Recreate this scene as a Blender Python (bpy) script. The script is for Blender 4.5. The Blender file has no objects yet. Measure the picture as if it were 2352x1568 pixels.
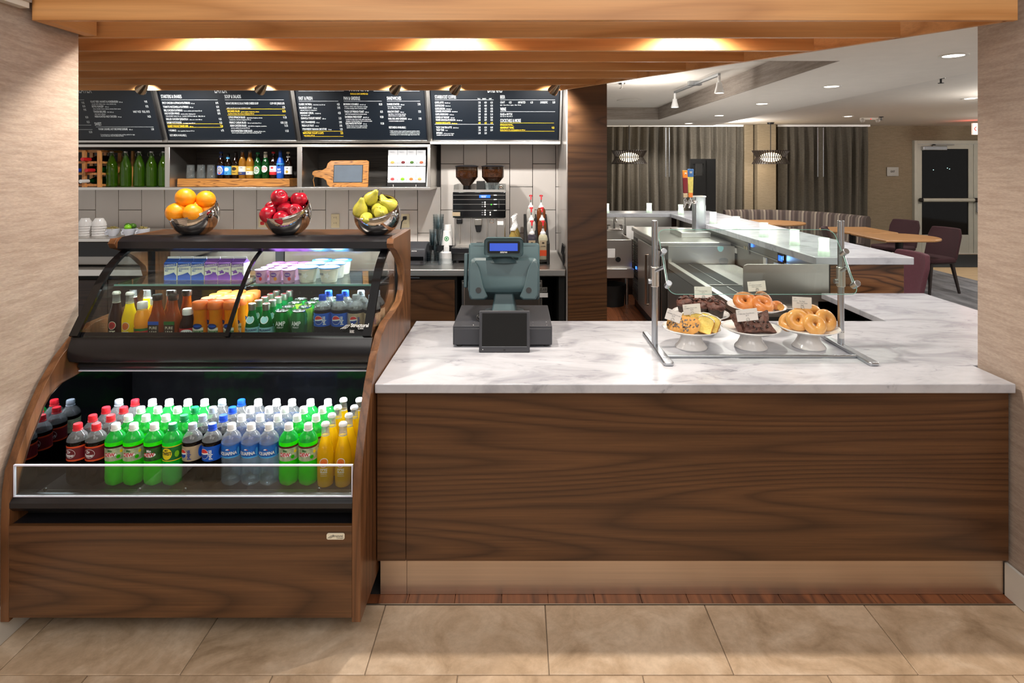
import bpy, bmesh, math, random
from mathutils import Vector, Matrix, noise
R = math.radians; PI = math.pi
random.seed(7)
sc = bpy.context.scene; COL = sc.collection
# ---------------------------------------------------------------- camera
F, CX, CY, ZC = 1339.0, 1190.0, 380.0, 1.667          # focal length and principal point for 2352 x 1568
cam = bpy.data.cameras.new('camera'); camo = bpy.data.objects.new('camera', cam); COL.objects.link(camo)
camo.location = (0, 0, ZC); camo.rotation_euler = (PI / 2, 0, 0)
cam.sensor_width = 36.0; cam.lens = 36.0 * F / 2352.0
cam.shift_x = -(CX - 1176.0) / 2352.0; cam.shift_y = -(784.0 - CY) / 2352.0
cam.clip_start = 0.05; cam.clip_end = 60
sc.camera = camo
sc.view_settings.view_transform = 'Standard'; sc.view_settings.look = 'None'
sc.view_settings.gamma = 1.0; sc.view_settings.use_curve_mapping = False
sc.view_settings.exposure = 0.0
sc.cycles.transparent_max_bounces = 28; sc.cycles.max_bounces = 10; sc.cycles.sample_clamp_indirect = 6.0
# ---------------------------------------------------------------- world and lights
w = bpy.data.worlds.new('world'); sc.world = w; w.use_nodes = True
w.node_tree.nodes['Background'].inputs[0].default_value = (1.0, 0.94, 0.885, 1)
w.node_tree.nodes['Background'].inputs[1].default_value = 0.56
def light(kind, name, loc, energy, col=(1, 1, 1), size=0.1, size_y=None, aim=None, spot=None, blend=0.5):
    L = bpy.data.lights.new(name, kind); L.energy = energy; L.color = col
    if kind == 'AREA':
        L.size = size
        if size_y: L.shape = 'RECTANGLE'; L.size_y = size_y
    else:
        L.shadow_soft_size = size
    if kind == 'SPOT': L.spot_size = R(spot or 90); L.spot_blend = blend
    o = bpy.data.objects.new(name, L); COL.objects.link(o); o.location = loc
    d = Vector(aim) - Vector(loc) if aim is not None else Vector((0, 0, -1))
    o.rotation_euler = d.to_track_quat('-Z', 'Y').to_euler()
    return o
WARM = (1.0, 0.89, 0.77); NEUT = (1.0, 0.95, 0.90); COOL = (0.90, 0.96, 1.0)
# added front fill, standing in for unseen lobby lighting (behind and above the camera)
light('AREA', 'lobby_fill', (-1.3, -0.6, 2.95), 38, NEUT, 2.2, 1.6, aim=(-0.9, 2.2, 0.4))
light('AREA', 'lobby_fill', (1.3, -0.6, 2.95), 38, NEUT, 2.2, 1.6, aim=(0.9, 2.2, 0.4))
# added fill lights without fixtures, brightening the dining area and its ceiling
for q in ((4.6, 3.4, 2.25), (5.2, 5.8, 2.25), (7.6, 8.2, 2.25), (3.6, 9.8, 2.3)):
    light('POINT', 'dining_fill', q, 58, NEUT, .18)
light('POINT', 'bar_fill', (1.2, 5.4, 2.2), 20, NEUT, .15)  # unseen fill added to brighten the bar and the tray ceiling
# ---------------------------------------------------------------- mesh helpers
def X(x, Y): return (x - CX) * Y / F
def Z(y, Y): return ZC - (y - CY) * Y / F
def at(x, y, Y): return Vector((X(x, Y), Y, Z(y, Y)))
def T(*a): return Matrix.Translation(Vector(a))
def RX(d): return Matrix.Rotation(R(d), 4, 'X')
def RY(d): return Matrix.Rotation(R(d), 4, 'Y')
def RZ(d): return Matrix.Rotation(R(d), 4, 'Z')
_txt = {}
def txt(s, bold=0.0):
    k = (s, bold)
    if k not in _txt:
        cu = bpy.data.curves.new('t', 'FONT'); cu.body = s; cu.size = 1; cu.resolution_u = 2; cu.offset = bold
        ob = bpy.data.objects.new('t', cu)
        me = bpy.data.meshes.new_from_object(ob)
        v = [(p.co.x, p.co.y) for p in me.vertices]; f = [tuple(p.vertices) for p in me.polygons]
        bpy.data.objects.remove(ob); bpy.data.curves.remove(cu); bpy.data.meshes.remove(me)
        x0 = min((p[0] for p in v), default=0); x1 = max((p[0] for p in v), default=0)
        _txt[k] = ([(p[0] - x0, p[1]) for p in v], f, x1 - x0)
    return _txt[k]
class B:
    def __init__(s): s.v = []; s.f = []; s.m = []
    def add(s, v, f, m=0, M=None):
        o = len(s.v)
        s.v += [tuple(M @ Vector(p)) for p in v] if M is not None else [tuple(p) for p in v]
        s.f += [tuple(i + o for i in q) for q in f]
        s.m += m if isinstance(m, list) else [m] * len(f)
        return s
    def box(s, x0, x1, y0, y1, z0, z1, m=0, M=None):
        v = [(x, y, z) for x in (x0, x1) for y in (y0, y1) for z in (z0, z1)]
        return s.add(v, [(0, 1, 3, 2), (4, 6, 7, 5), (0, 4, 5, 1), (2, 3, 7, 6), (0, 2, 6, 4), (1, 5, 7, 3)], m, M)
    def lathe(s, prof, n=24, m=0, M=None, rf=None, caps=True, a0=0, a1=360):
        full = abs(a1 - a0) >= 359.9; nn = n if full else n + 1
        v = []; rows = []
        for q in prof:
            r, z = q[0], q[1]
            if r < 1e-6:
                rows.append([len(v)] * nn); v.append((0, 0, z))
            else:
                rows.append(list(range(len(v), len(v) + nn)))
                for i in range(nn):
                    a = R(a0) + (R(a1 - a0)) * i / n
                    k = rf(a, z) if rf else 1
                    v.append((r * k * math.cos(a), r * k * math.sin(a), z))
        f = []; ms = []
        for j in range(len(prof) - 1):
            mm = prof[j][2] if len(prof[j]) > 2 else m
            for i in range(n):
                k = (i + 1) % nn
                q = [rows[j][i], rows[j][k], rows[j + 1][k], rows[j + 1][i]]
                q = [x for t, x in enumerate(q) if x not in q[:t]]
                if len(q) > 2: f.append(tuple(q)); ms.append(mm)
        if caps and full:
            if prof[0][0] > 1e-6: f.append(tuple(reversed(rows[0]))); ms.append(prof[0][2] if len(prof[0]) > 2 else m)
            if prof[-1][0] > 1e-6: f.append(tuple(rows[-1])); ms.append(prof[-2][2] if len(prof[-2]) > 2 else m)
        return s.add(v, f, ms, M)
    def cyl(s, p0, p1, r, n=16, m=0, r1=None, M=None):
        p0 = Vector(p0); p1 = Vector(p1); d = p1 - p0
        q = d.to_track_quat('Z', 'Y').to_matrix().to_4x4()
        A = T(*p0) @ q
        if M is not None: A = M @ A
        return s.lathe([(r, 0), (r if r1 is None else r1, d.length)], n, m, A)
    def tube(s, path, r, n=8, m=0, closed=False, M=None):
        P = [Vector(p) for p in path]; L = len(P); v = []; f = []
        t0 = (P[1] - P[0]).normalized(); u = t0.orthogonal().normalized()
        for i in range(L):
            a = P[i - 1] if (i or closed) else P[0]; b = P[(i + 1) % L] if (i < L - 1 or closed) else P[-1]
            t = (b - a).normalized()
            u = (u - t * u.dot(t)); u = u.normalized() if u.length > 1e-6 else t.orthogonal().normalized()
            w_ = t.cross(u); rr = r[i] if isinstance(r, (list, tuple)) else r
            for k in range(n):
                c = 2 * PI * k / n; v.append(P[i] + u * rr * math.cos(c) + w_ * rr * math.sin(c))
        for i in range(L if closed else L - 1):
            j = (i + 1) % L
            for k in range(n): f.append((i * n + k, i * n + (k + 1) % n, j * n + (k + 1) % n, j * n + k))
        if not closed: f.append(tuple(range(n))); f.append(tuple(range((L - 1) * n, L * n)))
        return s.add(v, f, m, M)
    def prism(s, poly, ax, a, b, m=0, M=None):
        g = {'x': lambda p, t: (t, p[0], p[1]), 'y': lambda p, t: (p[0], t, p[1]), 'z': lambda p, t: (p[0], p[1], t)}[ax]
        n = len(poly); v = [g(p, a) for p in poly] + [g(p, b) for p in poly]
        f = [tuple(range(n)), tuple(range(2 * n - 1, n - 1, -1))] + [(i, (i + 1) % n, n + (i + 1) % n, n + i) for i in range(n)]
        return s.add(v, f, m, M)
    def strip(s, prof, ax, a, b, th=0.0, m=0, M=None):       # open profile swept along an axis, given a thickness
        n = len(prof)
        if th:
            nor = []
            for i in range(n):
                p = Vector(prof[max(i - 1, 0)]); q = Vector(prof[min(i + 1, n - 1)]); d = (q - p).normalized()
                nor.append((-d.y * th, d.x * th))
            poly = list(prof) + [(prof[i][0] + nor[i][0], prof[i][1] + nor[i][1]) for i in range(n - 1, -1, -1)]
            g = {'x': lambda p, t: (t, p[0], p[1]), 'y': lambda p, t: (p[0], t, p[1])}[ax]
            k = len(poly); v = [g(p, a) for p in poly] + [g(p, b) for p in poly]; f = []
            for i in range(n - 1):
                j = k - 1 - i
                f += [(i, i + 1, j - 1, j), (k + i, k + j, k + j - 1, k + i + 1)]
            f += [(i, (i + 1) % k, k + (i + 1) % k, k + i) for i in range(k)]
            return s.add(v, f, m, M)
        g = {'x': lambda p, t: (t, p[0], p[1]), 'y': lambda p, t: (p[0], t, p[1])}[ax]
        return s.add([g(p, a) for p in prof] + [g(p, b) for p in prof], [(i, i + 1, n + i + 1, n + i) for i in range(n - 1)], m, M)
    def sphere(s, c, r, n=16, k=10, m=0, sc=(1, 1, 1), M=None, fn=None):
        pr = [(r * math.sin(PI * j / k), -r * math.cos(PI * j / k)) for j in range(k + 1)]; pr[0] = (0, -r); pr[-1] = (0, r)
        t = B().lathe(pr, n)
        v = []
        for p in t.v:
            p = Vector(p)
            if fn: p = p * fn(p.normalized())
            v.append((c[0] + p.x * sc[0], c[1] + p.y * sc[1], c[2] + p.z * sc[2]))
        return s.add(v, t.f, m, M)
    def torus(s, R0, r, n=24, k=12, m=0, M=None, fn=None, sz=1.0):
        v = []; f = []
        for i in range(n):
            a = 2 * PI * i / n
            for j in range(k):
                b = 2 * PI * j / k; rr = r * (fn(a, b) if fn else 1)
                v.append(((R0 + rr * math.cos(b)) * math.cos(a), (R0 + rr * math.cos(b)) * math.sin(a), rr * math.sin(b) * sz))
                f.append((i * k + j, ((i + 1) % n) * k + j, ((i + 1) % n) * k + (j + 1) % k, i * k + (j + 1) % k))
        return s.add(v, f, m, M)
    def text(s, t, M, size, sx=1.0, bold=0.0, al='l', m=0, wrap=None):
        """flat lettering in M's xy plane; wrap = radius bends it round a cylinder whose axis is local y and whose front is +z"""
        v, f, wd = txt(t, bold); k = size; off = {'l': 0, 'c': -wd / 2, 'r': -wd}[al]
        if wrap:
            q = []
            for p in v:
                a = (p[0] + off) * k * sx / wrap; q.append((wrap * math.sin(a), p[1] * k, wrap * math.cos(a)))
        else:
            q = [((p[0] + off) * k * sx, p[1] * k, 0) for p in v]
        return s.add(q, f, m, M)
    def disc(s, ru, rv, M, n=20, m=0, wrap=None, a0=0, a1=360, fn=None):
        v = [(0, 0)]; f = []; full = a1 - a0 >= 359.9; nn = n if full else n + 1
        for g in (0.34, 0.67, 1.0):
            for i in range(nn):
                a = R(a0 + (a1 - a0) * i / n); h = fn(a) if fn else 1
                v.append((ru * g * h * math.cos(a), rv * g * h * math.sin(a)))
        for i in range(n):
            j = (i + 1) % nn
            f.append((0, 1 + i, 1 + j))
            for q in (0, 1): f.append((1 + q * nn + i, 1 + (q + 1) * nn + i, 1 + (q + 1) * nn + j, 1 + q * nn + j))
        if wrap: v = [(wrap * math.sin(p[0] / wrap), p[1], wrap * math.cos(p[0] / wrap)) for p in v]
        else: v = [(p[0], p[1], 0) for p in v]
        return s.add(v, f, m, M)
def org(o):
    p = Vector((0, 0, 0))
    while o is not None: p += o.location; o = o.parent
    return p
def build(b, name, mats, parent=None, bev=0, seg=2, sharp=38, label=None, local=False, loc=None, recalc=True):
    me = bpy.data.meshes.new(name)
    d = Vector((0, 0, 0)) if (local or parent is None) else org(parent)
    if parent is None and loc is not None: d = Vector(loc)
    me.from_pydata([(p[0] - d.x, p[1] - d.y, p[2] - d.z) for p in b.v], [], b.f)
    mats = mats if isinstance(mats, (list, tuple)) else [mats]
    for q in mats: me.materials.append(MT[q])
    me.polygons.foreach_set('material_index', b.m)
    if recalc:
        bm = bmesh.new(); bm.from_mesh(me); bmesh.ops.recalc_face_normals(bm, faces=bm.faces); bm.to_mesh(me); bm.free()
    me.polygons.foreach_set('use_smooth', [True] * len(me.polygons))
    me.set_sharp_from_angle(angle=R(sharp))
    o = bpy.data.objects.new(name, me); COL.objects.link(o)
    if parent is not None: o.parent = parent
    elif loc is not None: o.location = loc
    if bev:
        q = o.modifiers.new('bevel', 'BEVEL'); q.width = bev; q.segments = seg; q.limit_method = 'ANGLE'; q.angle_limit = R(40)
    if label: o['label'] = label
    return o
def thing(name, label, cat, loc=(0, 0, 0), group=None, rz=0):
    o = bpy.data.objects.new(name, None); COL.objects.link(o); o.location = loc; o.rotation_euler = (0, 0, R(rz))
    o.empty_display_size = 0.05
    return tag(o, label, cat, group)
def tag(o, label, cat, group=None):
    o['label'] = label; o['category'] = cat
    if group: o['group'] = group
    return o
def struct(o, label=None, cat=None):
    o['kind'] = 'structure'
    if label: o['label'] = label
    if cat: o['category'] = cat
    return o
def dup(root, loc, rz=None, label=None, group=None, scale=None, rot=None):
    r = root.copy(); COL.objects.link(r); r.location = loc
    if rz is not None: r.rotation_euler = (0, 0, R(rz))
    if rot is not None: r.rotation_euler = rot
    if scale: r.scale = (scale,) * 3 if not isinstance(scale, tuple) else scale
    if label: r['label'] = label
    if group: r['group'] = group
    for ch in list(root.children):
        c = ch.copy(); COL.objects.link(c); c.parent = r
        for g in list(ch.children):
            e = g.copy(); COL.objects.link(e); e.parent = c
    return r
class Proto:
    """first use moves the original, later uses copy it"""
    def __init__(s, root): s.root = root; s.used = False
    def put(s, loc, rz=0, label=None, group=None, scale=None, rot=None):
        if s.used: return dup(s.root, loc, rz, label, group, scale, rot)
        s.used = True; r = s.root; r.location = loc; r.rotation_euler = rot if rot is not None else (0, 0, R(rz))
        if scale: r.scale = (scale,) * 3 if not isinstance(scale, tuple) else scale
        if label: r['label'] = label
        if group: r['group'] = group
        return r
def rbox(w, h, r, n=5):
    """rounded rectangle outline centred on 0"""
    out = []
    for cx, cy, a in ((w / 2 - r, h / 2 - r, 0), (-w / 2 + r, h / 2 - r, 90), (-w / 2 + r, -h / 2 + r, 180), (w / 2 - r, -h / 2 + r, 270)):
        for i in range(n + 1): out.append((cx + r * math.cos(R(a + 90 * i / n)), cy + r * math.sin(R(a + 90 * i / n))))
    return out
# ---------------------------------------------------------------- materials
MT = {}
def H(h):
    c = [int(h[i:i + 2], 16) / 255 for i in (0, 2, 4)]
    return tuple(x / 12.92 if x <= 0.04045 else ((x + 0.055) / 1.055) ** 2.4 for x in c) + (1,)
def nn(nt, t, ins=None, **kw):
    n = nt.nodes.new(t)
    for k, v in kw.items(): setattr(n, k, v)
    for k, v in (ins or {}).items():
        if isinstance(v, bpy.types.NodeSocket): nt.links.new(v, n.inputs[k])
        else: n.inputs[k].default_value = v
    return n
def newm(name):
    m = bpy.data.materials.new(name); m.use_nodes = True; MT[name] = m
    return m, m.node_tree, m.node_tree.nodes['Principled BSDF']
def coords(nt, kind='Object', scale=(1, 1, 1)):
    if kind == 'World': s = nt.nodes.new('ShaderNodeNewGeometry').outputs['Position']
    else: s = nt.nodes.new('ShaderNodeTexCoord').outputs[kind]
    return nn(nt, 'ShaderNodeMapping', {'Vector': s, 'Scale': scale}).outputs[0]
def ramp(nt, fac, stops):
    r = nn(nt, 'ShaderNodeValToRGB', {'Fac': fac}); e = r.color_ramp.elements
    e[0].position, e[0].color = stops[0]; e[1].position, e[1].color = stops[-1]
    for p, c in stops[1:-1]:
        q = e.new(p); q.color = c
    return r.outputs[0]
def mul(c, k): return (min(c[0] * k, 1), min(c[1] * k, 1), min(c[2] * k, 1), 1)
def plain(name, col, rough=0.5, metal=0.0, var=0.06, vs=9, bump=0.0, bs=250, coat=0.0, spec=0.5, emit=None, es=0.0, sheen=0.0, aniso=None, sss=0.0):
    m, nt, bs_ = newm(name); c = H(col) if isinstance(col, str) else col
    n = nn(nt, 'ShaderNodeTexNoise', {'Vector': coords(nt, 'Object', aniso or (1, 1, 1)), 'Scale': vs, 'Detail': 3})
    nt.links.new(ramp(nt, n.outputs[0], [(0.3, mul(c, 1 - var)), (0.7, mul(c, 1 + var))]), bs_.inputs['Base Color'])
    bs_.inputs['Roughness'].default_value = rough; bs_.inputs['Metallic'].default_value = metal
    bs_.inputs['Specular IOR Level'].default_value = spec; bs_.inputs['Coat Weight'].default_value = coat
    bs_.inputs['Coat Roughness'].default_value = 0.08
    if sheen: bs_.inputs['Sheen Weight'].default_value = sheen
    if sss:
        bs_.inputs['Subsurface Weight'].default_value = sss; bs_.inputs['Subsurface Radius'].default_value = (0.02, 0.01, 0.006)
    if bump:
        k = nn(nt, 'ShaderNodeTexNoise', {'Vector': coords(nt, 'Object', aniso or (1, 1, 1)), 'Scale': bs, 'Detail': 2})
        b = nn(nt, 'ShaderNodeBump', {'Height': k.outputs[0], 'Strength': bump, 'Distance': 0.002})
        nt.links.new(b.outputs[0], bs_.inputs['Normal'])
    if emit:
        bs_.inputs['Emission Color'].default_value = H(emit) if isinstance(emit, str) else emit; bs_.inputs['Emission Strength'].default_value = es
    return m
def wood(name, c0, c1, c2, axis='x', rings=7.0, rough=0.38, sc1=(0.55, 4.0, 4.0), fine=0.35, det=1.2, coat=0.0, wcoord='World'):
    """grain along an axis: stretched noise folded into rings, with fine fibres over it"""
    m, nt, bs_ = newm(name); p = {'x': (0, 1, 2), 'y': (1, 0, 2), 'z': (1, 2, 0)}[axis]
    def o(t):
        s = [0, 0, 0]
        s['xyz'.index(axis)] = t[0]
        for k in range(3):
            if k != 'xyz'.index(axis): s[k] = t[1]
        return tuple(s)
    n = nn(nt, 'ShaderNodeTexNoise', {'Vector': coords(nt, wcoord, o(sc1)), 'Scale': 1.0, 'Detail': det, 'Roughness': 0.42, 'Distortion': 0.12})
    k = nn(nt, 'ShaderNodeMath', {0: n.outputs[0], 1: rings}, operation='MULTIPLY')
    g = nn(nt, 'ShaderNodeMath', {0: k.outputs[0]}, operation='FRACT')
    f = nn(nt, 'ShaderNodeTexNoise', {'Vector': coords(nt, wcoord, o((3.0, 140.0))), 'Scale': 1.0, 'Detail': 3.0, 'Roughness': 0.6})
    a = ramp(nt, g.outputs[0], [(0.0, H(c0)), (0.22, H(c1)), (0.60, H(c2)), (0.84, H(c1)), (1.0, H(c0))])
    b = ramp(nt, f.outputs[0], [(0.3, (0.55, 0.52, 0.5, 1)), (0.62, (1.12, 1.12, 1.12, 1))])
    x = nn(nt, 'ShaderNodeMix', {0: fine, 6: a, 7: b}, data_type='RGBA', blend_type='MULTIPLY')
    s2 = nn(nt, 'ShaderNodeTexNoise', {'Vector': coords(nt, wcoord, o((0.5, 30.0))), 'Scale': 1.0, 'Detail': 4.0, 'Roughness': 0.6, 'Distortion': 0.3})
    x = nn(nt, 'ShaderNodeMix', {0: fine, 6: x.outputs[2], 7: ramp(nt, s2.outputs[0], [(0.32, (0.62, 0.58, 0.55, 1)), (0.66, (1.16, 1.15, 1.13, 1))])}, data_type='RGBA', blend_type='MULTIPLY')
    nt.links.new(x.outputs[2], bs_.inputs['Base Color'])
    bs_.inputs['Roughness'].default_value = rough; bs_.inputs['Coat Weight'].default_value = coat; bs_.inputs['Coat Roughness'].default_value = 0.15
    bu = nn(nt, 'ShaderNodeBump', {'Height': f.outputs[0], 'Strength': 0.05, 'Distance': 0.001}); nt.links.new(bu.outputs[0], bs_.inputs['Normal'])
def steel(name, col='dedbd6', rough=0.33, axis=(2, 2, 160), var=0.015, metal=1.0):
    m, nt, bs_ = newm(name); c = H(col)
    n = nn(nt, 'ShaderNodeTexNoise', {'Vector': coords(nt, 'World', axis), 'Scale': 1.0, 'Detail': 3})
    nt.links.new(ramp(nt, n.outputs[0], [(0.3, mul(c, 1 - var)), (0.7, mul(c, 1 + var))]), bs_.inputs['Base Color'])
    rr = nn(nt, 'ShaderNodeMapRange', {0: n.outputs[0], 1: 0.3, 2: 0.7, 3: rough * 0.97, 4: rough * 1.03}); nt.links.new(rr.outputs[0], bs_.inputs['Roughness'])
    bs_.inputs['Metallic'].default_value = metal
def schlick(nt, ior):
    f0 = ((ior - 1) / (ior + 1)) ** 2
    lw = nn(nt, 'ShaderNodeLayerWeight', {'Blend': 0.5})
    p = nn(nt, 'ShaderNodeMath', {0: lw.outputs['Facing'], 1: 5.0}, operation='POWER')
    return nn(nt, 'ShaderNodeMath', {0: p.outputs[0], 1: 1 - f0, 2: f0}, operation='MULTIPLY_ADD')
def glass(name, tint='ffffff', rough=0.0, ior=1.45, face=None, edge=None):
    """thin clear sheet: transparent with a Fresnel reflection"""
    m, nt, bs_ = newm(name); out = nt.nodes['Material Output']; nt.nodes.remove(bs_)
    tc = H(tint) if isinstance(tint, str) else tint
    if edge:
        lw = nn(nt, 'ShaderNodeLayerWeight', {'Blend': 0.35})
        tcs = ramp(nt, lw.outputs['Facing'], [(0.2, tc), (0.95, H(edge))])
        t = nn(nt, 'ShaderNodeBsdfTransparent', {0: tcs})
    else: t = nn(nt, 'ShaderNodeBsdfTransparent', {0: tc})
    g = nn(nt, 'ShaderNodeBsdfGlossy', {'Roughness': rough, 'Color': (1, 1, 1, 1)})
    fr = schlick(nt, ior)
    x = nn(nt, 'ShaderNodeMixShader', {0: fr.outputs[0], 1: t.outputs[0], 2: g.outputs[0]}); nt.links.new(x.outputs[0], out.inputs[0])
def liquid(name, col, tl=0.5, clear=0.0, ior=1.4, rough=0.03):
    """coloured drink behind thin plastic: diffuse and translucent body, some see-through, gloss on top"""
    m, nt, bs_ = newm(name); out = nt.nodes['Material Output']; nt.nodes.remove(bs_); c = H(col)
    no = nn(nt, 'ShaderNodeTexNoise', {'Vector': coords(nt), 'Scale': 30, 'Detail': 1})
    cc = ramp(nt, no.outputs[0], [(0.3, mul(c, 0.92)), (0.7, mul(c, 1.06))])
    d = nn(nt, 'ShaderNodeBsdfDiffuse', {0: cc}); t = nn(nt, 'ShaderNodeBsdfTranslucent', {0: cc})
    a = nn(nt, 'ShaderNodeMixShader', {0: tl, 1: d.outputs[0], 2: t.outputs[0]}).outputs[0]
    if clear:
        tr = nn(nt, 'ShaderNodeBsdfTransparent', {0: cc}); a = nn(nt, 'ShaderNodeMixShader', {0: clear, 1: a, 2: tr.outputs[0]}).outputs[0]
    g = nn(nt, 'ShaderNodeBsdfGlossy', {'Roughness': rough}); fr = schlick(nt, ior)
    x = nn(nt, 'ShaderNodeMixShader', {0: fr.outputs[0], 1: a, 2: g.outputs[0]}); nt.links.new(x.outputs[0], out.inputs[0])
def emis(name, col, s):
    m, nt, bs_ = newm(name); out = nt.nodes['Material Output']; nt.nodes.remove(bs_)
    e = nn(nt, 'ShaderNodeEmission', {0: H(col), 1: s}); nt.links.new(e.outputs[0], out.inputs[0])
# woods
wood('walnut', '482e19', '5c3d24', '664529', 'x', 34, 0.38, (0.22, 2.3), 0.52, 1.6)
wood('walnut_v', '5a3a20', '70492c', '7a5233', 'z', 24, 0.34, (0.25, 2.6), 0.5, 1.6)
wood('walnut_bar', '45290f', '7e5230', '8f6038', 'x', 13, 0.35, (0.9, 7.0), 0.5)
wood('walnut_dark', '1d120c', '3f2b1f', '33221a', 'x', 9, 0.4, (0.8, 7.0))
wood('maple', 'c4884e', 'da9e62', 'e0a76c', 'x', 5, 0.40, (0.5, 5.0), 0.18)
wood('maple_y', 'c4884e', 'da9e62', 'e0a76c', 'y', 5, 0.40, (0.5, 5.0), 0.18)
wood('oak_table', '9a6e42', 'b08458', 'aa7e52', 'x', 6, 0.35, (0.8, 9.0), 0.25)
wood('acacia', '6b3f18', 'b9803e', 'a36c30', 'x', 7, 0.4, (3.0, 22.0), 0.3)
wood('pine_rack', 'b0703a', 'd29355', 'cc8b4d', 'z', 5, 0.5, (3.0, 25.0), 0.2)
wood('plank_red', '5d3320', '8e5636', '7c4a2e', 'y', 5, 0.35, (0.8, 9.0), 0.3)
wood('plank_light', 'b39a78', 'cfb792', 'c5ac87', 'x', 5, 0.4, (0.6, 7.0), 0.2)
wood('shelf_dark', '17140f', '37322c', '2b2723', 'x', 6, 0.55, (1.0, 12.0), 0.4)
# marble
def marble():
    m, nt, bs_ = newm('marble'); co = coords(nt, 'World', (1.0, 1.0, 1.0))
    co2 = nn(nt, 'ShaderNodeMapping', {'Vector': co, 'Rotation': (0, 0, R(-32)), 'Scale': (1.5, 3.6, 2.0)}).outputs[0]
    a = nn(nt, 'ShaderNodeTexNoise', {'Vector': co2, 'Scale': 1.7, 'Detail': 5, 'Roughness': 0.6, 'Distortion': 0.9})
    b = nn(nt, 'ShaderNodeTexNoise', {'Vector': co2, 'Scale': 3.2, 'Detail': 6, 'Roughness': 0.66, 'Distortion': 1.6})
    ca = ramp(nt, a.outputs[0], [(0.28, H('9c9da6')), (0.48, H('c2c4cb')), (0.64, H('cbcdd4'))])
    cb = ramp(nt, b.outputs[0], [(0.30, H('a8a9b0')), (0.40, (0.93, 0.93, 0.94, 1)), (0.52, (1, 1, 1, 1))])
    x = nn(nt, 'ShaderNodeMix', {0: 0.75, 6: ca, 7: cb}, data_type='RGBA', blend_type='MULTIPLY')
    nt.links.new(x.outputs[2], bs_.inputs['Base Color']); bs_.inputs['Roughness'].default_value = 0.24
marble()
def travertine():
    m, nt, bs_ = newm('travertine')
    oi = nn(nt, 'ShaderNodeObjectInfo'); geo = nt.nodes.new('ShaderNodeNewGeometry').outputs['Position']
    k = nn(nt, 'ShaderNodeMath', {0: oi.outputs['Random'], 1: 40.0}, operation='MULTIPLY')
    ad = nn(nt, 'ShaderNodeVectorMath', {0: geo, 1: k.outputs[0]}, operation='ADD').outputs[0]
    a = nn(nt, 'ShaderNodeTexNoise', {'Vector': ad, 'Scale': 4.2, 'Detail': 6, 'Roughness': 0.62, 'Distortion': 1.1})
    b = nn(nt, 'ShaderNodeTexNoise', {'Vector': ad, 'Scale': 42, 'Detail': 5, 'Roughness': 0.7})
    ca = ramp(nt, a.outputs[0], [(0.28, H('a58c70')), (0.48, H('c9af92')), (0.70, H('e2ccb2'))])
    cb = ramp(nt, b.outputs[0], [(0.25, (0.76, 0.74, 0.71, 1)), (0.60, (1.06, 1.06, 1.06, 1))])
    x = nn(nt, 'ShaderNodeMix', {0: 0.6, 6: ca, 7: cb}, data_type='RGBA', blend_type='MULTIPLY')
    nt.links.new(x.outputs[2], bs_.inputs['Base Color']); bs_.inputs['Roughness'].default_value = 0.33
    bu = nn(nt, 'ShaderNodeBump', {'Height': b.outputs[0], 'Strength': 0.12, 'Distance': 0.002}); nt.links.new(bu.outputs[0], bs_.inputs['Normal'])
travertine()
def paper(name, c0, c1, sc_=(3.0, 3.0, 46.0), sc2=(26, 26, 190), rough=0.85):
    m, nt, bs_ = newm(name)
    a = nn(nt, 'ShaderNodeTexNoise', {'Vector': coords(nt, 'World', sc_), 'Scale': 1.0, 'Detail': 4, 'Roughness': 0.6})
    b = nn(nt, 'ShaderNodeTexNoise', {'Vector': coords(nt, 'World', sc2), 'Scale': 1.0, 'Detail': 2})
    ca = ramp(nt, a.outputs[0], [(0.38, H(c0)), (0.60, H(c1))]); cb = ramp(nt, b.outputs[0], [(0.3, (0.86, 0.86, 0.86, 1)), (0.7, (1.08, 1.08, 1.08, 1))])
    x = nn(nt, 'ShaderNodeMix', {0: 0.8, 6: ca, 7: cb}, data_type='RGBA', blend_type='MULTIPLY')
    nt.links.new(x.outputs[2], bs_.inputs['Base Color']); bs_.inputs['Roughness'].default_value = rough
    bu = nn(nt, 'ShaderNodeBump', {'Height': b.outputs[0], 'Strength': 0.25, 'Distance': 0.002}); nt.links.new(bu.outputs[0], bs_.inputs['Normal'])
paper('wallpaper', 'a49284', 'b2a193', (7, 7, 70), (60, 60, 220))
paper('wallpaper_far', '84765f', '8d7f68', (10, 10, 60), (50, 50, 200))
paper('wallpaper_grey', '8d8278', 'a2978c', (2.2, 2.2, 40))
paper('curtain', '565046', '625c51', (26, 26, 90), (80, 80, 120))
paper('carpet', '55565a', '7b7c80', (7.0, 1.6, 3), (60, 22, 30), 0.95)
def stripes():
    m, nt, bs_ = newm('stripe_fabric')
    u = nt.nodes.new('ShaderNodeTexCoord').outputs['UV']
    sp = nn(nt, 'ShaderNodeSeparateXYZ', {0: u})
    k = nn(nt, 'ShaderNodeMath', {0: sp.outputs[0], 1: 1.0}, operation='FRACT')
    c = ramp(nt, k.outputs[0], [(0.0, H('3c3030')), (0.18, H('6a6056')), (0.24, H('463a38')), (0.45, H('8e8476')), (0.50, H('3a2e2e')), (0.72, H('60544e')), (0.78, H('40342f')), (1.0, H('3a302e'))])
    nt.links.new(c, bs_.inputs['Base Color']); bs_.inputs['Roughness'].default_value = 0.85
stripes()
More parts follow.
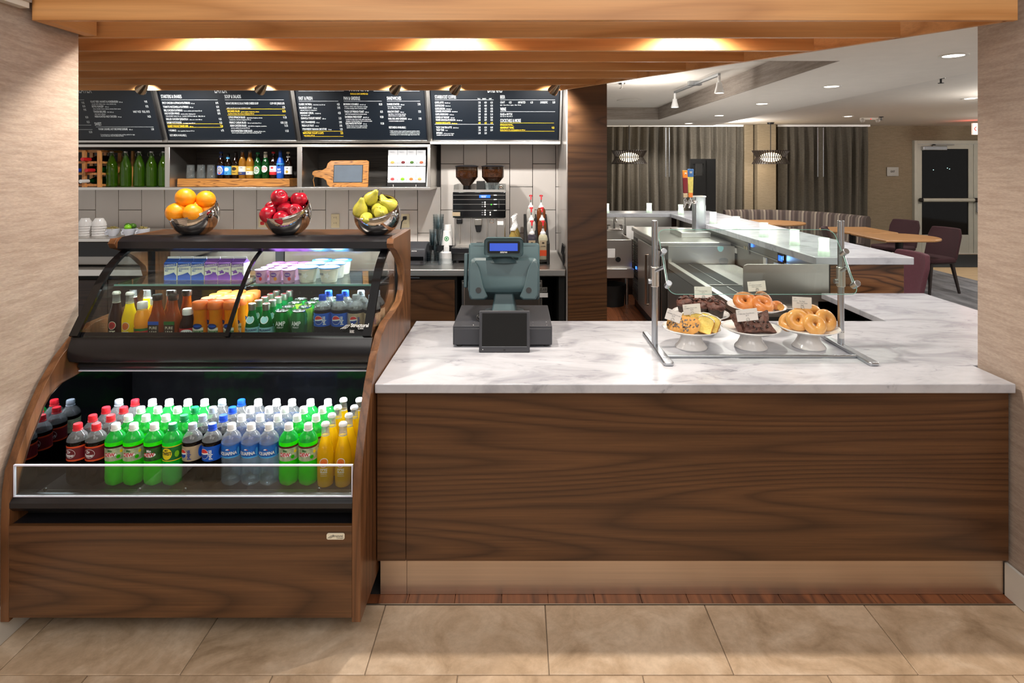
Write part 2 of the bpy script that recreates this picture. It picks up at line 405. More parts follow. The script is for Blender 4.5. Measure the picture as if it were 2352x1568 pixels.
# plain stock
plain('white_paint', 'e4ddd2', 0.85, var=0.02); plain('ceiling_shade_grey', 'd9d3c9', 0.9, var=0.02); plain('trim_white', 'dcd8cf', 0.45, var=0.02)
plain('tile_wall', 'c9c2bb', 0.16, var=0.03, vs=3); plain('grout', '2f2b29', 0.9); plain('grout_floor', '8a7a66', 0.9)
steel('steel'); steel('steel_v', 'd2cec8', 0.34, (120, 2, 2)); steel('steel_dark', 'a19d98', 0.36); steel('chrome', 'e6e4e2', 0.06, (3, 3, 3), 0.02)
steel('kick_steel', 'dcc6b0', 0.42, (1.5, 1.5, 140), 0.06); steel('alu', 'b9bdc2', 0.3, (60, 60, 2), 0.05); steel('mirror_black', '8a8e94', 0.03, (2, 2, 2), 0.05)
steel('bowl_steel', 'd2cfcb', 0.045, (2, 2, 2), 0.02); steel('brushed_warm', 'b5a79a', 0.3, (3, 3, 120))
plain('black_gloss', '0d0d0f', 0.12, var=0.2); plain('black', '121214', 0.4, var=0.2); plain('black_satin', '1b1b1f', 0.28, var=0.12); plain('black_matte', '161513', 0.75, var=0.1)
plain('charcoal', '3c3d42', 0.5, var=0.05, bump=0.05, bs=900); plain('pos_teal', '42595e', 0.42, var=0.04, bump=0.05, bs=900); plain('pos_light', '8aa4a8', 0.4, var=0.03)
plain('pos_dark', '3a4f54', 0.45, var=0.04); plain('screen_off', '0a0806', 0.1, var=0.3)
plain('lcd_blue', '2c46a0', 0.25, emit='3a5ad0', es=0.55); plain('lcd_bright', '1040d0', 0.3, emit='2b6cff', es=1.6); plain('led_green', '20c020', 0.3, emit='50ff40', es=2.0)
plain('ceramic', 'eceae8', 0.12, var=0.015, coat=0.3); plain('ceramic_cool', 'dfe3ee', 0.12, var=0.02, coat=0.3); plain('paper_white', 'efedea', 0.7, var=0.02); plain('card', 'e8e2de', 0.65, var=0.02)
plain('ink', '2a2a2a', 0.7); plain('ink_grey', '77777c', 0.7); plain('white', 'f2f2f0', 0.35, var=0.02); plain('cap_white', 'eeeeec', 0.35, var=0.02); plain('ivory', 'd8cba8', 0.4, var=0.03)
plain('red', 'd02028', 0.3, var=0.04); plain('cap_red', 'd8202c', 0.33, var=0.04); plain('cap_blue', '1148c8', 0.33, var=0.04); plain('cap_grey', '9ba3ac', 0.35, var=0.04); plain('cap_green', '12874a', 0.33, var=0.04); plain('cap_orange', 'e47434', 0.35, var=0.04); plain('cap_black', '1a1512', 0.35)
plain('menu_black', '10171f', 0.36, var=0.10, vs=3); plain('menu_white', 'ccd2d4', 0.6, var=0.02); plain('menu_yellow', 'f0cc28', 0.6, var=0.03)
plain('lab_blue', '1257c0', 0.35, var=0.05); plain('lab_maroon', '6a1620', 0.35, var=0.06); plain('lab_orange', 'e05020', 0.4); plain('lab_green', '2d5a22', 0.35, var=0.5, vs=60); plain('lab_green2', '1d6b2c', 0.35, var=0.3, vs=40); plain('lab_silver', 'a9b58e', 0.35, var=0.4, vs=70); plain('lab_yellow', 'f2d820', 0.4); plain('lab_champagne', 'cdb898', 0.3, metal=0.4, var=0.08); plain('lab_aqua', '1d5fae', 0.3, var=0.35, vs=25); plain('lab_aqua2', '4aa0d8', 0.3, var=0.2, vs=30); plain('lab_navy', '1c3570', 0.4); plain('lab_brown', '2a1c14', 0.4); plain('lab_teal', '9fd6dc', 0.35, var=0.06); plain('lab_cream', 'e8e2cc', 0.5); plain('lab_red', 'c4242c', 0.4); plain('lab_gold', 'caa640', 0.35, metal=0.3); plain('globe_red', 'e03a34', 0.35); plain('globe_blue', '1a449a', 0.35)
plain('carton_cream', 'e6e2d4', 0.5, var=0.03); plain('carton_blue', '2b52a8', 0.5, var=0.08); plain('carton_purple', '7d4ea8', 0.5, var=0.12, vs=40)
plain('foil_purple', '8a4cb0', 0.4, metal=0.0, var=0.15, vs=40); plain('foil_blue', '3f8ad8', 0.4, metal=0.0, var=0.2, vs=30); plain('yog_pink', 'd8a8cc', 0.4, var=0.05); plain('yog_cream', 'ebe6d8', 0.3, var=0.04); plain('peach', 'f0a050', 0.5); plain('berry', 'e04848', 0.5)
plain('can_green', '1f8a3c', 0.2, metal=0.7, var=0.2, vs=15); plain('can_lime', '8fb838', 0.25, metal=0.5, var=0.3, vs=25); plain('can_top', 'c8ccca', 0.2, metal=1.0)
liquid('cola', '0e0604', 0.25); liquid('dew', '3fe010', 0.5); liquid('dew2', '18c838', 0.5); liquid('izze_y', 'e4bc14', 0.5, 0.15); liquid('izze_l', 'f0d818', 0.5); liquid('izze_d', '2c0c10', 0.3, 0.1); liquid('juice', 'f8a818', 0.5); liquid('apple', 'f0b83c', 0.4, 0.35); liquid('tea', 'a8540c', 0.45, 0.45); liquid('grape', '240a10', 0.3); liquid('pelle', '128a48', 0.4, 0.4); liquid('green_glass', '7cb824', 0.4, 0.84, 1.6, 0.02); liquid('beer_brown', '1c0e06', 0.3, 0.15); liquid('beer_amber', 'c88a28', 0.4, 0.4); liquid('beer_green', '0f4a1e', 0.3, 0.2); liquid('syrup', 'd8c070', 0.4, 0.35); liquid('sauce_w', 'd8d4cc', 0.4); liquid('sauce_d', '4a4650', 0.3); liquid('sauce_b', '8a4a26', 0.4); liquid('sauce_c', 'e6e0c0', 0.4); glass('cup_clear', 'f2f5f6', 0.05, 1.45, edge='c4ccd0')
glass('clear', 'ffffff', 0.0, 1.45); glass('pane', 'f2f8f5', 0.0, 1.5); liquid('bottle_clear', 'd8dada', 0.5, 0.80, 1.5); liquid('bottle_green', '38c864', 0.55, 0.5); liquid('water', 'e6eff4', 0.5, 0.88, 1.6); liquid('tumbler', 'f0f4f4', 0.5, 0.93, 1.7); glass('hopper', 'b4a494', 0.02, 1.45, edge='4b423a'); glass('case_glass', 'e6f0ec', 0.0, 1.5)
plain('glass_edge', '7fb0a8', 0.15); plain('acrylic_edge', 'd8d8ea', 0.2, var=0.02)
plain('beans', '6e4c32', 0.7, var=0.6, vs=120, bump=0.6, bs=150)
plain('orange', 'f59a12', 0.38, var=0.06, vs=14, bump=0.25, bs=260, sss=0.1); plain('lime', '7fc81e', 0.35, var=0.15, bump=0.2, bs=200); plain('lime_dark', '3f6a14', 0.35, var=0.15, bump=0.2, bs=200); plain('stem', '4a3218', 0.8)
def fruit(name, stops, vs, rough, spots=None):
    m, nt, bs_ = newm(name)
    n = nn(nt, 'ShaderNodeTexNoise', {'Vector': coords(nt, 'Object', (1, 1, 0.5)), 'Scale': vs, 'Detail': 4, 'Roughness': 0.6})
    c = ramp(nt, n.outputs[0], stops)
    if spots:
        v = nn(nt, 'ShaderNodeTexNoise', {'Vector': coords(nt), 'Scale': 160, 'Detail': 1}); q = ramp(nt, v.outputs[0], [(0.66, (1, 1, 1, 1)), (0.72, H(spots))])
        c = nn(nt, 'ShaderNodeMix', {0: 0.6, 6: c, 7: q}, data_type='RGBA', blend_type='MULTIPLY').outputs[2]
    nt.links.new(c, bs_.inputs['Base Color']); bs_.inputs['Roughness'].default_value = rough; bs_.inputs['Coat Weight'].default_value = 0.2
fruit('apple_red', [(0.32, H('6c0619')), (0.5, H('a20c26')), (0.72, H('c42434'))], 22, 0.22); fruit('pear', [(0.3, H('a4a632')), (0.55, H('beb848')), (0.75, H('cabb54'))], 14, 0.38, 'a89a40')
def food(name, stops, vs, rough, bump=0.5, bs2=80, coat=0.0):
    m, nt, bs_ = newm(name)
    n = nn(nt, 'ShaderNodeTexNoise', {'Vector': coords(nt), 'Scale': vs, 'Detail': 5, 'Roughness': 0.6}); nt.links.new(ramp(nt, n.outputs[0], stops), bs_.inputs['Base Color'])
    k = nn(nt, 'ShaderNodeTexNoise', {'Vector': coords(nt), 'Scale': bs2, 'Detail': 4}); b = nn(nt, 'ShaderNodeBump', {'Height': k.outputs[0], 'Strength': bump, 'Distance': 0.004}); nt.links.new(b.outputs[0], bs_.inputs['Normal'])
    bs_.inputs['Roughness'].default_value = rough; bs_.inputs['Coat Weight'].default_value = coat
food('bagel_brown', [(0.3, H('a8602c')), (0.5, H('bd7438')), (0.7, H('cc8a4c'))], 18, 0.36, 0.12, 60, 0.15); food('bagel_plain', [(0.3, H('cf8a3c')), (0.5, H('dca058')), (0.7, H('e8b878'))], 14, 0.3, 0.08, 50, 0.3)
food('chocolate', [(0.3, H('38201a')), (0.5, H('5a3830')), (0.7, H('70483c'))], 45, 0.5, 0.9, 90); food('muffin_wrap', [(0.3, H('241712')), (0.7, H('3a2820'))], 20, 0.45, 0.3, 120); food('chip', [(0.3, H('1e1210')), (0.7, H('3a241c'))], 60, 0.35, 0.3)
food('cookie', [(0.3, H('b07a38')), (0.5, H('c48d48')), (0.7, H('d29c58'))], 40, 0.75, 0.8, 120); food('cake', [(0.3, H('e8c860')), (0.7, H('f4dc84'))], 40, 0.85, 0.7, 180); food('cake_crust', [(0.3, H('c88a34')), (0.7, H('dca04c'))], 30, 0.8, 0.4, 120); food('icing', [(0.3, H('f0e6d0')), (0.7, H('fbf6ea'))], 20, 0.4, 0.2, 60)
plain('sugar_mix', 'a8985a', 0.8, var=0.6, vs=160, bump=1.0, bs=200)
plain('maroon', '35181e', 0.85, var=0.10, vs=60); plain('cover_black', '060606', 0.5, spec=0.2); plain('maroon_lit', '5a303a', 0.85, var=0.08, vs=60); plain('chair_leg', '241a18', 0.5); plain('door_frame', 'b9b9ad', 0.4, var=0.03); plain('night_glass', '030405', 0.05, var=0.5, spec=0.25); plain('mat_dark', '262a2c', 0.95, bump=0.4)
plain('plate_silver', 'a8a49c', 0.35, metal=0.8, var=0.04); plain('exit_face', 'f4efe6', 0.4, emit='ffd8c8', es=0.8); plain('exit_red', 'e02020', 0.4, emit='ff2020', es=1.2)
emis('lamp_face', 'fff6ea', 9.0); emis('lamp_warm', 'ffe0b0', 14.0); emis('led_strip', 'f0f8ff', 7.0); emis('candle_glow', 'f8fff0', 6.0); emis('pend_bulb', 'ffe2b8', 6.0); emis('dot_green', 'c8fff0', 2.0)
plain('frosted', 'e6f2e8', 0.4, emit='e8fff0', es=0.35, var=0.03); liquid('frosted_low', 'f0f6f0', 0.75, 0.25); plain('frost_white', 'dce2e4', 0.4)
plain('lamp_bronze', 'b09a80', 0.24, metal=0.85, var=0.05); plain('wire', 'b8b8b8', 0.25, metal=1.0); plain('tap_orange', 'e07a28', 0.4, var=0.1); plain('tap_yellow', 'd8c868', 0.4, var=0.15, vs=30); plain('tap_blue', '3f6ea8', 0.4); plain('tea_panel', 'f4f4f2', 0.35, emit='ffffff', es=0.75); plain('slate', '55606c', 0.6, var=0.08); plain('rubber', '242424', 0.6)
plain('blue_glow', '3060ff', 0.3, emit='3a78ff', es=3.0); plain('speckle', 'b4ada4', 0.4)
plain('lamp_dark', '2a211b', 0.5)
# ================================================================ SETTING
fl = struct(build(B().box(-4, 4, -2.5, 2.262, -0.06, -0.004), 'floor', 'grout_floor'), 'beige stone tile floor in front of the counter')
def tiles_floor(y0, y1, xs):
    for a, b in zip(xs[:-1], xs[1:]):
        q = B().box(a + .0016, b - .0016, y0 + .0016, y1 - .0016, -0.02, random.uniform(-0.0006, 0.0004))
        build(q, 'tile', 'travertine', fl, bev=.0016)
for k in range(4):
    y1 = 2.214 - .305 * k; o = -.503 if k % 2 == 0 else -.198
    tiles_floor(y1 - .305, y1, [o + .605 * i for i in range(-3, 5)])
st = struct(build(B().box(-.62, 1.9, 2.214, 2.268, -.06, -.006), 'trim_1', 'grout'), 'narrow reddish wood strip along the foot of the counter')
for i in range(14):
    build(B().box(-.6 + .179 * i, -.6 + .179 * (i + 1) - .0015, 2.217, 2.268, -.02, .0008), 'plank', 'plank_red', st, bev=.001)
build(B().box(-.6, 1.9, 2.2135, 2.2168, -.02, .0025), 'edge_strip', 'steel_dark', st)
fb = struct(build(B().box(-4.2, 2.0, 2.27, 7.95, -.06, -.006), 'floor', 'grout'), 'reddish plank floor of the aisle behind the bar')
for i in range(12):
    for j in range(3):
        y0 = 4.6 + j * 1.1 + (i % 3) * .37
        build(B().box(.30 + .1 * i, .30 + .1 * i + .098, y0, y0 + 1.098, -.02, random.uniform(-.001, .0005)), 'plank', 'plank_red', fb)
struct(build(B().box(2.02, 6.65, 2.42, 11.05, -.06, 0), 'floor', 'carpet'), 'grey streaked carpet of the dining area')
struct(build(B().box(6.65, 13, 2.42, 11.05, -.06, 0), 'floor', 'plank_light'), 'pale wood floor strip leading to the exit door')
struct(build(B().box(-1.5, 2.02, 7.95, 11.05, -.06, 0), 'floor', 'carpet'), 'grey carpet beyond the far leg of the bar')
# side walls of the opening
struct(build(B().box(-2.4, -1.81, -2.5, 2.40, -.06, 3.0), 'wall_left', 'wallpaper'), 'beige woven wallpaper wall on the left of the opening')
struct(build(B().box(1.90, 2.6, -2.5, 2.41, -.06, 3.0), 'wall_right', 'wallpaper'), 'beige woven wallpaper wall on the right of the opening')
struct(build(B().box(-1.809, -1.797, -2.5, 2.3, 0, .13), 'baseboard_left', 'trim_white', bev=.003))
struct(build(B().box(1.886, 1.899, -2.5, 2.262, 0, .13), 'baseboard_right', 'trim_white', bev=.003))
for nm, a, b, c in (('left', -2.1, -1.772, -1.79), ('right', 1.862, 2.2, 1.88)):
    struct(build(B().box(a, b, -2.4, 2.125, 2.26, 3.0), 'wall_upper_' + nm, 'wallpaper_grey'), 'wallpapered bulkhead above the %s side of the opening' % nm)
    struct(build(B().box(a, b - .004 if nm == 'left' else b + .0, -2.4, 2.118, 2.238, 2.26), 'trim_2', 'trim_white'), 'white strip under the %s bulkhead' % nm)
# tiled back wall
wb = struct(build(B().box(-4.6, .36, 5.125, 5.25, -.06, 2.6), 'wall_back', 'grout'), 'wall tiled in tall glossy pale tiles with dark joints')
k0 = -3.701 - .2015 * 3
for i in range(24):
    a = k0 + .2015 * i + .0022; b = min(a + .2015 - .0044, .352)
    if b - a < .02: continue
    top = 1.50 if b < -.68 else 1.9
    z = 1.682 - (.202 if i % 2 else 0) - .404 * 4
    while z < top:
        z0, z1 = max(z + .0022, .905), min(z + .4018, top)
        if z1 - z0 > .02: build(B().box(a, b, 5.105, 5.13, z0, z1), 'tile', 'tile_wall', wb, bev=.002)
        z += .404
struct(build(B().box(.352, .358, 4.24, 5.13, 0, 2.6), 'wall_return', 'tile_wall'), 'narrow pale side return beside the walnut pillar')
struct(build(B().box(.3585, .64, 4.2, 5.25, -.06, 2.6), 'wall_pillar', 'walnut'), 'tall walnut clad pillar between coffee counter and bar')
# ceilings
struct(build(B().box(-4.6, 3.08, 2.5, 9.2, 2.47, 2.6), 'ceiling', 'white_paint'), 'white raised tray ceiling over the bar')
poly = [(1.63, 2.41), (3.08, 2.41), (3.08, 9.2), (-1.0, 9.2), (-1.0, 8.07), (1.95, 8.07), (1.95, 3.53), (.77, 3.53)]
b = B()
for q in ([(1.63, 2.41), (3.08, 2.41), (3.08, 3.53), (.77, 3.53)], [(1.95, 3.53), (3.08, 3.53), (3.08, 9.2), (1.95, 9.2)], [(-1.0, 8.07), (1.95, 8.07), (1.95, 9.2), (-1.0, 9.2)]):
    b.prism(q, 'z', 2.30, 2.469)
struct(build(b, 'ceiling', 'white_paint'), 'lower white soffit ring around the tray ceiling')
b = B().box(1.938, 1.949, 3.53, 8.07, 2.301, 2.469).box(-1.0, 1.938, 8.058, 8.069, 2.301, 2.469).box(.77, 1.938, 3.531, 3.542, 2.301, 2.469)
struct(build(b, 'trim_3', 'wallpaper_grey'), 'grey woven band lining the raised tray ceiling')
b = B().box(3.081, 13, 2.41, 11.05, 2.42, 2.6).box(-1.5, 3.081, 9.2, 11.05, 2.42, 2.6)
struct(build(b, 'ceiling', 'ceiling_shade_grey'), 'far dining ceiling with shadow put into its grey colour')  # shadow over the far ceiling is put into its greyer colour
# far wall with pier
struct(build(B().box(-1.5, 7.47, 11.05, 11.2, -.06, 2.6).box(9.72, 13, 11.05, 11.2, -.06, 2.6).box(7.47, 9.72, 11.05, 11.2, 2.14, 2.6), 'wall_far', 'wallpaper_far'), 'tan wallpapered far wall behind the dining area')
b = B().box(X(1716, 10.6), X(1737, 10.6), 10.72, 11.05, 0, 2.42).box(X(1740, 10.6), X(1783, 10.6), 10.6, 11.05, 0, 2.42)
struct(build(b, 'wall_pier', 'wallpaper_far', bev=.01), 'tan wallpapered pier between the two curtains')
struct(build(B().box(6.55, 7.46, 11.035, 11.05, 0, .12), 'baseboard_far', 'trim_white'))
# glazed exit doors
dr = struct(build(B().box(7.47, 7.53, 10.98, 11.12, 0, 2.14).box(9.66, 9.72, 10.98, 11.12, 0, 2.14).box(7.53, 9.66, 10.98, 11.12, 2.075, 2.14), 'door_1', 'door_frame', bev=.005), 'pair of glazed exit doors with grey metal frames')
for i, (a, c) in enumerate(((7.535, 8.59), (8.60, 9.655))):
    b = B().box(a, a + .085, 11.0, 11.05, .01, 2.07).box(c - .085, c, 11.0, 11.05, .01, 2.07).box(a + .085, c - .085, 11.0, 11.05, 1.98, 2.07).box(a + .085, c - .085, 11.0, 11.05, .01, .36)
    lf = build(b, 'door_leaf', 'door_frame', dr, bev=.004)
    build(B().box(a + .085, c - .085, 11.02, 11.03, .36, 1.98), 'pane', 'night_glass', dr)
    pb = build(B().cyl((a + .04, 10.93, 1.02), (c - .04, 10.93, 1.02), .036, 14).box(a + .03, a + .07, 10.93, 11.0, .99, 1.05).box(c - .07, c - .03, 10.93, 11.0, .99, 1.05), 'push_bar', 'door_frame', dr)
    build(B().cyl((a + .005, 10.93, 1.02), (a + .045, 10.93, 1.02), .04, 14).cyl((c - .045, 10.93, 1.02), (c - .005, 10.93, 1.02), .04, 14), 'end_cap', 'black', pb)
build(B().box(7.60, 8.05, 10.93, 11.0, 1.955, 2.03), 'door_closer', 'alu', dr, bev=.008)
build(B().box(7.78, 8.18, 10.93, 10.95, 2.045, 2.065).box(7.78, 7.83, 10.93, 10.96, 2.02, 2.065), 'closer_arm', 'steel_dark', dr)
build(B().cyl((8.63, 10.95, .80), (8.63, 10.95, .98), .02, 10).sphere((8.63, 10.94, .80), .028, 10, 8), 'door_handle', 'alu', dr)
b = B()
for (x, y) in ((2144, 390), (2176, 386), (2181, 388)): b.sphere(tuple(at(x, y, 11.015)), .007, 8, 6)
build(b, 'night_lights', 'dot_green', dr)['kind'] = 'stuff'
# ---------------------------------------------------------------- slatted canopy
DG = lambda Y: 1.835 - (Y - 2.14) * (1.262 / 1.66)
cn = thing('slat_canopy', 'canopy of parallel maple slats hung over the counter', 'canopy', (0, 2.14, 2.2))
for k in range(8):
    Y = 2.14 + .2834 * k
    x0 = -1.785 if k < 1 else -3.7
    build(B().box(x0 if k != 1 else -3.7, DG(Y) - (.0 if k == 0 else .03), Y, Y + .024, 2.2, 2.37), 'slat', 'maple', cn, bev=.0015)
a = Vector((DG(2.166), 2.166, 0)); c = Vector((DG(4.16), 4.16, 0)); d = (c - a).normalized(); n = Vector((-d.y, d.x, 0)) * .024
if n.x > 0: n = -n
build(B().prism([(a.x, a.y), (c.x, c.y), (c.x + n.x, c.y + n.y), (a.x + n.x, a.y + n.y)], 'z', 2.2, 2.37), 'end_board', 'maple_y', cn, label='diagonal maple board closing the slat ends')
build(B().box(-1.785, -1.735, 2.166, 2.40, 2.2, 2.37), 'side_block', 'maple_y', cn)
# lamps between the second and third slat
for x in (470, 1035, 1600):
    light('SPOT', 'slat_lamp', (X(x, 2.58), 2.60, 2.33), 64, WARM, .03, aim=(X(x, 2.58), 2.54, 0), spot=148, blend=.65)
# ---------------------------------------------------------------- ceiling fittings
def downlight(x, y, zc, Y, label, e, r=.075, lampy=True):
    p = Vector((X(x, Y), Y, zc)); t = thing('downlight', label, 'ceiling light', p, 'recessed downlights in the soffit and ceiling')
    build(B().lathe([(r * .72, .002), (r * .72, -.004), (r, -.006), (r, 0)], 28, 0, T(*p), caps=False), 'ring', 'trim_white', t)
    build(B().lathe([(0, -.0025), (r * .72, -.0025)], 24, 0, T(*p)), 'lens', 'lamp_face', t)
    light('SPOT', 'downlight_beam', p + Vector((0, 0, -.03)), e, NEUT, .05, spot=140, blend=.6)
for x, y, lb in ((2190, 127, 'large recessed downlight in the soffit nearest the right wall'), (1910, 198, 'recessed downlight in the soffit, second nearest'), (1750, 238, 'recessed downlight in the soffit, third from the front'), (1652, 265, 'recessed downlight in the soffit, fourth from the front'), (1582, 283, 'farthest recessed downlight in the soffit, small')):
    Y = .633 * F / (380 - y); downlight(x, y, 2.30, Y, lb, 34)
for x, y, lb in ((2228, 226, 'bright downlight in the grey ceiling cut by the right wall'), (1948, 267, 'bright downlight in the grey ceiling above the tables')):
    Y = .753 * F / (380 - y); downlight(x, y, 2.42, Y, lb, 55)
for (x, y) in ((1640, 330), (1500, 330)):
    light('SPOT', 'dining_beam', (X(x, 10), 10.0, 2.40), 60, NEUT, .05, spot=130)
# track light
tk = thing('track_light', 'silver track light with two white spot heads on tray ceiling', 'track light', (1.7, 5.0, 2.47))
h_ = .803 - .035
pa = at(1550, 213, h_ * F / (380 - 213)); pb_ = at(1652, 172, h_ * F / (380 - 172)); pa.z = pb_.z = 2.44
build(B().tube([pa, pb_], .016, 4), 'track', 'alu', tk)
mid = (pa + pb_) / 2; build(B().box(mid.x - .06, mid.x + .06, mid.y - .03, mid.y + .03, 2.43, 2.47), 'feed_box', 'alu', tk)
for p in (pa, pb_):
    b = B().cyl((p.x, p.y, 2.43), (p.x, p.y, 2.36), .012, 10).lathe([(.022, .06), (.026, .03), (.042, -.03), (.036, -.03)], 20, 0, T(p.x, p.y, 2.31), caps=False)
    hd = build(b, 'spot_head', 'white', tk)
    build(B().lathe([(0, 0), (.036, 0)], 18, 0, T(p.x, p.y, 2.285)), 'lens', 'lamp_face', hd)
    light('SPOT', 'track_beam', (p.x, p.y, 2.27), 60, NEUT, .03, spot=110)
Y = .803 * F / (380 - 230)
sp = build(B().lathe([(0, -.004), (.13, -.006), (.15, -.008), (.15, 0)], 32), 'ceiling_speaker', 'ceiling_shade_grey', loc=None); sp.location = (X(1445, Y), Y, 2.469)
tag(sp, 'flat round speaker grille in the white tray ceiling', 'speaker')
def sprinkler(x, y, z, lb, m='wire'):
    Y = (z - ZC) * F / (380 - y); t = thing('sprinkler', lb, 'sprinkler', (X(x, Y), Y, z))
    p = t.location
    build(B().lathe([(.035, 0), (.03, -.01), (.012, -.012)], 16, 0, T(*p)), 'escutcheon', m, t)
    build(B().cyl((p.x, p.y, z - .01), (p.x, p.y, z - .045), .008, 8).lathe([(.022, -.05), (.022, -.046), (0, -.046)], 12, 0, T(*p)), 'head', m, t)
sprinkler(1428, 191, 2.469, 'small chrome sprinkler head on the tray ceiling')
sprinkler(2161, 178, 2.42, 'small dark sprinkler head at the soffit edge', 'black')
sprinkler(2024, 268, 2.42, 'small sprinkler head beside the emergency light', 'black')
Y = 9.2
el = thing('emergency_light', 'emergency light unit with two heads under grey ceiling', 'emergency light', (X(1996, Y), Y, 2.42))
p = el.location; build(B().box(p.x - .12, p.x + .12, p.y - .05, p.y + .05, 2.385, 2.42), 'housing', 'ceiling_shade_grey', el, bev=.008)
for s in (-1, 1): build(B().sphere((p.x + s * .12, p.y - .03, 2.375), .035, 12, 8), 'lamp_head', 'speckle', el)
build(B().sphere((p.x, p.y - .05, 2.395), .008, 8, 6), 'indicator', 'exit_red', el)
# menu spot lamps
for x, lb in ((322, 'far left'), (596, 'second'), (905, 'third'), (1043, 'fourth'), (1270, 'far right')):
    Y = 3.99; p = at(x + 10, 196, Y); tip = at(x - 4, 214, Y + .05)
    t = thing('menu_spot', 'bronze cone spotlight peeping below the slats, %s of five' % lb, 'spotlight', p, 'cone spotlights lighting the menu boards')
    d = (tip - p).normalized(); M = T(*(p - d * .02)) @ d.to_track_quat('Z', 'Y').to_matrix().to_4x4()
    build(B().lathe([(0, -.01), (.014, -.008), (.022, .02), (.032, .055), (.037, .085), (.033, .085), (.02, .03), (0, .02)], 24, 0, M), 'cone', 'lamp_bronze', t)
    build(B().cyl(tuple(p), (p.x + .01, p.y, 2.469), .008, 8), 'stem', 'lamp_bronze', t)
    q = p + d * .075
    light('SPOT', 'menu_beam', q, 42, (1, .97, .93), .02, aim=(q.x - .04, 4.75, 1.72), spot=125, blend=.8)
# ================================================================ MENU BOARDS AND SHELF
MB0 = Vector((0, 4.70, Z(321, 4.70))); MB1 = Vector((0, 4.55, Z(207, 4.55))); MBD = (MB1 - MB0).normalized(); MBN = Vector((0, -MBD.z, MBD.y))
def onboard(x, y):
    """point of the sloping board plane seen at a pixel"""
    d = Vector(((x - CX) / F, 1, -(y - CY) / F)); o = Vector((0, 0, ZC)); t = (MB0 - o).dot(MBN) / d.dot(MBN); return o + d * t
def bframe(x0, x1):
    a = onboard(x0, 321); return a
Mq = Matrix((( 1, 0, 0, 0), (0, MBD.y, MBN.y, 0), (0, MBD.z, MBN.z, 0), (0, 0, 0, 1)))
def slab(xa, xb, v0, v1, d0, d1, m=0, b=None):
    b = b or B(); M = T(0, MB0.y, MB0.z) @ Mq
    return b.box(xa, xb, v0, v1, d0, d1, m, M)
PXM = 4.65 / F                                                      # metres per pixel on the boards
def lettering(lines, rules):
    w_ = B(); y_ = B()
    for (x, y, s, h, al, col, sx) in lines:
        p = onboard(x, y) + MBN * .0035; M = T(*p) @ Mq
        (y_ if col == 'y' else w_).text(s, M, h * PXM * 1.40, sx, .016, al)
    for (x0, x1, y, col) in rules:
        a = onboard(x0, y); c = onboard(x1, y); M = T(*(a + MBN * .003)) @ Mq
        (y_ if col == 'y' else w_).box(0, c.x - a.x, -.0011, .0011, 0, .0005, 0, M)
    return w_, y_
def rows(L, x, xr, items):
    """items: (y, big, small, price, col)"""
    for (y, s, t, pr, col) in items:
        sk = (y - 225) * (1190 - x) * .00029
        L.append((x + sk, y + 2.4, s, 5.0, 'l', col, .50))
        if t: L.append((x + sk + txt(s, .016)[2] * 5.0 * 1.40 * .50 + 3, y + 2.4, t, 2.6, 'l', col, .78))
        if pr: L.append((xr + (y - 225) * (1190 - xr) * .00029, y + 2.4, pr, 5.0, 'r', col, .52))
def sub(L, x, items):
    for (y, s, col) in items:
        L.append((x + (y - 225) * (1190 - x) * .00029 + 1, y + 1.8, s, 2.7, 'l', col, .80))
boards = []
L = [(212, 213, 'SUPPER EATER', 16, 'r', 'w', .45), (216, 240, '', 8, 'l', 'w', 1)]
rows(L, 207, 337, [(233, 'ROAST BEEF, HAVARTI & HORSERADISH', '540 cal', '9.95', 'w'), (244, 'BISTRO BURGER*', '490 cal', '9.75', 'w'), (256, 'TENDER BBQ RIBS', '540-1080 cal', 'HALF 14.25   FULL 19.75', 'w'), (267, 'HERB ROASTED HALF CHICKEN', '700 cal', '14.25', 'w'), (296, 'WARM CARAMEL NUT BROWNIE SUNDAE', '490 cal', '5.50', 'w')])
sub(L, 207, [(238, "served with today's soup - soup calories vary", 'w'), (249, 'sharp cheddar, bacon, lettuce, tomato, bistro sauce', 'w'), (261, 'with classic coleslaw', 'w'), (308, 'Consuming raw or undercooked meats, poultry, seafood or eggs', 'w'), (311, 'may increase your risk of foodborne illness', 'w')])
L.append((219, 288, 'SWEET', 7.8, 'l', 'w', .47))
for y, s in ((235, '9.95'), (243, '8.50'), (251, '9.95'), (268, '8.50'), (279, '8.25'), (302, '12.50')): L.append((195 + (y - 235) * .27, y + 3, s, 5, 'r', 'w', .52))
boards.append((88, 373, L, [(221, 353, 291, 'w'), (150, 194, 229, 'w'), (150, 210, 287, 'w'), (150, 213, 297, 'w')], 'menu board at the far left cut off by the wall'))
L = [(494, 213, 'EATER', 16, 'l', 'w', .43), (371, 225, 'STARTERS & SHARES', 7.8, 'l', 'w', .47), (517, 225, 'SOUP & SALADS', 7.8, 'l', 'w', .47)]
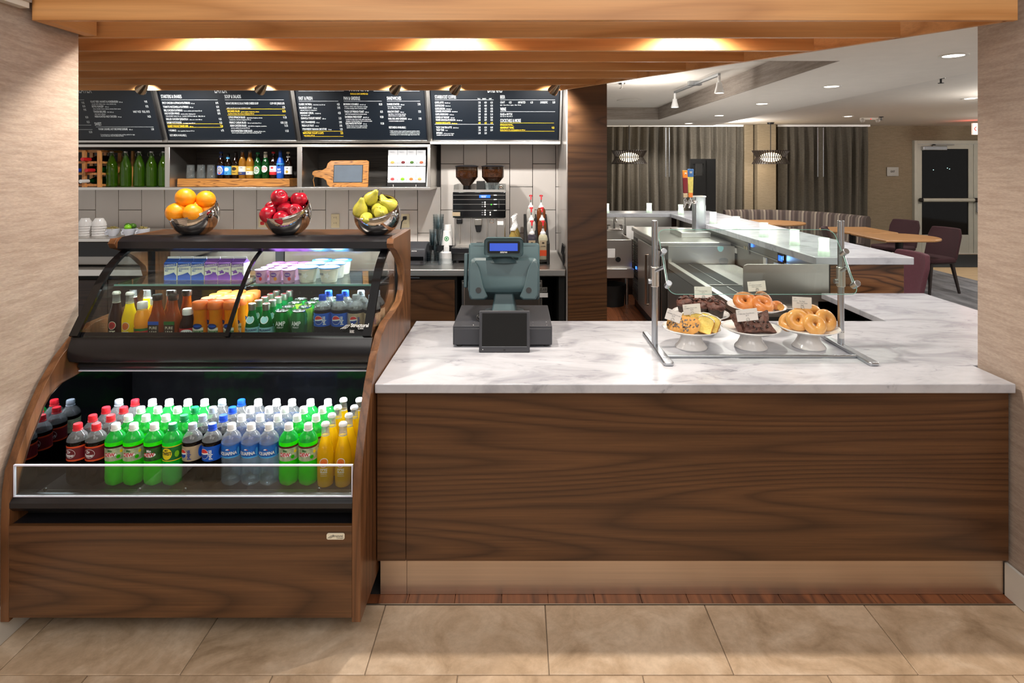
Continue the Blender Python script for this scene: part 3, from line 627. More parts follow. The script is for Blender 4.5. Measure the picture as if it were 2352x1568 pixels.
rows(L, 371, 500, [(236, 'SPICY CHICKEN & SPINACH FLATBREAD', '460 cal', '8.95', 'w'), (245, 'TOMATO MOZZARELLA FLATBREAD', '390 cal', '8.50', 'w'), (253, 'BBQ CHICKEN FLATBREAD', 'bacon, scallions, jack cheese 520 cal', '8.95', 'w'), (260, 'HALF-DOZEN WINGS', 'carrots, celery, dipping sauce', '8.95', 'w'), (273, 'GRILLED CHICKEN QUESADILLA', 'salsa, sour cream 580 cal', '9.25', 'w'), (281, 'SHRIMP POTSTICKERS', 'soy ginger sauce 340 cal', '9.25', 'w'), (289, 'HONEY WALNUT BAKED BRIE', '540 cal', '7.50', 'y'), (299, '+ HUMMUS', 'crisp vegetables, flatbread 390 cal', '6.75', 'w'), (310, "KID'S MENU AVAILABLE |", '', '', 'w')])
sub(L, 371, [(266, 'THAI SWEET CHILI 470 cal   CLASSIC BUFFALO 460 cal   BBQ 500 cal', 'w')])
rows(L, 517, 652, [(237, 'SIGNATURE BROCCOLI & THREE CHEESE SOUP', '', 'CUP 4.95 | MUG 5.95', 'w'), (246, '', '', '3.75', 'w'), (255, 'ORCHARD SALAD', 'greens, apples, cranberries, walnuts', '10.75', 'y'), (269, 'CITRUS SPINACH SALAD', 'with chicken & quinoa, walnuts,', '11.25', 'w'), (281, 'PERFECT CAESAR SALAD', '360 cal / add chicken 90 cal', '8.25 | 3.25', 'w'), (288, 'ASIAN CHICKEN SALAD', 'with chili lime vinaigrette, cucumbers,', '11.25', 'w'), (300, 'SOUTHWESTERN COBB SALAD', 'avocado, chicken, corn,', '11.25', 'w')])
sub(L, 517, [(247, 'add a cup of soup to any sandwich or salad', 'w'), (260, '& grilled chicken, blue cheese vinaigrette 560 cal', 'y'), (274, 'cranberries, red wine vinaigrette 770 cal', 'w'), (293, 'carrots, scallions & peanuts 490 cal', 'w'), (304, 'bacon & jack cheese, green chile ranch dressing 470 cal', 'w')])
boards.append((389, 680, L, [(371, 500, 229, 'w'), (517, 652, 229, 'w'), (384, 510, 284, 'y'), (386, 512, 292, 'y'), (520, 654, 250, 'y'), (523, 656, 264, 'y')], 'menu board of starters, soups and salads, second from left'))
L = [(825, 209, 'MORNING', 15, 'c', 'w', .45), (825, 217, 'WE PROUDLY SERVE CAGE FREE EGGS', 3.6, 'c', 'y', .46), (687, 229, 'FAST & FRESH', 7.8, 'l', 'w', .47), (790, 229, 'PAN & GRIDDLE', 7.8, 'l', 'w', .47), (889, 229, 'SANDWICHES', 7.8, 'l', 'w', .47)]
rows(L, 685, 779, [(239, 'CLASSIC OATMEAL', 'dried fruit, nuts 260 cal', '4.25', 'w'), (247, 'BALANCED START', '540 cal', '5.95', 'w'), (259, 'BREAKFAST CEREAL', '110-260 cal', '4.25', 'w'), (271, 'GRANOLA YOGURT PARFAIT', '280 cal', '3.25', 'w'), (280, 'RIPE STRAWBERRIES', '60 cal', '3.95', 'w'), (288, 'FRESH CUT FRUIT', '100 cal', '3.95', 'w'), (296, 'STRAWBERRY BANANA SMOOTHIE', '310 cal', '3.25', 'w'), (305, 'MAPLE PEAR YOGURT & OATS', '', '3.25', 'y')])
sub(L, 685, [(252, 'oatmeal, banana & orange juice', 'w'), (264, 'ripe banana, milk', 'w'), (310, 'with walnuts 370 cal', 'y')])
rows(L, 788, 877, [(239, 'MORNING SCRAMBLE', '600-870 cal', '10.20', 'w'), (256, 'THICK CUT FRENCH TOAST', '630 cal', '8.25', 'w'), (268, 'DAYBREAK FRIED EGGS*', '680-870 cal', '10.20', 'w'), (283, 'EGG WHITE FRITTATA*', '360 cal', '10.20', 'w')])
sub(L, 788, [(244, 'whole or whites, with crisp bacon, sausage', 'w'), (248, 'or turkey sausage, bistro potatoes, toast', 'w'), (261, 'with fresh strawberries & country syrup', 'w'), (273, 'cooked to order: up or over, with crisp bacon,', 'w'), (277, 'sausage or turkey sausage, bistro potatoes, toast', 'w'), (288, 'cheddar & jack cheeses, lightly dressed', 'w'), (292, 'spinach, avocado, cucumber, and salsa', 'w')])
rows(L, 888, 965, [(239, 'SUNRISE STARTER', '590 cal', '7.75', 'w'), (256, 'HEALTHY START', '360 cal', '7.75', 'w'), (272, 'HAM, EGG AND CHEDDAR', '480 cal', '7.75', 'w'), (292, "KID'S MENU AVAILABLE |", '', '', 'w')])
sub(L, 888, [(244, 'bacon, egg, sharp cheddar', 'w'), (248, 'on a La Brea artisan roll', 'w'), (261, 'egg whites, roast turkey, spinach,', 'w'), (265, 'havarti cheese on english muffin', 'w'), (277, 'croissant breakfast sandwich', 'w'), (300, '* 2000 calories a day is used for general nutrition advice', 'w'), (304, '* Additional nutrition information is available on request', 'w'), (308, 'Consuming raw or undercooked eggs may increase risk', 'w')])
boards.append((694, 981, L, [(686, 790, 209, 'w'), (858, 964, 209, 'w'), (687, 777, 232, 'w'), (790, 877, 232, 'w'), (889, 965, 232, 'w'), (698, 787, 301, 'y'), (700, 789, 313, 'y')], 'menu board of breakfast dishes, third from left'))
L = [(1137, 212, 'DRINKS', 16, 'c', 'w', .43), (999, 226, "STARBUCKS' COFFEE", 7.8, 'l', 'w', .47), (1149, 226, 'BEER', 7.8, 'l', 'w', .47), (1149, 254, 'WINE', 7.8, 'l', 'w', .47), (1149, 280, 'COCKTAILS & MORE', 7.8, 'l', 'w', .47)]
it = [(235, 'CAFFE LATTE', '100-290 cal', ('3.30', '4.00', '4.30')), (242, 'CAPPUCCINO', '80-160 cal', ('3.30', '4.00', '4.30')), (249, 'CAFFE MOCHA', '170-450 cal', ('3.75', '4.55', '4.95')), (255, 'CARAMEL MACCHIATO', '140-340 cal', ('3.95', '4.75', '4.95')), (262, 'CAFFE AMERICANO', '10-25 cal', ('2.30', '2.85', '3.10')), (269, 'COFFEE OF THE DAY', '5-10 cal', ('2.00', '2.30', '2.60')), (275, 'WHITE CHOCOLATE MOCHA', '270-620 cal', ('4.05', '4.75', '4.95')), (282, 'PUMPKIN SPICE LATTE', '300-470 cal', ('4.05', '4.75', '4.95')), (292, "TAZO' CHAI TEA LATTE", '200-310 cal', ('3.50', '4.10', '4.40')), (298, "TAZO' TEAS", '0 cal', ('1.90', '2.50', '2.50')), (305, 'ESPRESSO', '5-10 cal solo / doppio', ('2.05', '2.25', ''))]
for (y, s, t, pr) in it:
    col = 'y' if 'PUMPKIN' in s else 'w'; sk = (y - 235) * .05
    L.append((999 + sk, y + 2.2, s, 4.6, 'l', col, .52)); L.append((999 + sk + txt(s, .016)[2] * 4.6 * 1.40 * .52 + 3, y + 2.2, t, 2.4, 'l', col, .8))
    for xx, q in zip((1104, 1118, 1132), pr):
        if q: L.append((xx, y + 2.2, q, 4.4, 'r', col, .52))
L += [(1003, 311, 'available iced, grande size only', 2.8, 'l', 'w', .8), (1097, 228, 'TALL |', 3.2, 'l', 'w', .5), (1108, 228, 'GRANDE |', 3.2, 'l', 'w', .42), (1123, 228, 'VENTI', 3.2, 'l', 'w', .5), (1149, 237, 'CRAFT', 4.8, 'l', 'w', .52), (1175, 237, '6.25', 4.8, 'r', 'w', .52), (1190, 237, 'IMPORTED', 4.8, 'l', 'w', .52), (1224, 237, '6.25', 4.8, 'r', 'w', .52), (1241, 237, 'DOMESTIC', 4.8, 'l', 'w', .52), (1275, 237, '5.50', 4.8, 'r', 'w', .52), (1149, 242, 'light - 12oz: 100 cal  regular - 12oz: 150 cal', 2.4, 'l', 'w', .8), (1149, 264, 'GLASS or BOTTLE', 4.8, 'l', 'w', .52), (1149, 268, '5oz: 125 cal - 8oz: 205 cal', 2.4, 'l', 'w', .8), (1149, 288, 'INTRODUCING FOR FALL...', 3.6, 'l', 'y', .5), (1149, 295, 'GRAPEFRUIT TONIC', 4.8, 'l', 'y', .52), (1273, 295, '9.25', 4.8, 'r', 'y', .52), (1149, 299, 'Bombay Sapphire Gin, spiced grapefruit tonic 230 cal', 2.4, 'l', 'y', .8)]
boards.append((995, 1282, L, [(999, 1134, 229, 'w'), (999, 1134, 285, 'w'), (1149, 1275, 229, 'w'), (1149, 1275, 256, 'w'), (1149, 1273, 282, 'y'), (1149, 1273, 301, 'y')], 'menu board of coffee, beer, wine and cocktails, far right'))
H_ = .60
for (x0, x1, L, rules, lb) in boards:
    xa, xb = X(x0, 4.70), X(x1, 4.70); p = Vector(((xa + xb) / 2, MB0.y, MB0.z))
    t = thing('menu_board', 'black ' + lb, 'menu board', p, 'sloping menu boards above the back counter')
    build(slab(xa, xb, 0, H_, -.012, .002), 'panel', 'menu_black', t, bev=.003)
    build(slab(xa - .006, xa, -.004, H_, -.015, .012), 'side_rail', 'black_satin', t)
    build(slab(xb, xb + .006, -.004, H_, -.015, .012), 'side_rail', 'black_satin', t)
    build(slab(xa - .006, xb + .006, -.014, -.001, -.015, .014), 'bottom_rail', 'steel', t, bev=.002)
    w_, y_ = lettering(L, rules)
    for q, mt in ((w_, 'menu_white'), (y_, 'menu_yellow')):
        if q.f: build(q, 'lettering', mt, t, recalc=False, label='printed menu lettering')['kind'] = 'stuff'
# sheet steel behind the boards
sh = thing('board_backing', 'sheet steel surround behind the row of menu boards', 'panel', (-1.6, 4.72, 1.85))
for xa, xb in ((-3.7, X(381, 4.7)), (X(381, 4.7), X(687, 4.7)), (X(687, 4.7), X(988, 4.7)), (X(988, 4.7), .34)):
    build(slab(xa + .001, xb - .001, -.03, H_, -.035, -.016), 'sheet', 'steel_v', sh)
build(B().box(X(988, 4.7), .34, 4.69, 4.74, 1.838, 1.862), 'lower_edge', 'steel', sh, bev=.002)
build(B().prism([(4.70, 1.84), (5.10, 1.84), (5.10, 2.4), (4.52, 2.4)], 'x', .325, .345), 'end_cheek', 'steel', sh)
# shelf unit
z0, z1, yf = 1.4915, 1.838, 4.70; xs = [-3.72, X(384, yf), X(688, yf), X(985, yf)]
su = thing('wall_shelf', 'long stainless open wall shelf with three compartments under the menus', 'shelf', (-2.2, 4.9, z0))
for nm, za, zb in (('bottom_panel', z0 - .022, z0), ('top_panel', z1 - .022, z1)):
    build(B().box(xs[0], xs[3] + .012, yf, 5.10, za, zb), nm, 'steel', su, bev=.002)
for x in xs[1:]:
    build(B().box(x - (.020 if x != xs[3] else .012), x + (.020 if x != xs[3] else .012), yf, 5.10, z0, z1 - .022), 'divider', 'steel_v', su, bev=.002)
build(B().box(xs[0], xs[3], 5.085, 5.10, z0, z1 - .022), 'back_panel', 'shelf_dark', su)
for a, b_ in ((xs[0], xs[1] - .02), (xs[1] + .02, xs[2] - .02), (xs[2] + .02, xs[3] - .012)):
    build(B().box(a, b_, yf + .02, 5.085, z1 - .026, z1 - .022), 'lining', 'shelf_dark', su)
# --- contents: left cell
WR = thing('wine_rack', 'light pine lattice wine rack at the left end of the shelf', 'wine rack', (-3.45, 4.86, z0))
rx = [X(160, 4.76), X(193, 4.76), X(228, 4.76)]; b = B()
for x in (rx[0], rx[1], rx[2]): build(B().box(x - .014, x + .014, 4.755, 4.775, z0, z0 + .30), 'upright', 'pine_rack', WR); build(B().box(x - .014, x + .014, 5.0, 5.02, z0, z0 + .30), 'upright', 'pine_rack', WR)
for i in range(4):
    z = z0 + .006 + i * .093
    build(B().box(rx[0] - .014, rx[2] + .014, 4.775, 4.795, z, z + .018), 'rail', 'pine_rack', WR); build(B().box(rx[0] - .014, rx[2] + .014, 4.98, 5.0, z, z + .018), 'rail', 'pine_rack', WR)
    build(B().box(rx[2] - .01, rx[2] + .012, 4.775, 5.0, z, z + .016), 'rail', 'pine_rack', WR)
build(B().box(rx[2] + .10, rx[2] + .118, 5.0, 5.02, z0, z0 + .30), 'upright', 'pine_rack', WR)
for (x, y, mc, lb) in ((197, 366, 'red', 'wine bottle with red capsule in the upper row of the rack'), (206, 391, 'lab_red', 'wine bottle with glossy red capsule in the middle row'), (193, 416, 'cap_white', 'wine bottle with pale capsule in the bottom row of the rack'), (178, 391, 'cap_blue', 'wine bottle with blue capsule half hidden by the wall')):
    p = at(x, y, 4.74); M = T(p.x, p.y - .04, p.z) @ RX(-90)
    t = thing('wine_bottle', lb, 'bottle', p, 'wine bottles lying in the rack')
    build(B().lathe([(.0, 0), (.0145, .001), (.0155, .07), (.014, .09)], 16, 0, M, caps=False), 'capsule', mc, t)
    build(B().lathe([(.014, .085), (.015, .11), (.036, .17), (.037, .29), (0, .30)], 20, 0, M), 'body', 'beer_green' if mc != 'red' else 'grape', t)
for i, x in enumerate((257, 289, 320, 348, 376)):
    Y = 4.84; px_ = X(x, Y); h = .29
    t = thing('swing_top_bottle', ('empty green swing-top bottle, %s from the wine rack' % ('nearest', 'second', 'third', 'fourth', 'farthest')[i]), 'bottle', (px_, Y, z0), 'green swing-top bottles on the shelf')
    build(B().lathe([(0, .004), (.034, 0), (.041, .008), (.042, .06), (.042, .15), (.037, .19), (.02, .235), (.0145, .255), (.0145, .268), (.017, .27), (.017, .28), (.012, .281)], 24, 0, T(px_, Y, z0)), 'body', 'green_glass', t)
    build(B().lathe([(.012, .281), (.014, .284), (.013, .292), (0, .294)], 16, 0, T(px_, Y, z0)), 'stopper', 'ceramic', t)
    a = .02
    build(B().tube([(px_ - .008, Y - .012, z0 + .292), (px_ - .022, Y - .014, z0 + .275), (px_ - .026, Y - .01, z0 + .256), (px_ - .016, Y, z0 + .25)], .0016, 6).tube([(px_ + .008, Y - .012, z0 + .292), (px_ + .022, Y - .014, z0 + .275), (px_ + .026, Y - .01, z0 + .256), (px_ + .016, Y, z0 + .25)], .0016, 6).tube([(px_ - .008, Y - .012, z0 + .292), (px_ + .008, Y - .012, z0 + .292)], .0016, 6), 'wire_bail', 'wire', t)
# --- middle cell
Y = 4.80; tr = build(B().prism([(X(409, Y), z0 + .002), (X(668, Y), z0 + .002), (X(667, Y), z0 + .068), (X(410, Y), z0 + .068)], 'y', 4.78, 5.0), 'serving_tray', 'acacia', bev=.006)
tag(tr, 'thick acacia wood riser carrying glasses and beer bottles', 'tray')
ft = build(B().box(X(402, Y), X(409, Y), 4.80, 4.98, z0, z0 + .045), 'bookend', 'black_matte', bev=.004); tag(ft, 'small black block at the left end of the wooden riser', 'block')
zt = z0 + .0685
for i, x in enumerate((438, 462, 485)):
    Y = 4.86; t = build(B().lathe([(.037, 0), (.0345, .004), (.031, .085), (.030, .112), (.026, .114), (0, .114)], 24).lathe([(.0335, .002), (.029, .105), (0, .107)], 24), 'drinking_glass', 'tumbler', loc=None); t.location = (X(x, Y), Y, zt)
    tag(t, 'clear glass upside down on the wooden riser, %s of three' % ('left', 'middle', 'right')[i], 'glass', 'upturned glasses on the wooden riser')
def beer(x, mat_, h, cap, labs, lb, Y=4.87, logo=None, neck=True):
    p = Vector((X(x, Y), Y, zt)); t = thing('beer_bottle', lb, 'bottle', p, 'beer bottles lined up on the wooden riser'); s = h / .23
    build(B().lathe([(0, .002), (.027, 0), (.030, .006), (.0305, .12 * s), (.028, .14 * s), (.016, .175 * s), (.0135, .19 * s), (.013, .218 * s)], 22, 0, T(*p)), 'body', mat_, t)
    build(B().lathe([(.0145, .214 * s), (.0145, .225 * s), (.012, h), (0, h)], 16, 0, T(*p)), 'cap', cap, t)
    k = 0
    for (a, b_, m_) in labs:
        k += 1
        r = .0312 if a < .13 * s else .0005 + (.028 if a < .14 * s else .017 if a < .17 * s else .0148)
        r2 = r if b_ < .135 * s else .0148
        lo = build(B().lathe([(r, a), (r2, b_)], 22, 0, T(*p), caps=False), 'label', m_, t)
    if logo:
        for (kind, z, sz, m_, s_) in logo:
            M = T(p.x, p.y, p.z + z) @ RX(90)
            q = B()
            if kind == 'd': q.disc(sz, sz * (s_ or 1), M, wrap=.0318)
            else: q.text(s_, M, sz, .62, .02, 'c', wrap=.0320)
            build(q, 'label_mark', m_, lo, recalc=False)
beer(508, 'beer_brown', .222, 'lab_navy', [(.03, .105, 'lab_blue'), (.17, .19, 'lab_navy')], 'dark beer bottle with blue and white label beside the glasses', logo=[('d', .068, .026, 'white', 1.3), ('d', .068, .0235, 'lab_navy', 1.3), ('t', .065, .014, 'white', 'PALE'), ('d', .042, .012, 'lab_red', .5)])
beer(524, 'beer_brown', .208, 'black', [(.03, .10, 'lab_aqua2'), (.155, .18, 'lab_aqua2')], 'short brown beer bottle with light blue label, second of the row', logo=[('d', .075, .018, 'white', .8), ('t', .04, .014, 'lab_navy', 'ALE')])
beer(541, 'beer_brown', .222, 'cap_black', [(.03, .105, 'lab_gold'), (.165, .20, 'beer_brown')], 'dark beer bottle with gold label and brown mountain, third', logo=[('d', .08, .02, 'lab_brown', .7), ('t', .045, .013, 'lab_brown', 'PORTER')])
beer(557, 'beer_amber', .232, 'bottle_clear', [(.03, .055, 'lab_navy'), (.055, .10, 'lab_cream')], 'clear amber beer bottle with navy and cream label', logo=[('t', .085, .014, 'lab_navy', 'Corona'), ('t', .04, .014, 'lab_gold', 'Extra')])
beer(574, 'beer_amber', .232, 'bottle_clear', [(.03, .06, 'lab_cream'), (.06, .10, 'lab_gold')], 'clear amber beer bottle with yellow and white label', logo=[('t', .075, .014, 'white', 'Corona'), ('t', .045, .014, 'lab_blue', 'light')])
beer(592, 'beer_green', .217, 'cap_green', [(.035, .105, 'lab_green2')], 'green beer bottle with green and white oval label', logo=[('d', .068, .024, 'white', 1.3), ('d', .068, .020, 'lab_green2', 1.3), ('d', .068, .022, 'ink', .35), ('t', .064, .012, 'white', 'Heineken'), ('d', .088, .005, 'red', 1)])
beer(610, 'beer_green', .222, 'lab_cream', [(.17, .20, 'lab_cream'), (.145, .165, 'white')], 'green beer bottle with white neck foil and red oval label', logo=[('d', .078, .026, 'white', 1.1), ('d', .080, .023, 'lab_red', .8), ('t', .074, .012, 'white', 'STELLA')])
beer(628, 'beer_brown', .222, 'lab_red', [(.03, .055, 'lab_red'), (.055, .105, 'white')], 'brown beer bottle with red and white label near the blue bottle', logo=[('t', .06, .012, 'lab_red', 'Budweiser'), ('d', .088, .012, 'lab_red', .7)])
beer(644, 'lab_blue', .232, 'lab_navy', [(.06, .115, 'lab_blue'), (.10, .125, 'lab_aqua2')], 'bright blue aluminium beer bottle with white lettering', logo=[('t', .068, .022, 'white', 'BUD'), ('t', .045, .021, 'white', 'LIGHT')])
beer(662, 'beer_brown', .222, 'lab_champagne', [(.035, .10, 'white'), (.165, .185, 'white')], 'brown beer bottle with white label at the right end', logo=[('t', .078, .022, 'ink', 'Lite'), ('d', .055, .012, 'lab_gold', 1)])
# --- right cell
Y = 4.80; t = thing('paddle_board', 'wooden paddle board with grey slate panel leaning in the shelf', 'board', (X(790, Y), Y, z0))
def pp(x, y): return (X(x, Y), Z(y, Y) - (Z(425, Y) - z0))
out = [pp(844, 425), pp(758, 425), pp(751, 420), pp(748, 410), pp(740, 405), pp(722, 402), pp(715, 396), pp(716, 390), pp(722, 387), pp(738, 386), pp(747, 381), pp(750, 370), pp(757, 364), pp(840, 363), pp(845, 366), pp(845, 422)]
M = T(0, Y, z0) @ RX(-8) @ T(0, -Y, -z0)
build(B().prism(out, 'y', Y, Y + .018, 0, M), 'board', 'acacia', t, bev=.004)
a, c = pp(766, 414), pp(831, 375); build(B().box(a[0], c[0], Y - .003, Y + .002, a[1], c[1], 0, M), 'slate', 'slate', t, bev=.001)
build(B().box(a[0] - .004, c[0] + .004, Y - .0018, Y, a[1] - .004, c[1] + .004, 0, M), 'groove', 'black_matte', t)
p = pp(722, 398); build(B().tube([M @ Vector((p[0], Y - .003, p[1])), (p[0] - .004, Y - .015, p[1] - .04), (p[0] + .006, Y - .015, z0 + .004)], .002, 6), 'cord', 'acacia', t)
t = thing('tea_display', 'backlit white tea selection display box in the shelf', 'tea display', (X(934, 4.8), 4.82, z0))
Y = 4.80; xa, xb = X(890, Y), X(977, Y); M = T(0, Y, z0) @ RX(-5) @ T(0, -Y, -z0)
build(B().box(xa - .004, xb + .004, Y + .004, Y + .06, z0 + .002, Z(334, Y) - .028, 0, M), 'case', 'black', t)
zb, ztp = Z(420, Y), Z(337, Y) - .022
for i in range(4):
    for j in range(2):
        a = xa + (xb - xa) * i / 4; h2 = (ztp - zb) / 2; z_ = zb + h2 * j
        tn = build(B().box(a + .002, a + (xb - xa) / 4 - .002, Y - .002, Y + .004, z_ + .004, z_ + h2 - .004, 0, M), 'tea_box', 'tea_panel', t)
        fr = B(); cx = a + (xb - xa) / 8 + random.uniform(-.01, .01); cm = ['berry', 'lime', 'cap_orange', 'peach', 'peach', 'lab_maroon', 'lime_dark', 'lab_orange'][j * 4 + i]
        fr.disc(.017, .013, M @ T(cx, Y - .004, z_ + .032) @ RX(90), 14); build(fr, 'fruit_print', cm, tn, recalc=False)
        bt = B().box(a + .002, a + (xb - xa) / 4 - .002, Y - .0045, Y - .003, z_ + .024, z_ + .027, 0, M); build(bt, 'retainer', 'ink', tn)
        build(B().text('TAZO', M @ T(a + .010, Y - .003, z_ + h2 - .026) @ RX(90), .018, .9, 0), 'lettering', 'ink_grey', tn, recalc=False)
build(B().tube([(X(981, Y), Y - .01, z0 + .002), (X(984, Y), Y - .01, z0 + .2)], .006, 8), 'side_tube', 'white', t)
for x in (905, 957): build(B().tube([(X(x, Y), Y - .03, z0 + .002), (X(x, Y), Y - .03, z0 + .016), (X(x, Y), Y + .01, z0 + .016)], .004, 8), 'foot', 'chrome', t)
# ================================================================ BACK COUNTER
bc = thing('back_counter', 'stainless back counter top on walnut cabinets against the tiled wall', 'counter', (-1.8, 4.6, 0))
build(B().box(-4.2, .345, 4.22, 5.10, .864, .914), 'worktop', 'steel', bc, bev=.006)
build(B().box(-4.2, .345, 5.085, 5.104, .914, .93), 'upstand', 'steel', bc)
for a, c in ((-3.9, -3.0), (-2.998, -2.1), (-2.098, -1.3), (-1.298, -.46)):
    build(B().box(a, c - .004, 4.262, 4.284, .10, .83), 'cabinet_door', 'walnut_dark' if c < -.5 else 'walnut', bc, bev=.002)
build(B().box(-4.2, -.45, 4.285, 5.08, .05, .862), 'carcass', 'black_matte', bc)
build(B().box(-.80, -.72, 4.255, 4.262, .845, .852), 'pull', 'alu', bc)
build(B().box(.30, .345, 4.29, 5.08, .05, .862), 'carcass', 'black_matte', bc)
uf = thing('undercounter_fridge', 'stainless undercounter refrigerator below the coffee machine', 'fridge', (-.1, 4.6, 0))
build(B().box(-.42, .18, 4.32, 5.06, .08, .82), 'body', 'steel_dark', uf, bev=.005)
build(B().box(-.40, .16, 4.288, 4.318, .14, .80), 'door', 'brushed_warm', uf, bev=.006)
build(B().box(-.41, .17, 4.27, 4.30, .795, .815), 'top_rail', 'steel', uf, bev=.003)
p = at(1243, 665, 4.28); build(B().box(p.x - .10, p.x + .045, 4.278, 4.286, p.z - .018, p.z + .018), 'name_plate', 'plate_silver', uf)
build(B().text('BEVERAGE-AIR', T(p.x + .043, 4.2775, p.z - .009) @ RX(90), .028, .72, .01, 'r'), 'lettering', 'ink', uf, recalc=False)
p = at(1249, 678, 4.28); build(B().box(p.x - .03, p.x + .03, 4.284, 4.2875, p.z - .016, p.z + .016), 'sticker', 'paper_white', uf)
for i in range(4): build(B().cyl((-.38 + .18 * i, 4.40, 0), (-.38 + .18 * i, 4.40, .08), .02, 10), 'foot', 'black', uf)
# left appliance
ap = thing('warming_drawer', 'low dark appliance with stainless top carrying white cups', 'appliance', (-3.2, 4.6, .914))
build(B().box(-3.72, -2.62, 4.34, 5.0, .925, 1.10), 'body', 'steel_dark', ap, bev=.01)
build(B().box(-3.74, -2.60, 4.32, 5.02, 1.10, 1.127), 'top', 'steel', ap, bev=.004)
build(B().box(-3.72, -2.62, 4.332, 4.34, .99, 1.095), 'front', 'black_gloss', ap)
build(B().box(-3.72, -3.45, 4.30, 4.34, .915, 1.12), 'side_post', 'black', ap, bev=.02)
for x in (-3.3, -2.7): build(B().cyl((x, 4.6, .914), (x, 4.6, .926), .025, 12), 'foot', 'black', ap)
# cups
cup = thing('cup', 'white cup', 'cup'); build(B().lathe([(.024, 0), (.026, .008), (.044, .03), (.0475, .06), (.046, .06), (.041, .03), (.0, .01)], 26, caps=False), 'bowl', 'ceramic_cool', cup)
build(B().tube([(-.015, -.043, .045), (-.015, -.062, .040), (-.015, -.060, .022), (-.015, -.038, .020)], .0045, 8), 'handle', 'ceramic_cool', cup)
CP = Proto(cup); Yc = 4.44
for x, lb, kind in ((259, 'white cup full of sweetener sachets left of the limes', 's'), (296, 'white cup holding limes', 'l'), (328, 'white cup full of sweetener sachets right of the limes', 's')):
    p = (X(x, Yc), Yc, 1.128); CP.put(p, 0, lb, 'white cups on the stainless appliance')
    if kind == 's':
        b = B()
        for i in range(60):
            a = random.uniform(0, 2 * PI); r = random.uniform(0, .040); h = .052 + .018 * (1 - (r / .04) ** 2) * random.random()
            b.box(-.012, .012, -.0015, .0015, -.0012, .0012, 0, T(p[0] + r * math.cos(a), p[1] + r * math.sin(a), p[2] + h + .006) @ RZ(random.uniform(0, 180)) @ RY(random.uniform(-30, 30)))
        o = build(b, 'dried_herbs', 'sugar_mix'); o['kind'] = 'stuff'; tag(o, 'heap of brown and yellow bits in the ' + ('left' if x < 300 else 'right') + ' white cup', 'garnish')
    else:
        for (dx, dy, dz, m_, lb2) in ((-.016, .014, .078, 'lime_dark', 'dark green lime at the back left of the cup'), (.022, .012, .076, 'lime_dark', 'dark green lime at the back right of the cup'), (.004, -.016, .068, 'lime', 'bright green lime at the front of the cup')):
            o = build(B().sphere((0, 0, 0), .023, 16, 10, 0, (1.15, 1, .95)), 'lime', m_); o.location = (p[0] + dx, p[1] + dy, p[2] + dz); tag(o, lb2, 'lime', 'limes in the white cup')
for x, lb in ((196, 'left'), (228, 'right')):
    for k in range(5):
        b = B().lathe([(.050, 0), (.050, .006), (.047, .012), (.044, .012 + .018)] if k < 4 else [(.050, 0), (.050, .004), (.044, .03), (.030, .055), (.026, .06), (0, .06)], 24)
        o = build(b, 'cup_bowl', 'ceramic'); o.location = (X(x, 4.5), 4.5, 1.128 + k * .0185 * 1.0)
        tag(o, 'white bowl upside down in the %s stack, %s from the bottom' % (lb, ('first', 'second', 'third', 'fourth', 'topmost, fifth')[k]), 'bowl', 'stacked white bowls')
# outlets
for x, y, m_, lb, kind in ((770, 507, 'ivory', 'ivory double wall outlet between apples and pears', 'o'), (931, 507, 'ivory', 'ivory wall outlet with black plug beside the pears', 'p'), (603, 506, 'ivory', 'ivory wall plate with two red outlets behind the apples', 'r')):
    p = at(x, y, 5.10); t = thing('wall_outlet', lb, 'outlet', p, 'outlets on the tiled wall')
    build(B().box(p.x - .036, p.x + .036, 5.096, 5.104, p.z - .06, p.z + .06), 'plate', m_, t, bev=.003)
    for s in (-1, 1):
        sk = build(B().prism(rbox(.034, .03, .010), 'y', 5.092, 5.097, 0, T(p.x, 0, p.z + s * .024)), 'socket', 'red' if kind == 'r' else m_, t)
        build(B().box(p.x - .009, p.x - .006, 5.0915, 5.0925, p.z + s * .024, p.z + s * .024 + .009).box(p.x + .006, p.x + .009, 5.0915, 5.0925, p.z + s * .024, p.z + s * .024 + .009), 'slots', 'ink', sk)
    if kind == 'p':
        pl = build(B().box(p.x - .016, p.x + .016, 5.06, 5.092, p.z + .012, p.z + .042), 'plug', 'black', t, bev=.005)
        build(B().tube([(p.x, 5.06, p.z + .025), (p.x - .02, 5.05, p.z - .0), (p.x - .03, 5.05, p.z - .06), (p.x - .035, 5.05, p.z - .16)], .005, 8), 'cord', 'black', pl)
# ================================================================ REFRIGERATED DISPLAY CASE
XL, XR = -1.795, -.546
dc = thing('display_case', 'refrigerated display case with walnut sides and curved glass top', 'display case', (-1.17, 2.49, 0))
side = [(2.02, .085), (2.02, .42), (2.026, .53), (2.037, .60), (2.072, .672), (2.116, .757), (2.179, .853), (2.248, .927), (2.336, .988), (2.43, 1.014), (2.60, 1.02), (2.72, 1.035), (2.775, 1.075), (2.79, 1.13), (2.765, 1.19), (2.70, 1.24), (2.62, 1.285), (2.56, 1.305), (2.548, 1.325), (2.565, 1.345), (2.96, 1.345), (2.96, .085)]
for a in (XL, XR - .03): build(B().prism(side, 'x', a, a + .03), 'side_panel', 'walnut_v', dc, bev=.0015)
a, c = XL + .03, XR - .03
build(B().box(a, c, 2.02, 2.038, .10, .418), 'base_panel', 'walnut', dc, bev=.0015)
build(B().box(a, c, 2.038, 2.10, .40, .4175), 'base_ledge', 'black_satin', dc)
build(B().box(a, c, 2.10, 2.9, .10, .43), 'plinth_body', 'black_matte', dc)
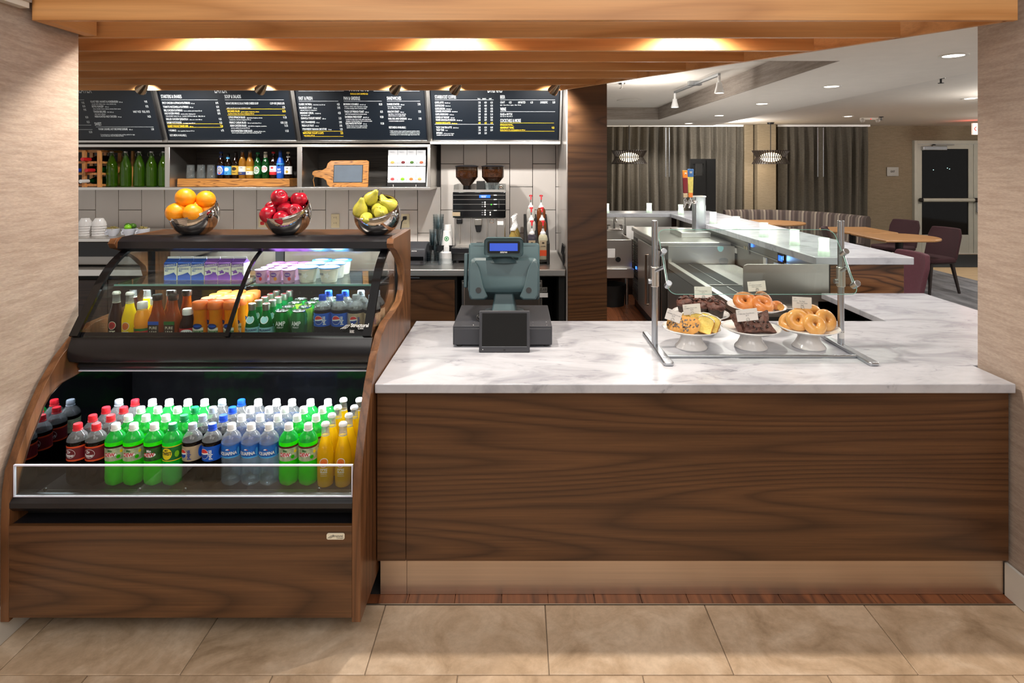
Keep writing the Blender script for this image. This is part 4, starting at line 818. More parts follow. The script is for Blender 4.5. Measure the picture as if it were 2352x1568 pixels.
build(B().box(a + .05, c - .05, 2.3, 2.8, .03, .10), 'plinth_recess', 'black_matte', dc)
for x in (a + .04, c - .04):
    for y in (2.22, 2.85): build(B().cyl((x, y, 0), (x, y, .10), .022, 12), 'foot', 'black', dc)
build(B().box(a + .0, c - .0, 2.66, 2.95, 1.328, 1.3445), 'top_panel', 'walnut', dc, bev=.001)
hood = [(2.665, 1.285), (2.60, 1.290), (2.572, 1.305), (2.575, 1.328), (2.60, 1.343), (2.665, 1.3448)]
build(B().strip(hood, 'x', a, c, .006), 'hood', 'black_satin', dc)
GP = [(2.30, .99), (2.345, 1.05), (2.39, 1.105), (2.425, 1.15), (2.465, 1.195), (2.51, 1.235), (2.56, 1.265), (2.63, 1.288)]
gx0, gx1, gm = -1.757, -.583, -1.148
GS = []
for i in range(len(GP) - 1):
    for k in range(3): GS.append((GP[i][0] + (GP[i + 1][0] - GP[i][0]) * k / 3, GP[i][1] + (GP[i + 1][1] - GP[i][1]) * k / 3))
GS.append(GP[-1])
def smooth(P, it=4):
    for _ in range(it): P = [P[0]] + [((P[i - 1][0] + P[i][0] * 2 + P[i + 1][0]) / 4, (P[i - 1][1] + P[i][1] * 2 + P[i + 1][1]) / 4) for i in range(1, len(P) - 1)] + [P[-1]]
    return P
GS = smooth(GS)
for u, v in ((gx0 + .002, gm - .004), (gm + .004, gx1 - .002)):
    build(B().strip(GS, 'x', u, v), 'front_pane', 'case_glass', dc, label='curved front glass', recalc=False)
for u, v, nm in ((gx0 - .006, gx0 + .028, 'end_frame'), (gx1 - .028, gx1 + .006, 'end_frame'), (gm - .008, gm + .008, 'centre_strip')):
    build(B().strip(smooth([(p[0] - .004, p[1] + .002) for p in GS]), 'x', u, v, .012 if nm == 'end_frame' else .007), nm, 'black_gloss', dc)
endp = [(2.30, .93)] + GS + [(2.80, 1.288), (2.80, .93)]
for x in (gx0, gx1):
    build(B().prism(endp, 'x', x - .002, x + .002), 'end_pane', 'clear', dc, label='clear glass end of the case')
    build(B().box(x - .008, x + .008, 2.78, 2.81, .90, 1.29).box(x - .008, x + .008, 2.32, 2.80, .90, .93), 'end_rail', 'black_gloss', dc)
build(B().strip([(2.312, 1.006), (2.305, .998), (2.298, .985)], 'x', gx0 - .006, gx1 + .006, .002), 'glass_border', 'black_gloss', dc)
bump = [(2.303, .99), (2.288, .965), (2.279, .945), (2.277, .915), (2.285, .893), (2.31, .884), (2.35, .884)]
build(B().strip(smooth(bump, 1), 'x', gx0 - .006, gx1 + .006, .01), 'lower_bumper', 'black_satin', dc)
build(B().strip([(2.335, .884), (2.325, .865), (2.335, .850), (2.36, .845), (2.42, .842)], 'x', gx0, gx1, .006), 'canopy_lip', 'black', dc)
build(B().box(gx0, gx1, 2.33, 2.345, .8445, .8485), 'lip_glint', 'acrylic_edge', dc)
dk = build(B().box(gx0, gx1, 2.31, 2.84, .885, .90), 'deck', 'black_satin', dc)
build(B().box(gx0, gx1, 2.42, 2.84, .835, .884), 'canopy_underside', 'black_matte', dc)
build(B().box(gx0, gx1, 2.805, 2.82, .90, .93).box(gx0, gx1, 2.805, 2.82, 1.27, 1.30).box(gm - .02, gm + .02, 2.805, 2.82, .93, 1.27), 'rear_frame', 'black', dc)
build(B().box(gx0 + .02, gx1 - .02, 2.81, 2.814, .93, 1.27), 'rear_pane', 'clear', dc)
for u, v in ((-1.715, gm - .012), (gm + .012, -.615)):
    gsf = build(B().box(u, v, 2.475, 2.79, 1.156, 1.163), 'glass_shelf', 'case_glass', dc)
    build(B().box(u, v, 2.4735, 2.4755, 1.156, 1.163), 'shelf_edge', 'glass_edge', gsf)
    build(B().box(u + .02, v - .02, 2.50, 2.53, 1.134, 1.1555), 'shelf_rail', 'black', gsf)
    build(B().box(u + .03, v - .03, 2.532, 2.546, 1.146, 1.150), 'shelf_light', 'led_strip', gsf)
for x in (gm - .015, gm + .003, -1.742, -.612): build(B().prism([(2.49, 1.150), (2.80, 1.150), (2.80, 1.10)], 'x', x, x + .012), 'shelf_bracket', 'black', dc)
build(B().box(-1.70, -.63, 2.652, 2.668, 1.278, 1.2845), 'hood_light', 'led_strip', dc)
light('AREA', 'case_light', (-1.165, 2.66, 1.276), 8, COOL, 1.05, .03, aim=(-1.165, 2.50, 0))
light('AREA', 'case_light', (-1.165, 2.54, 1.144), 9, COOL, 1.05, .03, aim=(-1.165, 2.56, 0))
light('AREA', 'case_light', (-1.165, 2.385, .833), 12, COOL, 1.1, .03, aim=(-1.165, 2.33, 0))
build(B().box(-1.70, -.63, 2.375, 2.395, .8345, .841), 'cavity_light', 'led_strip', dc)
# cavity
mir = [(2.05, .465), (2.062, .56), (2.108, .673), (2.136, .717), (2.168, .773), (2.195, .802), (2.25, .827), (2.374, .836), (2.66, .84), (2.66, .465)]
for x in (XL + .031, XR - .035): build(B().prism(mir, 'x', x, x + .004), 'cavity_side', 'mirror_black', dc, label='glossy black inner side of the open shelf')
bp = build(B().box(a, c, 2.66, 2.675, .44, .885), 'cavity_back', 'black_gloss', dc)
for i in range(16): build(B().box(-1.70 + .07 * i, -1.6985 + .07 * i, 2.6585, 2.6605, .80, .815), 'slot', 'ink', bp)
for x in (X(353, 2.66), X(389, 2.66)): build(B().box(x - .014, x + .014, 2.64, 2.66, .755, .775), 'shelf_clip', 'black_matte', bp, bev=.003)
build(B().box(a + .005, c - .005, 2.085, 2.66, .455, .472), 'cavity_deck', 'black_satin', dc)
for i in range(6): build(B().box(a + .01, c - .01, 2.095 + .01 * i, 2.099 + .01 * i, .4722, .4732), 'deck_rib', 'steel_dark', dc)
gd = build(B().box(a + .002, c - .002, 2.036, 2.043, .512, .62), 'front_guard', 'pane', dc, label='clear acrylic guard')
for q in ((a + .002, c - .002, 2.0355, 2.0435, .617, .6215), (a + .002, a + .006, 2.0355, 2.0435, .512, .617), (c - .006, c - .002, 2.0355, 2.0435, .512, .617), (a + .002, c - .002, 2.0355, 2.0435, .5095, .5125)):
    build(B().box(*q), 'guard_edge', 'acrylic_edge', gd)
for x in (-1.66, -1.33, -1.17, -.70): build(B().cyl((x, 2.044, .53), (x, 2.05, .53), .006, 10), 'bolt', 'black', gd)
build(B().strip([(2.06, .512), (2.036, .509), (2.022, .495), (2.022, .478), (2.035, .462), (2.075, .452), (2.11, .43)], 'x', a, c, .008), 'front_bumper', 'black_satin', dc)
# badge and glass lettering
p = at(771, 1231, 2.018); bd = build(B().prism(rbox(.062, .021, .006), 'y', 2.016, 2.0195, 0, T(p.x, 0, p.z)), 'badge', 'lab_cream', dc)
b = B().text('Structural', T(p.x - .010, 2.0155, p.z - .001) @ RX(90), .0105, .85, .01).text('Concepts', T(p.x + .004, 2.0155, p.z - .007) @ RX(90), .007, .85, .01)
for i in range(3): b.tube([(p.x - .027 + .005 * i, 2.0155, p.z - .006), (p.x - .021 + .005 * i, 2.0155, p.z - .001), (p.x - .014 + .004 * i, 2.0155, p.z + .004)], .0006, 4)
build(b, 'lettering', 'ink', bd, recalc=False)
sl = math.degrees(math.atan2(.06, .045)); Ms = lambda x, y: T(*(at(x, y, 2.312) + Vector((0, -.004, 0)))) @ RX(sl)
b = B().text('Structural', Ms(806, 750), .021, .85, .015).text('Concepts', Ms(822, 755), .013, .85, .015)
for i, tt in enumerate(('Contact', 'Service', 'Number')): b.text(tt, Ms(804, 759 + 2.3 * i), .006, .9, 0)
M = Ms(803, 751)
for i in range(3): b.tube([M @ Vector((-.034 + .008 * i, -.006, 0)), M @ Vector((-.024 + .008 * i, .0, 0)), M @ Vector((-.012 + .006 * i, .011, 0))], .0011, 4)
build(b, 'glass_lettering', 'white', dc, recalc=False, label='white maker lettering on the glass')
# ================================================================ DRINKS
ORD = ('first', 'second', 'third', 'fourth', 'fifth')
def lob(n, z0, amp):
    return lambda a, z: 1 + (amp * (math.cos(n * a) - .2) * max(0, 1 - z / z0) if z < z0 else 0)
SODA = [(0, .010), (.014, .004), (.026, .001), (.033, .010), (.0362, .028), (.0352, .050), (.0345, .080), (.0348, .092), (.0348, .150), (.0358, .154), (.0352, .163)]
SODA2 = [(.0352, .163), (.0330, .172), (.028, .182), (.020, .191), (.0145, .198), (.0135, .206)]
LZ = lambda z: .095 + (z - .073) * 1.18
def soda(name, fill, top, cap, lab, marks, lz=(.073, .119), fillz=.148, bands=()):
    t = thing(name, 'x', 'bottle')
    prof = [(r, z, 0) for r, z in SODA[:-1]] + [(SODA[-1][0], SODA[-1][1], 1)] + [(r, z, 1) for r, z in SODA2[1:]]
    build(B().lathe(prof, 30, 0, rf=lob(5, .03, .07)), 'body', [fill, top], t, sharp=60)
    build(B().lathe([(.0148, .203), (.0152, .206), (.0152, .218), (.0138, .2215), (0, .2217)], 20).lathe([(.0165, .198), (.0165, .201), (.0135, .202)], 20, caps=False), 'cap', cap, t)
    lo = build(B().lathe([(.0352, LZ(lz[0])), (.0352, LZ(lz[1]))], 32, caps=False), 'label', lab, t)
    for (za, zb, m_) in bands: build(B().lathe([(.0354, LZ(za)), (.0354, LZ(zb))], 32, caps=False), 'label_band', m_, lo)
    for (kind, ang, z, sz, asp, m_, s_) in marks:
        z = LZ(z); M = RZ(ang) @ T(0, 0, z) @ RX(90); q = B()
        if kind == 'd': q.disc(sz, sz * asp, M, wrap=.0357 + (s_ or 0) * .0003)
        elif kind == 'h': q.disc(sz, sz * asp, M, 14, wrap=.0357 + (s_[2]) * .0003, a0=s_[0], a1=s_[1])
        elif kind == 'v': q.text(s_, RZ(ang) @ T(0, 0, z) @ RX(90) @ T(0, 0, .0372) @ RZ(90), sz, asp, .02, 'c')
        else: q.text(s_, M, sz, asp, .03, 'c', wrap=.0366)
        build(q, 'label_mark', m_, lo, recalc=False)
    return Proto(t)
globe = lambda ang, s=.0165: [('d', ang, .096, s, 1, 'white', 1), ('h', ang, .0985, s * .88, .86, 'globe_red', (8, 188, 2)), ('h', ang, .0935, s * .88, .86, 'globe_blue', (182, 372, 2))]
KD = {
 'pepper': soda('soda_bottle', 'cola', 'bottle_clear', 'cap_red', 'lab_maroon', [('d', -4, .097, .0205, .82, 'white', 0), ('d', -4, .097, .0195, .80, 'lab_maroon', 1), ('t', -6, .0985, .0145, .8, 'white', 'Dr'), ('t', -4, .088, .0150, .78, 'white', 'Pepper'), ('d', 52, .096, .012, 1.2, 'lab_maroon', 0)], bands=((.073, .078, 'lab_orange'), (.114, .119, 'lab_orange'))),
 'dietpepper': soda('soda_bottle', 'cola', 'bottle_clear', 'cap_grey', 'lab_silver', [('t', 0, .094, .015, .8, 'lab_maroon', 'Diet')]),
 'dewd': soda('soda_bottle', 'dew', 'bottle_green', 'cap_white', 'lab_silver', [('t', 0, .103, .012, .8, 'lab_green2', 'Mtn'), ('d', 0, .093, .022, .34, 'white', 0), ('t', 0, .0885, .0185, .85, 'red', 'DEW'), ('d', 45, .085, .007, 1, 'dew', 0), ('d', 62, .10, .006, 1, 'lab_yellow', 0)], bands=((.113, .119, 'lab_brown'), (.116, .1175, 'red'))),
 'dew': soda('soda_bottle', 'dew', 'bottle_green', 'cap_white', 'lab_green', [('t', 0, .102, .013, .8, 'white', 'Mtn'), ('d', 0, .0925, .023, .36, 'white', 0), ('t', 0, .0878, .0195, .85, 'red', 'DEW')], bands=((.113, .119, 'lab_brown'), (.116, .1175, 'red'))),
 'twist': soda('soda_bottle', 'dew2', 'bottle_green', 'cap_green', 'lab_green2', [('d', -8, .096, .0195, 1.1, 'lab_yellow', 0), ('t', -8, .0925, .0165, .75, 'ink', 'TWIST'), ('t', -8, .105, .008, .8, 'ink', 'MIST'), ('d', 50, .093, .008, 1.5, 'lime', 0)], bands=((.073, .0755, 'lab_yellow'), (.1165, .119, 'lab_yellow'))),
 'diet': soda('soda_bottle', 'cola', 'bottle_clear', 'cap_grey', 'lab_champagne', globe(-36) + [('v', 10, .094, .019, .9, 'globe_blue', 'pepsi'), ('d', 75, .096, .012, 1.7, 'lab_blue', 0)]),
 'pepsi': soda('soda_bottle', 'cola', 'bottle_clear', 'cap_blue', 'lab_blue', globe(-22, .0185) + [('v', 24, .094, .019, .9, 'white', 'pepsi'), ('d', 80, .096, .01, 1.7, 'lab_navy', 0)]),
 'pepsi2': soda('soda_bottle', 'cola', 'bottle_clear', 'cap_blue', 'lab_blue', globe(-2, .0185) + [('v', 42, .094, .019, .9, 'white', 'pepsi')]),
 'diet2': soda('soda_bottle', 'cola', 'bottle_clear', 'cap_grey', 'lab_champagne', globe(-2, .0165) + [('v', 38, .094, .016, .9, 'globe_blue', 'pepsi')]),
 'aqua': soda('water_bottle', 'water', 'bottle_clear', 'cap_white', 'lab_aqua', [('t', -2, .093, .0165, .80, 'white', 'AQUAFINA'), ('h', -2, .108, .007, .7, 'white', (0, 180, 1)), ('h', 4, .108, .005, .6, 'red', (0, 120, 2)), ('d', 62, .10, .005, 3, 'lab_aqua2', 0)], lz=(.083, .125), bands=((.083, .087, 'lab_aqua2'),)),
}
NM = {'pepper': 'red-capped dark soda bottle with maroon label', 'dietpepper': 'grey-capped dark soda bottle', 'dewd': 'white-capped green soda bottle with pale label', 'dew': 'white-capped green soda bottle with dark green label', 'twist': 'green-capped green soda bottle with yellow disc label', 'diet': 'grey-capped cola bottle with champagne label', 'pepsi': 'blue-capped cola bottle with blue label', 'aqua': 'white-capped water bottle with blue label'}
def izze(name, liq, disc_m, ring, star):
    t = thing(name, 'x', 'bottle')
    pr = [(0, .003, 0), (.024, 0, 0), (.0295, .006, 0), (.030, .03, 0), (.030, .115, 0), (.0275, .135, 0), (.019, .165, 0), (.0152, .185, 1), (.0135, .215, 1), (.0145, .218, 1), (.0145, .224, 1)]
    build(B().lathe(pr, 26), 'body', [liq, 'bottle_clear'], t, sharp=60)
    build(B().lathe([(.0155, .221), (.0160, .224), (.0145, .230), (.012, .2325), (0, .233)], 20), 'cap', 'cap_white', t)
    lo = build(B().disc(.0155, .018, T(0, 0, .095) @ RX(90), 22, wrap=.0305, fn=lambda a: 1 + .06 * math.sin(2 * a + .6)), 'label', ring, t, recalc=False)
    build(B().disc(.0135, .0158, T(0, 0, .095) @ RX(90), 22, wrap=.0308, fn=lambda a: 1 + .06 * math.sin(2 * a + .6)), 'fruit_disc', disc_m, lo, recalc=False)
    b = B()
    for i in range(8): b.disc(.0042, .0011, T(0, 0, .095) @ RX(90) @ T(.0058 * math.cos(i * PI / 4), .0058 * math.sin(i * PI / 4), 0) @ RZ(45 * i), 8, wrap=.0313)
    build(b, 'fruit_segments', star, lo, recalc=False)['kind'] = 'stuff'
    b = B().text('IZZE', T(0, 0, .058) @ RX(90), .021, .62, .03, 'c', wrap=.0306).text('SPARKLING', T(0, 0, .051) @ RX(90), .0055, .8, 0, 'c', wrap=.0306).text('clementine juice', T(0, 0, .045) @ RX(90), .0048, .8, 0, 'c', wrap=.0306)
    b.lathe([(.0152, .186), (.0149, .189)], 24, caps=False)
    build(b, 'lettering', 'lab_cream', t, recalc=False)
    return Proto(t)
KD['izze'] = izze('juice_soda_bottle', 'izze_y', 'tap_orange', 'lab_cream', 'lab_orange')
KD['izze_d'] = izze('juice_soda_bottle', 'izze_d', 'lab_red', 'lab_cream', 'lab_maroon')
KD['izze_l'] = izze('juice_soda_bottle', 'izze_l', 'tap_orange', 'lab_cream', 'lab_orange')
cols = ['pepper', 'pepper', 'dewd', 'dewd', 'dew', 'twist', 'diet', 'pepsi', 'aqua', 'aqua', 'aqua', 'dewd', 'dewd']
cx_ = [-1.660, -1.591, -1.520, -1.451, -1.374, -1.302, -1.229, -1.152, -1.080, -1.006, -.939, -.864, -.790]
NTH = ('first', 'second', 'third', 'fourth', 'fifth', 'sixth', 'seventh', 'eighth', 'ninth', 'tenth', 'eleventh', 'twelfth', 'thirteenth')
ROW = ('front row', 'second row', 'third row', 'back row')
used = {}
for i, (k, x) in enumerate(zip(cols, cx_)):
    for r in range(4):
        kk = 'dietpepper' if (i == 0 and r == 3) else 'dewd' if (i == 5 and r == 3) else k
        KD[kk].put((x + random.uniform(-.002, .002), 2.20 + .0745 * r, .473), random.uniform(-5, 5), '%s in %s, %s column from left' % (NM[kk], ROW[r], NTH[i]), 'bottles on the open lower shelf')
for i, x in enumerate((-.722, -.656)):
    for r in range(4):
        KD['izze'].put((x, 2.185 + .0 * i + .075 * r, .473), random.uniform(-4, 6), 'yellow sparkling juice bottle in %s, %s column at right end' % (ROW[r], ('left', 'right')[i]), 'bottles on the open lower shelf')
# upper deck
zd = .9008
def simple(name, prof, mats, capprof, capm, n=26, rf=None):
    t = thing(name, 'x', 'bottle'); build(B().lathe(prof, n, 0, rf=rf), 'body', mats, t, sharp=60); build(B().lathe(capprof, n), 'cap', capm, t); return t
def wraplab(t, r, z0, z1, m_, marks=(), a0=0, a1=360, n=28):
    lo = build(B().lathe([(r, z0), (r, z1)], n, caps=False, a0=a0, a1=a1), 'label', m_, t)
    for (kind, ang, z, sz, asp, mm, s_) in marks:
        M = RZ(ang) @ T(0, 0, z) @ RX(90); q = B()
        if kind == 'd': q.disc(sz, sz * asp, M, wrap=r + .0004 + .0003 * (s_ or 0))
        else: q.text(s_, M, sz, asp, .03, 'c', wrap=r + .0012)
        build(q, 'label_mark', mm, lo, recalc=False)
    return lo
aj = simple('apple_juice_bottle', [(0, .002, 0), (.026, 0, 0), (.031, .006, 0), (.031, .085, 0), (.0285, .095, 0), (.031, .105, 0), (.031, .12, 0), (.027, .145, 0), (.019, .162, 1), (.018, .170, 1)], ['apple', 'bottle_clear'], [(.0195, .168), (.020, .171), (.020, .192), (.018, .1955), (0, .196)], 'cap_white')
wraplab(aj, .0314, .018, .090, 'lab_red', [('d', 0, .066, .016, .9, 'lab_orange', 0), ('t', 0, .056, .0135, .8, 'lab_green2', 'Tropicana'), ('t', 0, .044, .009, .7, 'white', 'APPLE JUICE')]); build(B().lathe([(.0317, .079), (.0317, .090)], 28, caps=False), 'label_band', 'lab_green2', aj)
sq = lambda a, z: 1 / (abs(math.cos(a)) ** 6 + abs(math.sin(a)) ** 6) ** (1 / 6) if z < .15 else 1
def teab(nm, band):
    t = simple('tea_bottle', [(0, .002, 0), (.024, 0, 0), (.0285, .006, 0), (.0285, .10, 0), (.0275, .125, 0), (.024, .15, 0), (.0185, .175, 0), (.0165, .195, 0), (.0165, .205, 0)], ['tea'], [(.018, .203), (.0195, .206), (.0195, .222), (.018, .226), (0, .2265)], 'cap_black', 32, sq)
    lo = build(B().box(-.022, .022, -.0302, -.0292, .03, .120), 'label', 'lab_brown', t)
    build(B().box(-.022, .022, -.0306, -.0301, .106, .120), 'label_band', band, lo)
    build(B().box(-.018, .018, -.0306, -.0301, .036, .062), 'label_picture', 'lab_aqua2', lo); build(B().disc(.011, .013, T(0, -.0308, .050) @ RX(90)), 'leaf_print', 'lime', lo, recalc=False)
    build(B().text('PURE', T(0, -.031, .088) @ RX(90), .0165, .85, .01, 'c').text('LEAF', T(0, -.031, .070) @ RX(90), .0165, .85, .01, 'c'), 'lettering', 'lab_cream', lo, recalc=False)
    return t
gp = simple('grape_juice_bottle', [(0, .002), (.026, 0), (.030, .006), (.030, .09), (.028, .11), (.019, .135), (.0175, .145)], ['grape'], [(.0195, .142), (.020, .145), (.020, .163), (.018, .167), (0, .1675)], 'cap_white')
wraplab(gp, .0304, .012, .090, 'lab_red', [('d', 0, .070, .026, .62, 'white', 0), ('t', 0, .065, .018, .7, 'ink', "Welch's")])
oj = simple('orange_juice_bottle', [(0, .002), (.025, 0), (.030, .006), (.029, .05), (.0265, .10), (.024, .125), (.0255, .15), (.027, .165), (.0275, .17)], ['juice'], [(.030, .166), (.0315, .169), (.0315, .192), (.029, .196), (.020, .197), (0, .1965)], 'cap_orange')
lo = wraplab(oj, .0306, .012, .092, 'lab_cream', [('d', 0, .098, .019, .62, 'lab_navy', 0), ('d', 0, .099, .016, .25, 'lab_blue', 1), ('t', 0, .074, .0145, .85, 'lab_green2', 'Tropicana'), ('d', 4, .056, .016, .8, 'tap_orange', 0)], a0=-135, a1=-45, n=12)
pl = simple('mineral_water_bottle', [(0, .003), (.024, 0), (.0275, .006), (.0275, .08), (.026, .10), (.018, .135), (.0135, .16), (.013, .17)], ['pelle'], [(.0145, .160), (.0150, .163), (.0150, .176), (.0155, .178), (.0155, .186), (.013, .188), (0, .188)], 'steel')
build(B().lathe([(0, .1885), (.0085, .1884)], 14), 'cap_disc', 'lab_red', pl)
wraplab(pl, .0279, .03, .092, 'lab_teal', [('t', 0, .078, .011, .8, 'lab_navy', 'S.PELLEGRINO'), ('d', 0, .062, .006, 1, 'red', 0)]);
q = B().disc(.016, .017, T(0, -.0228, .124) @ RX(90 - 26), 18); nl = build(q, 'neck_label', 'white', pl, recalc=False); build(B().disc(.0138, .0148, T(0, -.0232, .1242) @ RX(90 - 26), 18), 'neck_print', 'lab_teal', nl, recalc=False)
def can(nm, side_, lime):
    t = thing('drink_can', 'x', 'can')
    build(B().lathe([(.020, .003), (.024, 0), (.031, .010), (.033, .014), (.033, .140), (.027, .153), (.0268, .157), (.0255, .157), (.0245, .153), (0, .153)], 28, 0), 'body', side_, t)
    build(B().lathe([(.0272, .1525), (.0276, .1575), (.0255, .158), (.0245, .1535), (0, .1535)], 24), 'lid', 'can_top', t)
    b = B().torus(.006, .0014, 14, 6, 0, T(0, -.008, .1552)); build(b, 'pull_tab', 'can_top', t)
    lo = build(B().text('AMP', T(0, 0, .100) @ RX(90), .026, .8, .02, 'c', wrap=.0338).text('ENERGY', T(0, 0, .090) @ RX(90), .009, .8, .01, 'c', wrap=.0338), 'lettering', 'white', t, recalc=False)
    build(B().disc(.014, .015, T(0, 0, .060) @ RX(90), 18, wrap=.0334), 'fruit_print', 'can_lime', t, recalc=False); build(B().disc(.009, .009, T(.006, 0, .054) @ RX(90), 14, wrap=.0337), 'fruit_print', 'lime', t, recalc=False)
    return t
GU = 'drinks on the upper deck behind the curved glass'
def put(pr, x, Y, lb, rz=0, z=zd): return pr.put((x, Y, z), rz, lb, GU)
put(KD['izze_d'], -1.705, 2.475, 'dark sparkling juice bottle in the left corner of the upper deck')
put(KD['izze_d'], -1.70, 2.575, 'dark sparkling juice bottle, second row in the left corner')
put(KD['izze_l'], -1.640, 2.462, 'bright yellow sparkling juice bottle at front of upper deck')
put(KD['izze_l'], -1.628, 2.56, 'bright yellow sparkling juice bottle, second row of upper deck')
P_ = Proto(aj); put(P_, -1.575, 2.445, 'short amber apple juice bottle with white cap, front'); put(P_, -1.567, 2.52, 'short amber apple juice bottle with white cap, behind')
P_ = Proto(teab('a', 'lab_blue')); P2 = Proto(teab('b', 'lab_green2'))
put(P_, -1.512, 2.445, 'amber iced tea bottle with blue label band, front'); put(P_, -1.505, 2.53, 'amber iced tea bottle with blue label band, behind')
put(P2, -1.446, 2.445, 'amber iced tea bottle with green label band, front'); put(P2, -1.437, 2.53, 'amber iced tea bottle with green label band, behind')
P_ = Proto(gp); put(P_, -1.386, 2.445, 'short dark grape juice bottle with white cap', 16); put(P_, -1.375, 2.52, 'dark grape juice bottle with white cap, behind the front one')
P_ = Proto(oj)
for i, x in enumerate((-1.336, -1.271, -1.206)):
    for r in range(4): put(P_, x, 2.45 + .068 * r, 'orange juice bottle with wide orange cap, %s of upper deck, %s column' % (ROW[r], ('left', 'middle', 'right')[i]), random.uniform(-5, 5))
P_ = Proto(pl)
for i, x in enumerate((-1.118, -1.058)):
    for r in range(5): put(P_, x, 2.45 + .062 * r, 'green mineral water bottle, %s column, %s from the glass' % (('left', 'right')[i], ORD[r]), random.uniform(-6, 6))
P_ = Proto(can('a', 'can_green', 0)); P2 = Proto(can('b', 'can_lime', 1))
for i, x in enumerate((-.993, -.922)):
    for r in range(4): put(P_ if (i + r) % 3 != 2 else P2, x, 2.455 + .07 * r, 'green energy drink can, %s column, %s from the glass' % (('left', 'right')[i], ORD[r]), random.uniform(-10, 10))
for r in range(3): put(P_, -.861, 2.545 + .07 * r, 'green energy drink can beside the cola bottles, %s from the glass' % ORD[r], -35)
for k, x, nm in (('pepsi2', -.826, 'blue-labelled cola bottle, left'), ('pepsi2', -.753, 'blue-labelled cola bottle, right'), ('diet2', -.685, 'champagne-labelled cola bottle, left'), ('diet2', -.625, 'champagne-labelled cola bottle, right')):
    for r in range(2): put(KD[k], x + (.008 if x > -.64 else 0), 2.462 + .08 * r, '%s of its pair, %s row of upper deck' % (nm, ('front', 'second')[r]), -8 if k == 'pepsi2' else 0)
# glass shelf: cartons and yogurts
zs = 1.1638
def carton(col):
    t = thing('milk_carton', 'x', 'carton'); s = .0275
    b = B().box(-s, s, -s, s, 0, .074)
    build(b, 'body', 'carton_cream', t, bev=.0012)
    g = B(); g.add([(-s, -s, .074), (s, -s, .074), (s, s, .074), (-s, s, .074), (-s, 0, .092), (s, 0, .092)], [(0, 1, 5, 4), (2, 3, 4, 5), (0, 4, 3), (1, 2, 5)])
    build(g, 'gable', col, t); build(B().box(-s, s, -.0015, .0015, .090, .099), 'top_seal', 'paper_white', t)
    build(B().box(-s + .0002, s - .0002, -s - .0006, -s, 0, .020).add([(-s, -s - .0006, .02), (s, -s - .0006, .02), (.016, -s - .0006, .034), (-.004, -s - .0006, .026)], [(0, 1, 2, 3)]), 'front_print', col, t, recalc=False)
    hb = build(B().add([(-s, -s - .0006, .056), (s, -s - .0006, .062), (s, -s - .0006, .074), (-s, -s - .0006, .074)], [(0, 1, 2, 3)]), 'name_band', col, t, recalc=False)
    build(B().text('DARIGOLD', T(0, -s - .001, .061) @ RX(90) @ RZ(7), .0125, .78, .02, 'c'), 'lettering', 'paper_white', hb, recalc=False)
    if col == 'carton_blue': q = B().text('2% REDUCED FAT', T(-.022, -s - .001, .046) @ RX(90), .0085, .62, .02).text('MILK', T(-.022, -s - .001, .038) @ RX(90), .008, .8, .02).disc(.005, .005, T(.013, -s - .0012, .026) @ RX(90), 12)
    else: q = B().text('FAT FREE', T(.0, -s - .001, .046) @ RX(90), .0075, .7, .02).disc(.012, .008, T(-.012, -s - .001, .036) @ RX(90), 9, fn=lambda a: 1 + .4 * math.sin(5 * a)).disc(.010, .006, T(.012, -s - .001, .030) @ RX(90), 9, fn=lambda a: 1 + .4 * math.sin(4 * a))
    build(q, 'print_marks', col, t, recalc=False); return t
PB, PP = Proto(carton('carton_blue')), Proto(carton('carton_purple'))
for r in range(1):
    for i in range(6):
        (PB if i < 3 else PP).put((X(391 + 31.0 * i, 2.56), 2.588 + .13 * r, zs), random.uniform(-3, 3), '%s gable-top milk carton, %s of six from left' % ('blue' if i < 3 else 'purple', ('first', 'second', 'third', 'fourth', 'fifth', 'sixth')[i]), 'milk cartons on the glass shelf')
def yog(pink):
    t = thing('yogurt_cup', 'x', 'yogurt')
    build(B().lathe([(.0225, 0), (.0255, .052), (.0275, .054)], 24), 'cup', 'yog_pink', t); build(B().lathe([(.028, .054), (.028, .0555), (.0, .0558)], 24), 'foil_lid', 'foil_purple', t)
    lo = build(B().disc(.0135, .010, T(0, 0, .036) @ RX(90), 16, wrap=.0258), 'label', 'carton_purple', t, recalc=False); build(B().text('Dannon', T(0, 0, .034) @ RX(90), .0075, .8, .02, 'c', wrap=.0266), 'lettering', 'white', lo, recalc=False)
    build(B().disc(.007, .008, T(0, 0, .019) @ RX(90) @ T(.008, 0, 0), 12, wrap=.0248), 'fruit_print', 'berry' if pink else 'peach', t, recalc=False); return t
def oik():
    t = thing('greek_yogurt_cup', 'x', 'yogurt')
    build(B().lathe([(.031, 0), (.033, .004), (.041, .058), (.0425, .06)], 28), 'cup', 'yog_cream', t); build(B().lathe([(.0445, .060), (.0450, .063), (.043, .065), (.038, .064), (0, .064)], 28), 'lid', 'foil_blue', t)
    build(B().disc(.030, .022, T(-.004, .006, .0648), 18), 'lid_print', 'white', t, recalc=False)
    lo = build(B().lathe([(.0342, .012), (.0400, .050)], 20, caps=False, a0=-150, a1=-30), 'label', 'yog_cream', t); build(B().disc(.011, .012, T(0, 0, .032) @ RX(90) @ T(.002, 0, 0), 10, wrap=.0392, fn=lambda a: 1 + .35 * math.cos(5 * a)), 'flower_print', 'white', lo, recalc=False); build(B().text('OIKOS', T(-.0, 0, .034) @ RZ(-38) @ RX(90), .012, .7, .03, 'c', wrap=.0402), 'lettering', 'lab_navy', lo, recalc=False); return t
ya, yb, yo = Proto(yog(1)), Proto(yog(0)), Proto(oik())
